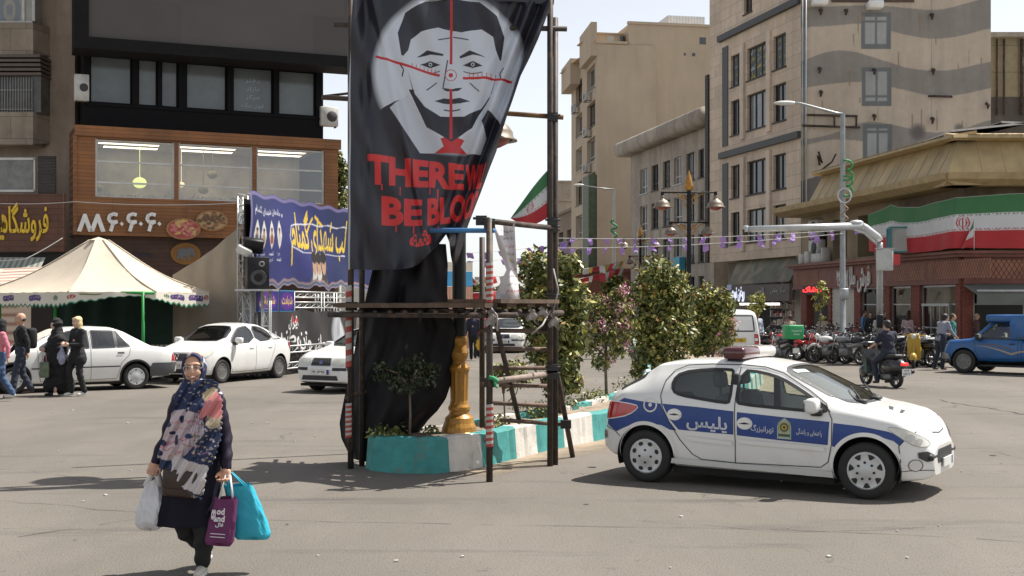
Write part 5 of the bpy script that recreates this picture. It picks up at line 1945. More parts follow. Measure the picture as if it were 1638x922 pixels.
# deck
zD=1.88
def atz(p,z):return Vector((p.x,p.y,z))
dk=MB()
rr=random.Random(4)
a0,a1=L1+Vector((-.05,-.08,0)),L2+Vector((.02,-.05,0))
b0_,b1_=L1+Vector((.3,1.5,0)),R1+Vector((.1,.5,0))
fwd=(L2-L1).normalized()
for k in range(5):
 o_=Vector((-.18,1,0)).normalized()*(k*.27)
 p,q=a0+o_+fwd*rr.uniform(-.1,.05),a1+o_+Vector((.9,.33,0))*min(1,k/3+.0)*.9
 t_=(q-p).normalized();nn=Vector((-t_.y,t_.x,0))*.12
 zz_=zD+rr.uniform(0,.02)
 vs=[(*(p-nn)[:2],zz_),(*(q-nn)[:2],zz_),(*(q+nn)[:2],zz_),(*(p+nn)[:2],zz_)]
 vs+=[(x,y,z+.05)for x,y,z in vs]
 dk.add([Vector(v)-sb for v in vs],[(0,3,2,1),(4,5,6,7),(0,1,5,4),(1,2,6,5),(2,3,7,6),(3,0,4,7)])
p,q=L2+Vector((.02,.02,0)),R1+Vector((.0,-.05,0))
for k in range(3):
 o_=Vector((-.75,.65,0))*(k*.26)
 t_=(q-p).normalized();nn=Vector((-t_.y,t_.x,0))*.12
 vs=[(*(p+o_-nn)[:2],zD+.052),(*(q+o_-nn)[:2],zD+.052),(*(q+o_+nn)[:2],zD+.052),(*(p+o_+nn)[:2],zD+.052)]
 vs+=[(x,y,z+.045)for x,y,z in vs]
 dk.add([Vector(v)-sb for v in vs],[(0,3,2,1),(4,5,6,7),(0,1,5,4),(1,2,6,5),(2,3,7,6),(3,0,4,7)])
dk.build('deck_board',WOODBOARD,t)
pipe([atz(L1,1.80)+Vector((-.25,-.04,0)),atz(L2,1.80)+Vector((.3,-.03,0))],.032)
pipe([atz(L2,1.80)+Vector((-.2,-.25,0)),atz(R1,1.82)+Vector((.15,.18,0))],.032)
for k in range(9):
 q=L1.lerp(L2,.08+k*.11)
 pipe([atz(q,1.835)+Vector((.02,-.16,0)),atz(q,1.835)+Vector((-.2,1.4,0))],.026,'bearer',mat('bearer_'+str(k%3),((.10,.06,.04),(.04,.035,.03),(.25,.03,.03))[k%3 if k==6 or k%3!=2 else 0],.6))
for k in range(4):
 q=L2.lerp(R1,.15+k*.22)
 pipe([atz(q,1.84)+Vector((.08,-.13,0)),atz(q,1.84)+Vector((-.8,.9,0))],.026,'bearer',RUST)
BLUEP=mat('blue_pipe',(.05,.20,.42),.5,var=.15)
pipe([P(690,369,14.4),P(790,369,13.65)],.028,'rail',BLUEP)
pipe([P(772,353,13.6),P(893,366,14.95)],.032,'rail',RUST)
pipe([P(785,180,15.05),P(901,188,14.9)],.03,'rail',mat('rust_yellow_pipe',(.16,.085,.03),.6,var=.5,scale=4))
pipe([P(515,156,14.75),P(760,170,15.3)],.03,'rail',mat('orange_dark_pipe',(.07,.045,.03),.6,var=.6,scale=3))
pipe([atz(L1,5.2)+Vector((-.2,.04,0)),atz(R1,5.2)+Vector((.2,.04,0))],.032,'rail',DPIPE)
pipe([atz(L1,.82)+Vector((-.05,.04,0)),P(655,600,15.6)],.03,'rail',RUST)
pipe([P(776,612,13.7),P(884,598,14.95)],.036,'rail',mat('pale_pipe',(.24,.185,.15),.7,var=.3,scale=6))
pipe([atz(L1,6.9)+Vector((-.4,.0,0)),atz(R1,6.9)+Vector((.4,.0,0))],.034,'rail',DPIPE)
# couplers
mb=MB()
for q in(P(783,612,13.57),P(884,600,14.85),P(783,358,13.57),P(884,366,14.87),P(884,188,14.85),P(884,475,14.85),P(783,495,13.57),P(562,490,14.6),P(884,590,14.85),P(884,355,14.85),P(770,353,13.6)):
 mb.cbox(q-sb,(.12,.12,.10));mb.tube([q-sb+Vector((-.09,-.05,.02)),q-sb+Vector((.09,-.05,.02))],.014,6)
build_split(mb,'coupler',DKMET,t)
mb=MB();q=P(790,608,13.5)-sb;mb.tube([q+Vector((-.05,-.03,.03)),q+Vector((.0,-.045,.02)),q+Vector((.045,-.03,-.02))],.022,6);mb.tube([q,q+Vector((.02,-.02,-.07)),q+Vector((.04,-.02,-.09))],[.012,.016,.006],5);mb.build('green_rag',mat('green_rag',(.03,.30,.12),.7),t)
rag=mat('white_plastic_rag',(.34,.30,.27),.6)
mb=MB()
for px_,py_,d_,l_ in((851,497,14.0,.13),(868,494,14.2,.10),(886,505,14.7,.15),(786,500,13.5,.16)):
 q=P(px_,py_,d_)-sb
 mb.grid(lambda u,v,q=q,l_=l_:q+Vector(((u-.5)*.08*(1+.6*v)+.02*math.sin(v*7),-.05+.03*math.sin(u*8+v*3),-l_*v+.03*math.sin(u*5))),6,6)
mb.tube([P(783,500,13.5)-sb,P(765,490,13.45)-sb,P(760,500,13.45)-sb],.012,5);mb.tube([P(783,490,13.5)-sb,P(795,505,13.45)-sb,P(796,530,13.45)-sb],.012,5)
mb.tube([P(885,430,14.75)-sb,P(893,465,14.75)-sb,P(884,500,14.75)-sb],.01,5)
mb.tube([P(880,497,14.75)-sb,P(868,520,14.4)-sb,P(850,535,14.3)-sb],.012,5)
build_split(mb,'tied_rag',rag,t)
# site ladder leaning on the back
lt=thing('ladder','rough pipe ladder with six rungs leaning behind the scaffold legs','ladder',(.45,15.5,0))
lb=Vector((.45,15.5,0))
a0,a1=P(790,505,14.3),P(831,676,15.3);c0,c1=P(873,500,14.9),P(916,731,15.7)
mb=MB();mb.tube([a0-lb,a1-lb],.032,8);mb.build('stile',RUST,lt)
mb=MB();mb.tube([c0-lb,c1-lb],.032,8);mb.build('stile',RUST,lt)
for(ax_,ay,bx_,by)in((768,529,875,530),(776,558,874,559),(786,589,878,589),(800,616,880,618),(786,645,880,649),(800,672,910,680)):
 k=(ay-500)/200
 mb=MB();mb.tube([P(ax_,ay,14.25+k)-lb,P(bx_,by,14.85+k*.8)-lb],.026,6);mb.build('rung',mat('rung_wood',(.13,.085,.06),.75,var=.35,scale=8),lt)
mb=MB()
for q in(P(905,679,15.4),P(888,590,15.1),P(870,520,14.95)):
 mb.cbox(q-lb,(.13,.1,.1))
build_split(mb,'coupler',DKMET,lt)
# ------------------------------------------------------------------ black cloth draped under the banner
CLOTH=mat('black_cloth',(.007,.006,.008),.7,var=.3,scale=2.5,spec=.35)
Ledge=[(385,600),(425,596),(470,585),(500,578),(540,567),(600,556),(640,547),(680,539),(705,541),(738,556)]
Redge=[(385,712),(425,716),(470,715),(500,718),(530,730),(570,727),(610,722),(640,712),(660,698),(675,683),(690,672),(738,640)]
def drape(u,v):
 py=738-v*(738-390)
 a=np.interp(py,*zip(*Ledge));b=np.interp(py,*zip(*Redge))
 px=a+(b-a)*u
 d=15.25-.25*v-.45*math.sin(math.pi*u)*(1-.45*v)
 e=1 if v>.62 else v/.62
 fold=.07*e*math.sin(u*17+2.2*math.sin(v*4))*(.4+.6*math.sin(math.pi*min(1,u*1.1)))+.022*math.sin(u*37-v*9+1.6*math.sin(v*7))*(.3+.7*math.sin(v*8+u*4)**2)+.06*math.sin(v*8+u*5)*math.sin(u*6-v*5)+.03*math.sin(v*23+u*17)*math.sin(u*9)
 d+=fold
 q=P(px,py,14.95);q=Vector((q.x,d,q.z))
 q.z=max(q.z,.02)
 return q
mb=MB();mb.grid(drape,90,80)
mb.grid(lambda u,v:drape(u,v)+Vector((0,.035,0)),90,80)
o=tag(mb.build('black_drape',CLOTH,fix=False),'wide black cloth hanging in folds from the scaffold deck down to the road','cloth')
# ------------------------------------------------------------------ the big hanging banner (plain generic bust, red lettering)
Wn,Hn=320.,440.
cv=Canvas(Wn,Hn,620,(.020,.020,.030))
def q_(px,py):return(px-560,437-py)
PALE,INK,REDI=(.58,.62,.68),(.022,.022,.034),(.50,.022,.026)
cx,cy=q_(722,118)
cv.ell(cx,cy,128,132,PALE,.16)
def zz(p):return(722+(p[0]-722)*1.26,100+(p[1]-100)*1.10 if p[1]<187 else 195.7+(p[1]-187)*.78)
def pg(pts,col):cv.poly([q_(*zz(p))for p in pts],col)
q0_=q_
# shoulders, shirt, tie
pg([(598,250),(610,188),(640,166),(668,150),(690,200),(722,238),(752,200),(768,166),(800,190),(820,205),(835,250)],INK)
pg([(645,168),(668,146),(690,196),(722,232),(749,200),(757,172),(768,215),(760,250),(682,250)],(.52,.55,.60))
pg([(708,220),(722,212),(738,222),(733,236),(742,250),(700,250),(712,236)],REDI)
# neck shadow, head: broad plain face with dark short hair and a beard line, looking ahead
pg([(668,140),(690,196),(722,226),(748,196),(770,140)],INK)
face=[(667,60),(668,110),(676,148),(692,174),(715,187),(733,187),(755,174),(770,148),(778,110),(779,60),(752,38),(694,38)]
pg(face,PALE)
hair=[(660,96),(655,60),(664,30),(690,12),(724,6),(758,12),(780,30),(789,60),(784,96),(778,78),(775,60),(760,50),(735,56),(705,48),(684,56),(671,68),(668,84)]
pg(hair,INK)
for k in range(0):
 pg([(682+k*14,34-(k%3)*4),(694+k*14,26-(k%2)*4),(700+k*14,38),(692+k*14,34)],PALE if k%2 else INK)
pg([(660,92),(652,98),(655,118),(664,132),(668,128),(668,96)],PALE);pg([(784,92),(792,98),(790,118),(782,132),(777,128),(777,96)],PALE)
cv.line([q_(*zz((657,104))),q_(*zz((662,112))),q_(*zz((660,122)))],2,INK);cv.line([q_(*zz((788,104))),q_(*zz((783,112))),q_(*zz((785,122)))],2,INK)
for sg in(-1,1):
 X=722+sg*27
 pg([(X-17,88+(2 if sg>0 else 5)),(X-4,82),(X+17,85+(5 if sg>0 else 2)),(X+16,90),(X,88),(X-16,93)],INK)
 pg([(X-13,103),(X,97),(X+13,103),(X,107)],INK);cv.ell(*q_(*zz((X,102))),3.0,3.0,PALE);cv.ell(*q_(*zz((X,102))),1.6,1.8,INK)
 cv.line([q_(*zz((X-12,112))),q_(*zz((X,115))),q_(*zz((X+12,112)))],1.4,INK)
cv.line([q_(*zz((717,96))),q_(*zz((713,124))),q_(*zz((711,136)))],2.0,INK)
pg([(709,136),(715,141),(722,142),(731,141),(736,136),(728,137),(722,139),(716,137)],INK)
pg([(700,155),(712,151),(722,153),(733,151),(746,155),(733,159),(722,160),(712,159)],INK)
cv.line([q_(*zz((712,168))),q_(*zz((722,170))),q_(*zz((733,168)))],2,INK)
pg([(667,112),(676,150),(692,176),(715,190),(733,190),(755,176),(770,150),(779,112),(773,142),(759,164),(738,178),(708,178),(688,164),(673,142)],INK)
for a_,b_ in(((690,140),(703,128)),((757,140),(745,128)),((705,66),(722,62)),((724,62),(744,67))):
 cv.line([q_(*zz(a_)),q_(*zz(b_))],1.8,INK)
cv.line([q_(722,0),q_(721,102)],4.2,REDI);cv.line([q_(721,142),q_(721,222)],4.2,REDI)
cv.line([q_(602,93),q_(640,104),q_(703,120)],4.0,REDI);cv.line([q_(740,124),q_(780,122),q_(828,125)],4.0,REDI)
for t_ in np.linspace(0,6.283,25)[:-1]:
 cv.line([q_(721+9*math.cos(t_),120+9*math.sin(t_)),q_(721+9*math.cos(t_+.27),120+9*math.sin(t_+.27))],1.2,REDI)
cv.ell(*q_(721,120),3.6,3.6,REDI)
for k in range(7):
 cv.line([q_(660+6*k,110+k*1.4),q_(660+6*k,102+k*1.4)],1,REDI);cv.line([q_(750+7*k,122),q_(750+7*k,114)],1,REDI)
LET=(.62,.035,.035)
def word(s_,x0,x1,y0,y1,rot=0.):
 v,fs=text_fit(s_,0,0,w=1,h=1,stretch=True,bold=.045)
 for f_ in fs:
  P_=[]
  for i in f_:
   a_,b_=v[i][0]+.5,v[i][1]
   px=x0+(x1-x0)*a_
   yc=(y0[0]+(y0[1]-y0[0])*a_+y1[0]+(y1[1]-y1[0])*a_)/2
   hh=(y1[0]+(y1[1]-y1[0])*a_)-(y0[0]+(y0[1]-y0[0])*a_)
   P_.append(q_(px+3*b_*0,yc-b_*hh))
  cv.poly(P_,LET)
word('THERE',589,742,(248,262),(296,303))
word('WILL',744,800,(262,258),(303,300))
word('BE',611,676,(314,320),(361,362))
word('BLOOD',684,800,(318,300),(362,345))
word('شه',655,690,(372,368),(398,392))
for px_,y0,l_ in((612,296,9),(640,299,14),(688,302,10),(700,303,20),(633,361,10),(662,362,12),(700,362,9)):
 cv.line([q_(px_,y0),q_(px_,y0+l_)],2.0,LET)
cv.line([(1.5,0),(1.5,Hn)],3,(.42,.43,.45))
Lx=[(-40,568),(0,567),(100,562),(200,558),(300,553),(437,549)]
Rx=[(-40,905),(0,887),(60,862),(120,833),(180,812),(240,793),(300,770),(360,747),(437,726)]
BotY=[(0,437),(.28,437),(.47,436),(.62,432),(.72,418),(.80,396),(.86,372),(.90,366),(.94,384),(.975,418),(1,430)]
def ban(u,v):
 pxn=560+u*320
 pyf=437-v*440
 a=np.interp(pyf,*zip(*Lx));b=np.interp(pyf,*zip(*Rx))
 w=np.clip((pxn-a)/320,0,None)
 over=b-a
 s_=np.clip((pxn-a)/over,0,None)
 lim=.80
 k=(320-0)/over
 s2=np.where(s_<lim,s_,lim+(1-lim)*np.tanh(np.maximum(0,s_-lim)/(1-lim))/np.tanh(np.maximum(1e-3,k-lim)/(1-lim)))
 s2=np.clip(np.where(k>1.02,s2,s_),0,1)
 px=a+over*s2
 gather=np.clip((s_-.72)/.3,0,1)
 bot=np.interp(s2,*zip(*BotY))
 dl=(bot-pyf)/7
 py=bot-7*np.where(dl>20,dl,np.log1p(np.exp(np.clip(dl,-30,20))))
 tuck=np.clip(-(bot-pyf)/60,0,1)
 d=14.45+.35*s2
 d=d+.035*np.sin(px*.055+py*.012)+.022*np.sin(px*.11-py*.05+1)
 d=d+tuck*.14+gather*.10*np.sin(px*.22+py*.085)
 low=np.clip(1-v*2.6,0,1)
 d=d-low*(.16*np.exp(-((s2-.62)/.10)**2)+.09*np.sin(s2*26+v*14)*np.clip((s2-.35)*2.5,0,1))
 cre=.10*np.exp(-((px-60*0-(585+.0*py))/9)**2)
 d=d+cre*.5-.05*np.exp(-((px-(612+(py-60)*.22))/7)**2)
 x=(px-CX)/F*14.6;z=H+(HY-py)/F*14.6
 return np.stack([x,d,z],1)
o=cv.sheet('hanging_banner',ban,mat('glossy_banner_vinyl',attr=True,rough=.36,var=.03,scale=2,spec=.5,bump=.12,bscale=9))
tag(o,'torn black vinyl banner printed with a grey bust and red lettering hung on the scaffold','banner')
# upper part of the sheet, above the frame, reaching the top rail
mb=MB()
mb.grid(lambda u,v:Vector((((567+320*u+(u*16)*v)-CX)/F*14.6,14.45+.35*u+.05*math.sin(u*14+v*3),H+(HY-0)/F*14.6+v*1.45)),40,10)
tag(mb.build('banner_head',mat('black_vinyl',(.02,.02,.03),.4)),'plain black head of the hanging banner tied to the top pipe of the scaffold','banner')
# white written cloth on the rail
cv=Canvas(44,132,130,(.66,.63,.63))
rr=random.Random(11)
for k in range(9):
 y=120-k*12.5
 cv.text(('شهدا','دفاع مقدس','ایران ما','خون شهدا','یاد','وطن ما','سلام','راه حق','مردم')[k],27+k*.6,y,(.08,.07,.08)if k%3!=2 else(.45,.05,.07),w=24-(k==4)*12,h=6.5,stretch=True,bold=.01)
cv.ell(24,72,3.4,2.2,(.6,.45,.1))
def wc_(u,v):
 py=358+(1-v)*128
 a=np.interp(py,[358,395,432,470,486],[788,797,810,792,795]);b=np.interp(py,[358,420,486],[823,826,832])
 px=a+(b-a)*u
 d=14.1+.05*np.sin(u*7+v*4)+.04*np.sin(v*13+u*3)
 return np.stack([(px-CX)/F*14.1,d,H+(HY-py)/F*14.1],1)
o=cv.sheet('written_cloth',wc_,PRINT)
tag(o,'narrow white cloth with handwritten lines hanging from the scaffold rail','cloth')
# tricolour tied to the right leg
cv=flag_canvas(1.0,.62,90)
emblem(cv,.5,.31,.085,(.42,.025,.03))
def fl(u,v):
# hoist at the leg (px 882), fly end drooping to the left
 px=881-66*u;top=268+84*u**1.15;bot=345+20*np.sin(u*2.6)-8*u
 py=bot+(top-bot)*v
 d=14.85+.06*np.sin(u*8+v*2)*u
 return np.stack([(px-CX)/F*14.85,d,H+(HY-py)/F*14.85],1)
o=cv.sheet('hanging_flag',fl,PRINT)
tag(o,'small green white and red flag tied to the right leg of the scaffold','flag')
# ------------------------------------------------------------------ trees and shrubs
BARK=mat('grey_brown_bark',(.16,.12,.085),.9,var=.3,scale=12,bump=.5,bscale=25)
BLOOM=mat('pink_blossom',(.50,.13,.26),.6,var=.25,scale=9)
BLOOM2=mat('pale_pink_blossom',(.62,.30,.40),.6,var=.2,scale=9)
def tree(name,label,cat,base,stems,clumps,n,size,seed,group=None,bloom=None,tip=.18,mats=None):
 """base point, list of stem polylines with radii, crown clumps (dx, dy, dz, rx, ry, rz) relative to the base"""
 t=thing(name,label,cat,base,0,group)
 g=np.random.default_rng(seed)
 mb=MB()
 for pts,r0,r1 in stems:
  rs=list(np.linspace(r0,r1,len(pts)))
  mb.tube(pts,rs,7)
  e=Vector(pts[-1])
 ends=[Vector(p)for pts,_,_ in stems for p in pts[1:]]
 for c in clumps:
  q=Vector(c[:3])
  e=min(ends,key=lambda p:(p-q).length+max(0,p.z-q.z)*2)
  m=e.lerp(q,.5)+Vector((g.uniform(-.05,.05),g.uniform(-.05,.05),.05))
  mb.tube([e,m,q],[.022,.014,.006],5)
 mb.build('trunk',BARK,t)
 mb=MB()
 ms=mats or(LF+LFY)
 vol=np.array([c[3]*c[4]*c[5]for c in clumps])**.67
 for c,w in zip(clumps,vol/vol.sum()):
  k=int(n*w)
  d=g.normal(size=(k,3));d/=np.linalg.norm(d,axis=1)[:,None]
  rad=(g.random(k)**(1/2.4))*(1+.16*np.sin(d[:,0]*7+seed)*np.sin(d[:,2]*6+c[0]*9)+.10*np.sin(d[:,1]*13))
  pos=np.array(c[:3])+d*rad[:,None]*np.array(c[3:6])
  o0=len(mb.f)
  leafquads(mb,pos,d,size,g,3)
  out=(rad>.72)&(d[:,2]>-.1)&(g.random(k)<tip)
  for i in np.nonzero(out)[0]:
   mb.mi[o0+int(i)]=3+int(g.random()<.22)
  for s_ in range(max(3,k//90)):
   dd=g.normal(size=3);dd[2]=abs(dd[2])*.8+.1;dd/=np.linalg.norm(dd)
   p0=np.array(c[:3])+dd*np.array(c[3:6])*.85
   m_=9
   pp=p0+dd*np.linspace(0,.18+.12*g.random(),m_)[:,None]*np.mean(c[3:6])*1.6+g.normal(size=(m_,3))*.02
   leafquads(mb,pp,np.repeat(dd[None],m_,0),size*.9,g,5)
 cr=mb.build('crown',ms,t,fix=False)
 if bloom:
  mb=MB()
  for c in clumps:
   for s_ in range(bloom):
    dd=g.normal(size=3);dd[2]=abs(dd[2])*.5;dd[1]=-abs(dd[1])if g.random()<.6 else dd[1];dd/=np.linalg.norm(dd)
    p0=np.array(c[:3])+dd*np.array(c[3:6])*g.uniform(.8,1.1)
    m_=26
    leafquads(mb,p0+g.normal(size=(m_,3))*np.array([.05,.05,.075]),np.repeat(dd[None],m_,0),size*.55,g,2)
  mb.build('blossom',[BLOOM,BLOOM2],t,fix=False)
 return t
def px_clumps(base,d,lst,k=1.0,seed=0):
 """crown clumps given as photo pixel ellipses at the tree's own distance"""
 r=random.Random(seed)
 out=[]
 for px,py,rx,ry in lst:
  q=P(px,py,d)-Vector(base)
  s=d/F
  out.append((q.x,r.uniform(-.3,.3)*rx*s,q.z,rx*s,(rx+ry)/2*s,ry*s))
 return out
b=Vector(((892-CX)/F*18.2,18.2,KH-.06))
tree('evergreen_tree','tall glossy evergreen tree directly behind the right scaffold leg','tree',b,[([(0,0,0),(.05,0,.5),(-.12,.05,1.1),(-.2,0,1.8)],.04,.02),([(.06,.03,0),(.12,0,.6),(.2,.05,1.3),(.12,0,2.0)],.035,.018),([(.03,-.05,0),(.1,-.1,.7),(.02,-.05,1.4)],.03,.015)],px_clumps(b,18.2,[(862,430,34,32),(905,425,30,24),(884,470,44,36),(855,490,32,40),(915,480,30,36),(885,525,42,38),(915,540,28,34),(868,555,28,36),(895,585,34,36),(912,610,20,24),(880,618,14,18)],seed=1),6800,.055,1,'small trees planted along the median')
# crape myrtle with pink flowers
b=Vector(((970-CX)/F*21.5,21.5,KH-.06))
tree('flowering_tree','slender pink flowering tree left of the police car rear','tree',b,[([(0,0,0),(-.02,0,.7),(0,.02,.95)],.028,.024),([(0,.02,.95),(-.12,0,1.15),(-.3,0,1.35)],.018,.012),([(0,.02,.95),(.08,0,1.2),(.1,.05,1.6)],.02,.012),([(-.02,.02,.9),(-.06,.1,1.3),(-.02,.1,1.7)],.018,.01)],px_clumps(b,21.5,[(955,490,22,22),(985,500,26,24),(965,525,28,24),(1000,525,18,20),(945,555,16,18),(985,558,22,18),(962,580,18,14),(990,470,14,14)],seed=2),2300,.045,2,'small trees planted along the median',bloom=3)
# big one behind the police car roof
b=Vector(((1062-CX)/F*26,26,KH-.06))
tree('evergreen_tree','broad dense evergreen tree rising behind the rear of the police car','tree',b,[([(0,0,0),(.05,0,.8),(0,.1,1.8)],.05,.025),([(.1,.05,0),(.3,0,1.0),(.4,0,1.8)],.045,.02),([(-.1,0,0),(-.3,0,.9),(-.4,.1,1.6)],.04,.02)],px_clumps(b,26,[(1050,440,34,28),(1075,450,26,24),(1030,470,28,28),(1060,485,44,34),(1090,480,24,30),(1025,520,26,32),(1065,530,40,32),(1095,525,22,30),(1035,565,28,28),(1070,575,36,26),(1020,592,12,14)],seed=3),7200,.06,3,'small trees planted along the median')
b=Vector(((1132-CX)/F*34,34,KH-.06))
tree('evergreen_tree','bushy evergreen tree between the lamp post and the white van','tree',b,[([(0,0,0),(.05,0,.8),(0,.1,1.6)],.05,.025),([(.1,.05,0),(.3,0,.9),(.4,0,1.6)],.045,.02)],px_clumps(b,34,[(1130,478,30,22),(1155,490,22,24),(1118,505,20,24),(1140,515,30,24),(1160,535,18,20),(1130,545,26,20),(1115,560,20,12)],seed=4),4600,.07,4,'small trees planted along the median')
b=Vector(((1172-CX)/F*30,30,KH-.06))
tree('flowering_tree','small pink flowering shrub beside the white van','tree',b,[([(0,0,0),(-.05,0,.6),(-.1,0,1.0)],.03,.012)],px_clumps(b,30,[(1158,545,14,14),(1165,520,12,12),(1160,568,12,10)],seed=5),700,.05,5,'small trees planted along the median',bloom=2)
# little ball tree in the nose of the planter
b=Vector(((655-CX)/F*14.55,14.55,KH-.06))
LFD=[leafmat('leaf_deep',(.022,.036,.016)),leafmat('leaf_deep_two',(.035,.05,.02)),leafmat('leaf_deep_three',(.05,.06,.026)),leafmat('leaf_deep_four',(.06,.07,.03)),leafmat('leaf_deep_five',(.045,.06,.025))]
tree('young_tree','thin stemmed young tree in the planter nose in front of the black cloth','tree',b,[([(0,0,0),(.01,0,.3),(0,0,.62)],.016,.012)],px_clumps(b,14.55,[(632,602,30,14),(676,604,24,18),(660,583,26,12),(648,620,26,10),(612,588,16,6),(692,590,14,8),(604,604,10,5)],seed=6),1000,.030,6,mats=LFD)
b=Vector(((820-CX)/F*16.6,16.6,KH-.06))
tree('young_tree','sparse young tree seen through the rungs of the scaffold ladder','tree',b,[([(-.1,0,0),(-.12,0,.4),(-.05,0,.7)],.012,.008),([(-.1,0,.25),(.05,0,.4),(.1,0,.6)],.009,.006)],px_clumps(b,16.6,[(800,595,22,16),(825,590,20,18),(838,610,14,14),(812,612,18,12)],seed=7),520,.038,7)
# low weeds on the island
mb=MB()
g=np.random.default_rng(12)
for px_,d_,r_ in((610,14.6,.16),(632,14.9,.14),(690,15.0,.1),(790,15.9,.16),(800,16.2,.14),(845,17.6,.22),(870,17.9,.2),(946,20.3,.22),(955,20.8,.2),(915,19.0,.14),(1010,23,.3),(1050,24.5,.3),(1100,28,.4)):
 leaves(mb,((px_-CX)/F*d_,d_,KH+.02),(r_*1.3,r_,r_*.7),int(150*r_/.2),.03,int(px_))
tag(mb.build('weeds',LF,fix=False),'low weeds growing on the tree island',kind='stuff')
# clipped hedge along the far median
for i,(px_,d_,w_,h_)in enumerate(((1010,50,2.2,.55),(1055,54,2.0,.5),(1135,42,2.2,.9),(1160,47,2.0,.8))):
 b=Vector(((px_-CX)/F*d_,d_,.34))
 t=thing('hedge',('low clipped hedge under the lamp post, left piece','low hedge just left of the lamp post base','yellow green hedge right of the gold lamp base','clipped hedge ending behind the white van')[i],'hedge',b,0,'hedges along the median')
 mb=MB()
 g=np.random.default_rng(40+i)
 n_=900
 pos=np.stack([g.uniform(-w_/2,w_/2,n_),g.uniform(-.5,.5,n_),h_*g.random(n_)**.6],1)
 leafquads(mb,pos,np.repeat([[0,-.3,.8]],n_,0),.09,g,5)
 mb.build('foliage',LF+LFY,t,fix=False)
 mb=MB()
 for k in range(5):
  mb.tube([(w_*(k-2)/5,0,-.02),(w_*(k-2)/5+.05,0,h_*.7)],.02,5)
 mb.build('stem',BARK,t)
far=[(762,470,95,26,20,'round green street tree far down the avenue beside the site boards'),(800,478,88,24,20,'dusty street tree far behind the scaffold deck'),(845,480,84,30,22,'dark street tree far behind the parked white car'),(880,470,105,26,26,'street tree in front of the distant beige block'),(745,500,110,20,14,'low far tree left of the avenue'),(985,455,92,22,18,'street tree before the rust red shop row')]
for i,(px_,py_,d_,rx,ry,lb)in enumerate(far):
 b=Vector(((px_-CX)/F*d_,d_,0))
 q=P(px_,py_,d_)
 tree('street_tree',lb,'tree',b,[([(0,0,0),(.1,0,q.z*.5),(0,0,q.z)],.16,.06)],px_clumps(b,d_,[(px_-rx*.45,py_+4,rx*.6,ry*.8),(px_+rx*.4,py_+6,rx*.6,ry*.75),(px_,py_-ry*.35,rx*.65,ry*.7),(px_,py_+ry*.7,rx*.8,ry*.5)],seed=60+i),1500,.22,60+i,'trees far down the avenue',tip=.1)
b=P(535,290,56);b=Vector((b.x,b.y,0))
tree('street_tree','tall leafy tree showing between the restaurant block and the banner','tree',b,[([(0,0,0),(.1,0,4),(0,0,8)],.2,.08)],px_clumps(b,56,[(535,255,16,22),(530,290,20,26),(540,320,18,24),(548,280,14,24),(528,345,14,16)],seed=80),3000,.11,80)
# pavement saplings by the shops
for px_,d_,lst,lb,sd in((1312,46,[(1312,465,10,10),(1318,480,8,10),(1308,492,8,8),(1316,455,6,6),(1305,475,6,6),(1314,510,5,5)],'thin sapling with sparse pale leaves on the right pavement before the shutter',90),(1211,44,[(1211,478,14,9),(1206,492,12,8),(1218,488,9,9),(1212,500,6,6)],'small bushy sapling on the pavement behind the white van',91)):
 b=Vector(((px_-CX)/F*d_,d_,.12))
 tree('sapling',lb,'tree',b,[([(0,0,0),(.03,0,1.0),(0,0,1.8)],.03,.012)],px_clumps(b,d_,lst,seed=sd),420 if sd==90 else 700,.06,sd,mats=[LF[1],LF[2],LFY[0],LFY[0],LFY[0]],tip=.5)
LX,LD=(1348-CX)/F*44,44
t=thing('street_light','tall grey street light with a long curved arm before the corner shop','street light',(LX,LD,.12))
top=P(1348,182,LD).z-.12
mb=MB();mb.lathe([(.20,0),(.20,.25),(.13,.3),(.11,3.0),(.10,3.05),(.085,top)],n=12);mb.build('pole',mat('zinc_pole',(.30,.31,.31),.45,.5,var=.2),t)
e1=P(1262,166,LD+.3)-Vector((LX,LD,.12))
mb=MB();mb.tube([(0,0,top-.02),(-.25,0,top+.02),(e1.x+.35,.1,e1.z-.02),(e1.x,.2,e1.z+.02)],[.05,.05,.04,.035],8)
arm=mb.build('arm',STEEL,t)
mb=MB();mb.ball((e1.x-.15,.2,e1.z),(.42,.15,.085),14,8);mb.build('lamp_head',mat('pale_lamp_head',(.62,.62,.58),.4),arm)
GO=mat('green_ornament',(.03,.26,.07),.5)
mb=MB()
for zz_ in(P(0,273,LD).z-.12,P(0,298,LD).z-.12):
 for sg in(1,-1):
  mb.tube([(.10+.22*math.sin(a),-.1,zz_+.22*sg*(1-math.cos(a))*.8)for a in np.linspace(0,3.6,12)],.035,6)
mb.build('ornament',GO,t)
zr=P(0,314,LD).z-.12
mb=MB();mb.tube([(.02+.23*math.cos(a),-.16,zr+.25*math.sin(a))for a in np.linspace(0,6.284,25)],.03,6,cap=False);mb.build('ring',GALV,t)
mb=MB()
for k in range(2):
 z0=zr-.35-k*.35
 mb.tube([(.02+.12*math.sin(a*1.4),-.14,z0-a*.09)for a in np.linspace(0,4,12)],.03,6)
mb.build('cable_coil',mat('tan_cable',(.3,.22,.15),.7),t)
mb=MB();mb.rbox((-.14,-.2,2.0),(.16,-.12,2.4),.02,1);mb.box((-.2,-.14,.0),(.2,.14,.02));build_split(mb,'base_plate',STEEL,t)
GD=41.
gx=(1407-CX)/F*GD
t=thing('signal_gantry','grey steel traffic gantry with a bent arm reaching left over the road','gantry',(gx,GD,.0))
g_=lambda px,py:P(px,py,GD)-Vector((gx,GD,0))
mb=MB();mb.tube([(0,0,0),(0,0,g_(1407,400).z),g_(1407,388)],.11,10);mb.build('post',STEEL,t)
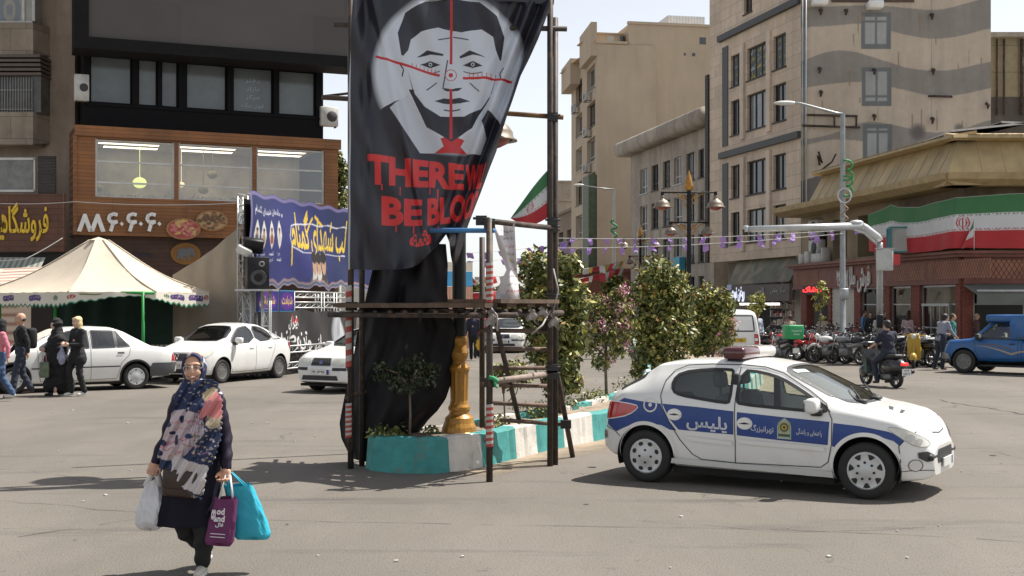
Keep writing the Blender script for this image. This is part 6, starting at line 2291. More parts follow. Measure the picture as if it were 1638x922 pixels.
mb=MB();mb.tube([g_(1407,386),g_(1404,380),g_(1384,365),g_(1378,362)],.13,10);mb.tube([g_(1407,394),g_(1384,373),g_(1366,366)],.06,8);mb.build('knee',GALV,t)
mb=MB();mb.tube([g_(1379,362),g_(1300,364),g_(1196,367)],[.13,.115,.10],10);mb.lathe([(.13,0),(.13,-.12),(0,-.12)],(g_(1196,367).x,0,g_(1196,367).z),10,'x');arm=mb.build('arm',GALV,t)
mb=MB();mb.cbox(g_(1192,372),(.16,.16,.2));mb.build('end_bracket',DKMET,arm)
mb=MB();mb.ball(g_(1370,357),(.25,.12,.1),10,6);mb.build('camera_head',GALV,arm)
q=g_(1411,416)
mb=MB();mb.rbox((q.x-.24,-.42,q.z-.36),(q.x+.24,-.115,q.z+.34),.015,1);mb.box((q.x-.27,-.45,q.z+.345),(q.x+.27,-.1,q.z+.37));cb=mb.build('cabinet',mat('pale_cabinet',(.50,.50,.48),.5,var=.08),t)
mb=MB();mb.box((q.x-.2,-.428,q.z-.31),(q.x+.2,-.422,q.z+.3));mb.cbox((q.x+.1,-.44,q.z-.27),(.12,.03,.08));mb.build('door',mat('pale_cabinet_door',(.46,.46,.44),.5),cb)
mb=MB();q=g_(1406,389);mb.cbox((q.x+.45,-.1,q.z-.55),(.4,.1,.35));mb.build('red_sign',RED_P,t)
mb=MB();q=g_(1404,515);mb.rbox((q.x-.10,-.32,q.z-.2),(q.x+.12,-.12,q.z+.25),.05,2);mb.build('signal_head',BLACK,t)
# street light far left of the tan tower with its green ornament
D_=100.
lx=(982-CX)/F*D_
t=thing('street_light','thin distant street light in front of the blank wall of the tan tower','street light',(lx,D_,0))
tz=P(982,303,D_).z
mb=MB();mb.lathe([(.16,0),(.12,4),(.09,tz)],n=8);mb.build('pole',STEEL,t)
mb=MB();mb.tube([(0,0,tz),(-1.2,0,tz+.1),((928-982)/F*D_,0,tz+.35)],.05,6);arm=mb.build('arm',STEEL,t)
mb=MB();mb.ball(((926-982)/F*D_,0,tz+.33),(.45,.15,.12),10,6);mb.build('lamp_head',mat('pale_lamp_head'),arm)
mb=MB()
for py_ in(362,376):
 zz_=P(0,py_,D_).z
 mb.tube([(.25*math.sin(a),-.15,zz_+.5*(a/4-.5))for a in np.linspace(0,6,14)],.07,6)
mb.build('ornament',GO,t)
# antenna wires and overhead cables
CAB=mat('cable_grey',(.25,.25,.25),.6)
def cable(pts,r,label,m=CAB):
 pts=[Vector(p)for p in pts]
 mb=MB()
 out=[]
 for a,b in zip(pts[:-1],pts[1:]):
  for u in np.linspace(0,1,14):
   q=a.lerp(b,u);q.z-=(b-a).length*.018*4*u*(1-u);out.append(q)
 mb.tube(out,r,5)
 return tag(mb.build('cable',m),label,'cable')
cable([P(100,381,41),P(40,415,40),P(-40,418,40)],.018,'thick grey cable sagging in front of the grocery shop')
cable([P(-20,325,42),P(120,323,42),P(400,324,44)],.012,'thin wire crossing in front of the restaurant sign')
# ------------------------------------------------------------------ bunting
PURP=mat('purple_flag',(.40,.24,.60),.7,var=.15,scale=2)
STR=mat('string',(.5,.5,.48),.7)
def bunting(a,b,n,label,cols,sag=.012,size=.24,skip=()):
 a,b=Vector(a),Vector(b)
 t=thing('bunting_line',label,'bunting',a,0,'bunting strung over the avenue')
 L_=(b-a).length
 f_=lambda u:(b-a)*u-Vector((0,0,L_*sag*4*u*(1-u)))
 mb=MB();mb.tube([f_(u)for u in np.linspace(0,1,40)],.014,4);mb.build('string',STR,t)
 rr=random.Random(n)
 for k in range(n):
  if k in skip:
   continue
  u=(k+.5+rr.uniform(-.15,.15))/n
  q=f_(u)
  w_=size*.42*rr.uniform(.75,1.2)
  tw,sw,hl=rr.uniform(-.9,.9),rr.uniform(-.25,.25),rr.uniform(.6,1.15)
  mb=MB()
  def fl_(p,v):
   x=(p-.5)*w_*2*(1 if rr is None else 1)
   z=-v*size*hl
   return q+Vector((x*math.cos(tw)+sw*v*size*2,x*math.sin(tw)+.04*math.sin(v*5+k),z+.03*math.sin(p*6+k)))
  mb.grid(fl_,4,4)
  mb.build('pennant',cols[k%len(cols)],t,fix=False)
 return t
bunting(P(880,381,52),P(1382,366,45),18,'upper line of purple pennants strung across to the signal gantry',[PURP])
bunting(P(880,397,50),P(1348,374,43.8),17,'lower line of purple pennants strung across to the street light',[PURP])
bunting(P(740,405,60),P(915,385,70),8,'short line of pale purple pennants behind the scaffold',[PURP],size=.42)
bunting(P(740,418,62),P(915,402,70),7,'second short line of purple pennants behind the scaffold',[PURP],size=.42)
REDF=mat('red_flag',(.5,.04,.05),.7);WHF=mat('white_flag',(.65,.63,.6),.7);YEF=mat('yellow_flag',(.55,.38,.08),.7)
bunting(P(742,443,66),P(1000,417,90),24,'line of small red and white pennants far down the avenue',[REDF,WHF,YEF],size=.45)
bunting(P(742,470,66),P(1000,427,90),24,'lower line of small red pennants far down the avenue',[REDF,REDF,WHF],size=.5)
# ------------------------------------------------------------------ vehicles
CARW=mat('white_car_paint',(.74,.735,.71),.30,var=.03,scale=2,coat=.6,dirt=dict(c=(.60,.56,.50),s=1.3,lo=.58,hi=.85))
TYRE=mat('tyre_rubber',(.022,.021,.020),.8,var=.2,scale=8)
RIMM=mat('silver_hubcap',(.52,.53,.53),.38,.45,var=.08)
RIMD=mat('dark_wheel_hole',(.02,.02,.02),.7)
TRIM=mat('black_plastic_trim',(.022,.022,.023),.55,var=.15)
GREYP=mat('grey_bumper_plastic',(.075,.076,.08),.6,var=.15)
SEAM=mat('panel_gap',(.03,.03,.03),.8)
CGLASS=glass('car_glass',(.80,.87,.83),.07)
CGLASSD=glass('dark_car_glass',(.45,.50,.48),.10)
INTER=mat('dark_car_interior',(.028,.028,.03),.75,var=.2)
SEATM=mat('grey_seat_fabric',(.07,.07,.075),.85,var=.2)
REDL=mat('red_tail_lamp',(.42,.012,.015),.15,coat=.8)
CLRL=mat('clear_head_lamp',(.62,.61,.54),.15,coat=.8,var=.15,scale=9)
AMBL=mat('amber_lamp',(.5,.18,.02),.2,coat=.5)
CHROME=mat('chrome_trim',(.6,.6,.6),.15,.9)
PLATE=mat('white_number_plate',(.68,.68,.65),.5)
PLATEY=mat('yellow_number_plate',(.55,.36,.03),.5)
UNDER=mat('underbody',(.014,.013,.012),.9)
BLUEST=mat('blue_police_stripe',(.008,.042,.21),.4,var=.08,scale=3,coat=.12)
def chaikin(p,n=2,closed=True):
 p=[np.array(q,float)for q in p]
 for _ in range(n):
  o=[]
  m=len(p)
  for i in range(m if closed else m-1):
   a,b=p[i],p[(i+1)%m]
   o+=[a*.75+b*.25,a*.25+b*.75]
  p=o if closed else[p[0]]+o+[p[-1]]
 return p
def gauss(a,s):
 if s<.3:
  return a
 r=int(s*3)+1
 k=np.exp(-.5*(np.arange(-r,r+1)/s)**2);k/=k.sum()
 return np.convolve(np.pad(a,r,'edge'),k,'valid')
class Body:
 """car shell lofted along x from a table of side and plan curves (x measured from the rear axle)"""
 def __init__(s,sp,nx=230,ns=150):
  s.sp=sp
  o=sp['wb']/2
  x0,x1=sp['top'][0][0],sp['top'][-1][0]
  xs=np.linspace(x0,x1,nx)
  dx=xs[1]-xs[0]
  sg=sp.get('sm',.035)/dx
  c={k:gauss(interp(xs,sp[k]),sg*(1.6 if k in('hw','wt')else 1))for k in('top','belt','bot','hw','wt')}
  rows=[]
  for i in range(nx):
   zb,zm,zt,w,wt=c['bot'][i],c['belt'][i],c['top'][i],c['hw'][i],c['wt'][i]
   zm=min(zm,zt-.02)
   h,t=zm-zb,zt-zm
   k=min(1,t/.4)
   pts=[(0,zb),(.6*w,zb),(.90*w,zb+.005),(.955*w,zb+.14*h),(.985*w,zb+.35*h),(w,zb+.62*h),(.985*w,zb+.86*h),(.955*w,zm),(.955*w*.6+wt*.4,zm+.42*t),(wt*1.02,zm+.80*t),(wt*.95,zm+.94*t),(wt*.72,zt-.012*k),(wt*.35,zt),(0,zt)]
   p=chaikin(pts,3,False)
   p=np.array(p)
   L_=np.concatenate([[0],np.cumsum(np.hypot(*np.diff(p,axis=0).T))])
   u=np.linspace(0,L_[-1],ns)
   rows.append(np.stack([np.full(ns,xs[i]-o),np.interp(u,L_,p[:,0]),np.interp(u,L_,p[:,1])],1))
  R_=np.array(rows)
  full=np.concatenate([R_[:,::-1]*np.array([1,-1,1]),R_[:,1:]],1)
  m=full.shape[1]
  s.V=full.reshape(-1,3)
  idx=np.arange(nx*m).reshape(nx,m)
  q=np.stack([idx[:-1,:-1],idx[1:,:-1],idx[1:,1:],idx[:-1,1:]],-1).reshape(-1,4)
  s.Q=q
  s.caps=[tuple(idx[0]),tuple(idx[-1][::-1])]
  s.C=s.V[q].mean(1)
  n=np.cross(s.V[q[:,2]]-s.V[q[:,0]],s.V[q[:,3]]-s.V[q[:,1]])
  s.Nn=n/(np.linalg.norm(n,axis=1)[:,None]+1e-9)
  s.bvh=BVHTree.FromPolygons([tuple(v)for v in s.V],[tuple(a)for a in q]+s.caps)
  s.keep=np.ones(len(q),bool)
  s.o=o
  s.holes=[]
 def shift(s,poly):
  return[(p[0]-s.o,p[1])for p in poly]
 @staticmethod
 def inside(X,Y,p):
  p=np.array(p,float)
  ins=np.zeros(X.shape,bool)
  for k in range(len(p)):
   (x0,y0),(x1,y1)=p[k],p[(k+1)%len(p)]
   if y0!=y1:
    ins^=((y0>Y)!=(y1>Y))&(X<(x1-x0)*(Y-y0)/(y1-y0)+x0)
  return ins
 def cut_side(s,poly,sides=(1,-1)):
  for sd in sides:
   s.keep&=~(s.inside(s.C[:,0],s.C[:,2],poly)&(s.C[:,1]*sd>.3))
 def cut_top(s,poly,zmin):
  s.keep&=~(s.inside(s.C[:,0],s.C[:,1],poly)&(s.C[:,2]>zmin)&(s.Nn[:,2]*np.sign(s.Nn[:,2].mean()or 1)!=0)&(s.C[:,2]>zmin))
 def hit(s,axis,a,b,sd=1):
  if axis=='side':
   r=s.bvh.ray_cast(Vector((a,3*sd,b)),Vector((0,-sd,0)))
  elif axis=='top':
   r=s.bvh.ray_cast(Vector((a,b,4)),Vector((0,0,-1)))
  else:
   r=s.bvh.ray_cast(Vector((5*sd,a,b)),Vector((-sd,0,0)))
  if r[0]is None:
   return None,None
  n=r[1]
  d={'side':Vector((0,sd,0)),'top':Vector((0,0,1)),'end':Vector((sd,0,0))}[axis]
  if n.dot(d)<0:
   n=-n
  return r[0],n
 def patch(s,mb,poly,axis='side',sd=1,eps=.004,step=.06,thick=0.):
  """flat outline laid on the body surface"""
  bm=bmesh.new()
  vs=[bm.verts.new((p[0],p[1],0))for p in poly]
  f=bm.faces.new(vs)
  p=np.array(poly)
  for ax in(0,1):
   lo,hi=p[:,ax].min(),p[:,ax].max()
   n=int((hi-lo)/step)
   for k in range(1,n+1):
    co=[0,0,0];co[ax]=lo+(hi-lo)*k/(n+1)
    no=[0,0,0];no[ax]=1
    bmesh.ops.bisect_plane(bm,geom=bm.verts[:]+bm.edges[:]+bm.faces[:],plane_co=co,plane_no=no)
  bm.verts.index_update()
  out,last=[],None
  ok=True
  for v in bm.verts:
   h,n=s.hit(axis,v.co.x,v.co.y,sd)
   if h is None:
    ok=False
    h,n=last if last else(Vector((0,0,0)),Vector((0,0,1)))
   last=(h,n)
   out.append(h+n*eps)
  fs=[tuple(v.index for v in f.verts)for f in bm.faces]
  bm.free()
  mb.add(out,fs,True)
  return ok
 def strip(s,mb,poly,a,b,axis='side',sd=1,eps=.005,closed=True,step=.05):
  """ribbon following an outline, from a inside to b outside of it"""
  p=[np.array(q,float)for q in poly]
  q=[]
  m=len(p)
  for i in range(m if closed else m-1):
   d=p[(i+1)%m]-p[i]
   n=max(1,int(np.hypot(*d)/step))
   q+=[p[i]+d*k/n for k in range(n)]
  if not closed:
   q.append(p[-1])
  m=len(q)
  area=sum(q[i][0]*q[(i+1)%m][1]-q[(i+1)%m][0]*q[i][1]for i in range(m))
  sgn=1 if area>0 else-1
  vs=[]
  for i in range(m):
   t=q[(i+1)%m]-q[i-1]if closed else q[min(i+1,m-1)]-q[max(i-1,0)]
   t=t/(np.hypot(*t)+1e-9)
   n=np.array([t[1],-t[0]])*sgn
   row=[]
   for w in(-a,b):
    c=q[i]+n*w
    h,nn=s.hit(axis,c[0],c[1],sd)
    if h is None:
     h,nn=s.hit(axis,q[i][0],q[i][1],sd)
     if h is None:
      row=None
      break
    row.append(h+nn*eps)
   vs.append(row)
  ix,pv,fs={},[],[]
  for i,row in enumerate(vs):
   if row:
    ix[i]=len(pv)
    pv+=row
  for i in range(m if closed else m-1):
   j=(i+1)%m
   if i in ix and j in ix:
    fs.append((ix[i],ix[i]+1,ix[j]+1,ix[j]))
  mb.add(pv,fs,True)
 def text(s,mb,t,x,z,w,h,sd,eps=.006,rot=0.,bold=.01):
  v,fs=text_fit(t,0,0,w,h,stretch=True,bold=bold)
  out=[]
  for a,b in v:
   hx,n=s.hit('side',x+(a if sd<0 else-a),z+b+a*rot,sd)
   if hx is None:
    return
   out.append(hx+n*eps)
  mb.add(out,fs,False)
 def mesh(s,name,m,parent):
  mb=MB()
  mb.v=[tuple(v)for v in s.V]
  mb.f=[tuple(int(i)for i in a)for a in s.Q[s.keep]]+s.caps
  mb.mi=[0]*len(mb.f)
  mb.sm=[True]*(len(mb.f)-2)+[False,False]
  return mb.build(name,m,parent)
def wheel_meshes(R,w,style):
 t=MB()
 t.lathe([(R*.60,w*.36),(R*.66,w*.44),(R*.80,w*.52),(R*.93,w*.49),(R*.985,w*.40),(R,w*.28),(R,-w*.28),(R*.985,-w*.42),(R*.9,-w*.5),(R*.6,-w*.45)],n=36,axis='y')
 r=MB()
 if style=='steel':
  r.lathe([(R*.66,w*.42),(R*.62,w*.46),(R*.57,w*.40),(R*.5,w*.37),(R*.25,w*.42),(R*.1,w*.44),(0,w*.44)],n=30,axis='y')
 else:
  r.lathe([(R*.67,w*.44),(R*.64,w*.50),(R*.60,w*.485),(R*.45,w*.47),(R*.22,w*.53),(R*.12,w*.56),(0,w*.56)],n=30,axis='y')
 r.lathe([(R*.6,-w*.3),(0,-w*.3)],n=20,axis='y')
 h=MB()
 n={'oval':8,'fan':7,'steel':8,'tri':6}[style]
 for k in range(n):
  a=2*math.pi*(k+.5)/n
  if style=='oval':
   pl=[(.50+.075*math.sin(q),.095*math.cos(q))for q in np.linspace(0,6.283,13)[:-1]]
  elif style=='fan':
   pl=[(.42,-.035),(.57,-.13),(.60,0),(.57,.13),(.42,.035)]
  elif style=='tri':
   pl=[(.40,-.02),(.57,-.10),(.58,.02)]
  else:
   pl=[(.44+.04*math.sin(q),.05*math.cos(q))for q in np.linspace(0,6.283,11)[:-1]]
  y=w*(.505 if style in('oval','fan','tri')else.415)
  h.add([(R*(p*math.cos(a)-q*math.sin(a)),y+(0 if p>.45 else w*.012),R*(p*math.sin(a)+q*math.cos(a)))for p,q in pl],[tuple(range(len(pl)))])
 if style in('oval','fan'):
  for k in range(4 if style=='oval' else 7):
   a=2*math.pi*(k+(0 if style=='oval' else.0))/(4 if style=='oval' else 7)
   rr_=.235 if style=='oval' else.30
   h.lathe([(R*.045,w*.54),(R*.045,w*.575),(0,w*.575)],(R*rr_*math.cos(a),0,R*rr_*math.sin(a)),8,'y')
 return t,r,h
def add_wheels(root,sp,style,steer=0.,tr=None):
 R,wb=sp['R'],sp['wb']
 tr=tr or sp['track']
 for i,x in enumerate((-wb/2,wb/2)):
  st=style[i]if isinstance(style,(list,tuple))else style
  ms=wheel_meshes(R,sp.get('tw',.185),st)
  first=None
  for sd in(1,-1):
   rot=(0 if sd>0 else math.pi)+(steer if i else 0)
   if first is None:
    a=ms[0].build('wheel',TYRE,root)
    b=ms[1].build('rim',RIMM if st!='steel' else mat('steel_rim',(.17,.165,.16),.5,.4,var=.25),a)
    c=ms[2].build('rim_hole',RIMD,a)
    first=(a,b,c)
   else:
    a=first[0].copy();COL.objects.link(a);a.parent=root
    for q in first[1:]:
     k=q.copy();COL.objects.link(k);k.parent=a
   a.location=(x,sd*tr/2,R)
   a.rotation_euler=(0,0.3*i,rot)
def arches(root,B,sp,lip=None,R=None):
 R=R or sp['R']+.055
 wells=MB();lips=MB()
 for x in(-sp['wb']/2,sp['wb']/2):
  circ=[(x+R*math.cos(a),sp['R']+.015+R*math.sin(a))for a in np.linspace(0,2*math.pi,40)[:-1]]
  B.cut_side(circ)
  arc=[(x+R*math.cos(a),sp['R']+.015+R*math.sin(a))for a in np.linspace(-.35,math.pi+.35,36)]
  for sd in(1,-1):
   B.strip(lips,arc,.012,.03,'side',sd,.006,closed=False)
   yi,yo=.40*sd,(sp['track']/2+.085)*sd
   vs,fs=[],[]
   for p in arc:
    vs+=[(p[0],yi,p[1]),(p[0],yo,p[1])]
   for k in range(len(arc)-1):
    fs.append((2*k,2*k+1,2*k+3,2*k+2))
   fs.append(tuple(2*k for k in range(len(arc))))
   wells.add(vs,fs)
 build_split(wells,'wheel_well',UNDER,root)
 if lip:
  build_split(lips,'arch_lip',lip,root)
def seats(root,sp,xs,zs=.28,w=.5,rear=None):
 for x in xs:
  for y in(.36,-.36):
   mb=MB()
   mb.rbox((x-.25,y-w/2,zs),(x+.27,y+w/2,zs+.22),.06,2)
   mb.rbox((x-.36,y-w/2+.02,zs+.15),(x-.20,y+w/2-.02,zs+.72),.06,2,(0,-.22,0))
   o=mb.build('seat',SEATM,root)
   mb=MB();mb.rbox((x-.46,y-.13,zs+.78),(x-.36,y+.13,zs+.96),.04,2,(0,-.15,0));mb.tube([(x-.40,y,zs+.6),(x-.41,y,zs+.82)],.012,5);mb.build('headrest',SEATM,o)
 if rear is not None:
  mb=MB();mb.rbox((rear-.25,-.6,zs),(rear+.25,.6,zs+.22),.06,2);mb.rbox((rear-.34,-.6,zs+.1),(rear-.2,.6,zs+.66),.06,2,(0,-.25,0));mb.build('rear_bench',SEATM,root)
def cabin(root,sp,xd,yd=.32):
 """dashboard and steering wheel"""
 mb=MB();mb.rbox((xd-.1,-.68,.62),(xd+.35,.68,.86),.08,2);mb.box((-1.2,-.66,.20),(xd+.3,.66,.26));mb.build('dashboard',INTER,root)
 mb=MB()
 c=Vector((xd-.28,yd,.84))
 pts=[]
 for a in np.linspace(0,2*math.pi,25):
  pts.append(c+Vector((-.07*math.sin(a),.19*math.cos(a),.175*math.sin(a))))
 mb.tube(pts,.016,6,cap=False)
 mb.tube([c+Vector((0,-.18,0)),c+Vector((.02,0,-.03)),c+Vector((0,.18,0))],.02,6);mb.tube([c+Vector((.02,0,-.03)),c+Vector((.25,0,-.1))],.03,6)
 mb.build('steering_wheel',INTER,root)
def glaze(root,B,poly,name='window',axis='side',sides=(1,-1),gl=None,a=.014,b=.018,rubber=None):
 for sd in sides:
  fr=MB();B.strip(fr,poly,a,b,axis,sd,.004,step=.03)
  f=fr.build(name,rubber or TRIM,root)
  p=MB();B.patch(p,poly,axis,sd,-.002,.08)
  p.build('pane',gl or CGLASS,f)
def body_patch(root,B,name,m,polys,axis='side',sides=(1,-1),eps=.005,step=.06,each=True):
 out=[]
 for poly in polys:
  for sd in sides:
   mb=MB()
   pl=poly
   if axis=='end' and isinstance(sd,tuple):
    pl=[(p[0]*sd[1],p[1])for p in poly]
    B.patch(mb,pl,axis,sd[0],eps,step)
   elif axis=='top':
    pl=[(p[0],p[1]*sd)for p in poly]
    B.patch(mb,pl,axis,1,eps,step)
   else:
    B.patch(mb,pl,axis,sd,eps,step)
   out.append(mb.build(name,m,root))
 return out
def mirror(root,x,y,z,m,sides=(1,-1),s=1.):
 for sd in sides:
  mb=MB();mb.rbox((x-.07*s,y,z-.07*s),(x+.06*s,y+.21*s,z+.09*s),.05,3)
  mb.v=[(a,b*sd,c)for a,b,c in mb.v]
  o=mb.build('mirror',m,root)
  mb=MB();mb.rbox((x-.05,y-.10,z-.10),(x+.07,y+.06,z-.02),.02,2);mb.v=[(a,b*sd,c)for a,b,c in mb.v];mb.build('mirror_arm',TRIM,o)
  mb=MB();mb.add([(x-.0705*s,y+.02,z-.05),(x-.0705*s,y+.19*s,z-.05),(x-.0705*s,y+.19*s,z+.07),(x-.0705*s,y+.02,z+.07)],[(0,1,2,3)]);mb.v=[(a,b*sd,c)for a,b,c in mb.v];mb.build('mirror_glass',CHROME,o)
def plate_at(root,B,x,y,z,end,txt=None,w=.50,h=.11,m=None):
 """number plate on the front (+1) or rear (-1)"""
 hx,n=B.hit('end',y,z,end)
 X=(hx.x if hx else x)+.02*end
 mb=MB();mb.box((X-.008,y-w/2,z-h/2),(X+.008,y+w/2,z+h/2));o=mb.build('number_plate',m or PLATE,root)
 mb=MB();mb.box((X-.009*1,y+(w/2-.05)*end*1-.0,z-h/2+.004),(X+.0095,y+(w/2)*end,z+h/2-.004))
 if m is None:
  mb.build('blue_band',mat('plate_blue',(.01,.03,.2),.5),o)
 if txt:
  mb=MB();letters3d(mb,txt,lambda a,b,o_:(X+(.0085+o_)*end,y+a*end,z+b),-.03,0,w=w*.72,h=h*.6,stretch=True,depth=.002,bold=.02);mb.build('plate_lettering',BLACK,o)
SP=dict(wb=2.442,R=.292,track=1.43,tw=.185,sm=.03,top=[(-.61,.52),(-.59,.72),(-.54,.90),(-.46,1.0),(.0,1.325),(.06,1.375),(.3,1.41),(.75,1.435),(1.15,1.425),(1.45,1.375),(1.58,1.32),(2.20,.975),(2.32,.935),(2.5,.91),(2.75,.855),(2.95,.78),(3.08,.695),(3.16,.61),(3.21,.50)],belt=[(-.61,.50),(-.5,.86),(-.3,.985),(.2,.985),(1.0,.93),(1.9,.885),(2.3,.86),(2.75,.79),(3.0,.69),(3.21,.46)],bot=[(-.61,.33),(-.5,.27),(-.25,.22),(0,.19),(1.2,.175),(2.5,.175),(2.9,.19),(3.1,.205),(3.21,.25)],hw=[(-.61,.56),(-.55,.69),(-.4,.775),(0,.815),(.6,.828),(2.4,.828),(2.75,.80),(2.95,.735),(3.08,.64),(3.16,.53),(3.21,.40)],wt=[(-.61,.5),(-.5,.62),(-.3,.60),(.0,.555),(.8,.58),(1.5,.55),(1.9,.62),(2.25,.67),(2.5,.66),(2.8,.60),(3.0,.52),(3.21,.28)])
mx=lambda x:x if x<2.75 else 2.75+(x-2.75)*.64
mz=lambda z:z if z<.95 else.95+(z-.95)*.91
for k_ in('top','belt','bot','hw','wt'):
 SP[k_]=[(mx(x),mz(z)if k_ in('top','belt')else z)for x,z in SP[k_]]
B=Body(SP,260,190)
o_=B.o
root=thing('police_car','white police hatchback with blue side stripe and roof light bar','car',(2.501+.515*.69,12.955+.857*.69,0),-math.radians(31))
root.scale=(.97,.97,.965)
sh=lambda p:[(mx(x)-o_,mz(z))for x,z in p]
W_R=chaikin(sh([(.285,1.16),(.36,1.255),(.66,1.30),(.93,1.305),(.965,1.28),(.985,.935),(.93,.925),(.62,.962),(.40,.995),(.31,1.04)]),1)
W_F=chaikin(sh([(1.055,1.30),(1.28,1.28),(1.50,1.215),(1.72,1.095),(1.93,.965),(2.05,.885),(1.98,.872),(1.6,.890),(1.10,.918),(1.06,.95)]),1)
for w_ in(W_R,W_F):
 B.cut_side(w_)
WS=chaikin([(1.52-o_,-.50),(1.50-o_,0),(1.52-o_,.50),(1.62-o_,.53),(2.16-o_,.64),(2.26-o_,.40),(2.29-o_,0),(2.26-o_,-.40),(2.16-o_,-.64),(1.62-o_,-.53)],1)
RWIN=chaikin([(-.0-o_,-.55),(-.0-o_,.55),(-.43-o_,.66),(-.45-o_,-.66)],1)
B.cut_top(WS,.9);B.cut_top(RWIN,.9)
arches(root,B,SP,lip=CARW)
B.mesh('body',CARW,root)
glaze(root,B,W_R,'rear_side_window');glaze(root,B,W_F,'front_side_window')
glaze(root,B,WS,'windscreen','top',(1,),CGLASS,.014,.03)
glaze(root,B,RWIN,'rear_window','top',(1,),CGLASSD,.014,.035)
# opaque rear corner of the cabin lining, seats, dash
seats(root,SP,(1.12-o_,),rear=.22-o_)
cabin(root,SP,2.0-o_)
mb=MB();mb.rbox((1.02-o_-.05,-.70,.3),(1.02-o_+.04,-.64,1.24),.02,1);mb.rbox((1.02-o_-.05,.64,.3),(1.02-o_+.04,.70,1.24),.02,1)
build_split(mb,'pillar_lining',INTER,root)
mb=MB();mb.rbox((-.42-o_,-.6,.3),(.02-o_,.6,.93),.04,1);mb.build('parcel_shelf',INTER,root)
# blue stripe in three pieces
stA=[(-.515,.62),(-.50,.80),(-.28,.93),(-.08,.905),(.185,.885),(.20,.84),(.29,.70),(.38,.60),(.30,.605),(.20,.65),(.05,.665),(-.15,.65),(-.30,.585),(-.37,.55)]
stB=[(.205,.887),(.6,.868),(1.035,.838),(1.04,.59),(.7,.60),(.405,.612),(.30,.72)]
stC=[(1.075,.832),(1.6,.80),(2.075,.775),(2.06,.535),(1.6,.555),(1.08,.585)]
stD=[(2.115,.765),(2.4,.745),(2.65,.705),(2.88,.655),(2.785,.565),(2.72,.61),(2.6,.645),(2.45,.652),(2.3,.615),(2.20,.555),(2.14,.52),(2.105,.525)]
body_patch(root,B,'blue_stripe',BLUEST,[sh(p)for p in(stA,stB,stC,stD)],eps=.004,step=.05)
# panel gaps
mb=MB()
doorR=sh([(.28,1.28),(.20,1.16),(.175,.98),(.21,.84),(.30,.68),(.42,.50),(.56,.35),(.66,.30),(1.05,.285)])
gapB=sh([(1.035,1.34),(1.045,.9),(1.06,.5),(1.05,.285)])
gapF=sh([(1.05,.285),(1.98,.30),(2.06,.36),(2.10,.55),(2.10,.80),(2.02,.95),(1.82,1.09),(1.5,1.28),(1.3,1.345),(1.05,1.365)])
roofl=sh([(.28,1.28),(.42,1.345),(.7,1.365),(1.05,1.365)])
fend=sh([(2.74,.245),(2.80,.40),(2.775,.56),(2.90,.66),(2.99,.70)])
rbump=sh([(-.55,.60),(-.40,.56),(-.33,.50),(-.30,.40)])
for sd in(1,-1):
 for ln in(doorR,gapB,gapF,roofl,fend,rbump):
  B.strip(mb,ln,.0045,.0045,'side',sd,.0055,closed=False,step=.03)
build_split(mb,'panel_gap',SEAM,root)
mb=MB()
for sd in(1,-1):
 for a,b in((.50,1.03),(1.085,2.03)):
  B.patch(mb,sh([(a,.545),(b,.515),(b+.0,.47),(a+.03,.50)]),'side',sd,.016,.08)
  B.strip(mb,sh([(a,.545),(b,.515),(b,.47),(a+.03,.50)]),0.0,.008,'side',sd,.008)
build_split(mb,'side_moulding',CARW,root)
mb=MB()
for sd in(1,-1):
 B.patch(mb,sh([(.32,.30),(2.1,.27),(2.12,.215),(.30,.245)]),'side',sd,.03,.1)
 B.patch(mb,sh([(.36,.235),(2.05,.21),(2.05,.17),(.4,.19)]),'side',sd,.012,.1)
build_split(mb,'sill_panel',CARW,root)
mb=MB()
mb.box((.3-o_,-.72,.12),(2.1-o_,.72,.20));mb.build('underbody',UNDER,root)
# handles, filler cap, lamps
def oval(x,z,a,b,n=20):
 return[(x+a*math.cos(t),z+b*math.sin(t))for t in np.linspace(0,2*math.pi,n,endpoint=False)]
for x,z in((.355,.775),(1.165,.715)):
 for sd in(1,-1):
  mb=MB();B.patch(mb,oval(x-o_,z,.075,.052),'side',sd,.010,.03);B.strip(mb,oval(x-o_,z,.075,.052),.0,.012,'side',sd,.006);h_=mb.build('door_handle',CARW,root)
  mb=MB();B.patch(mb,[(x-.07-o_,z-.004),(x-o_,z+.012),(x+.07-o_,z-.004),(x-o_,z-.010)],'side',sd,.0125,.05);mb.build('handle_gap',SEAM,h_)
mb=MB()
for sd in(1,-1):
 B.strip(mb,oval(.06-o_,.868,.075,.072),.008,.010,'side',sd,.009)
 B.patch(mb,oval(.06-o_,.868,.022,.022),'side',sd,.009,.03)
build_split(mb,'filler_ring',mat('white_decal',(.68,.68,.66),.5),root)
TLp=chaikin(sh([(-.555,.68),(-.52,.86),(-.40,.885),(-.12,.855),(-.09,.83),(-.22,.745),(-.40,.705)]),1)
for l in body_patch(root,B,'tail_lamp',REDL,[TLp],eps=.014,step=.04):
 pass
mb=MB()
for sd in(1,-1):
 B.strip(mb,TLp,.0,.012,'side',sd,.009)
build_split(mb,'lamp_surround',WHITE,root)
HLp=chaikin(sh([(2.63,.745),(2.80,.735),(2.98,.68),(3.10,.61),(3.145,.545),(3.02,.555),(2.90,.60),(2.76,.67)]),1)
body_patch(root,B,'head_lamp',CLRL,[HLp],eps=.010,step=.03)
mb=MB()
for sd in(1,-1):
 B.strip(mb,HLp,.0,.008,'side',sd,.006)
 B.patch(mb,oval(mx(2.92)-o_,.64,.04,.035),'side',sd,.013,.03)
 B.patch(mb,oval(mx(3.02)-o_,.60,.03,.03),'side',sd,.013,.03)
build_split(mb,'lamp_detail',mat('lamp_reflector',(.45,.44,.40),.2,.5),root)
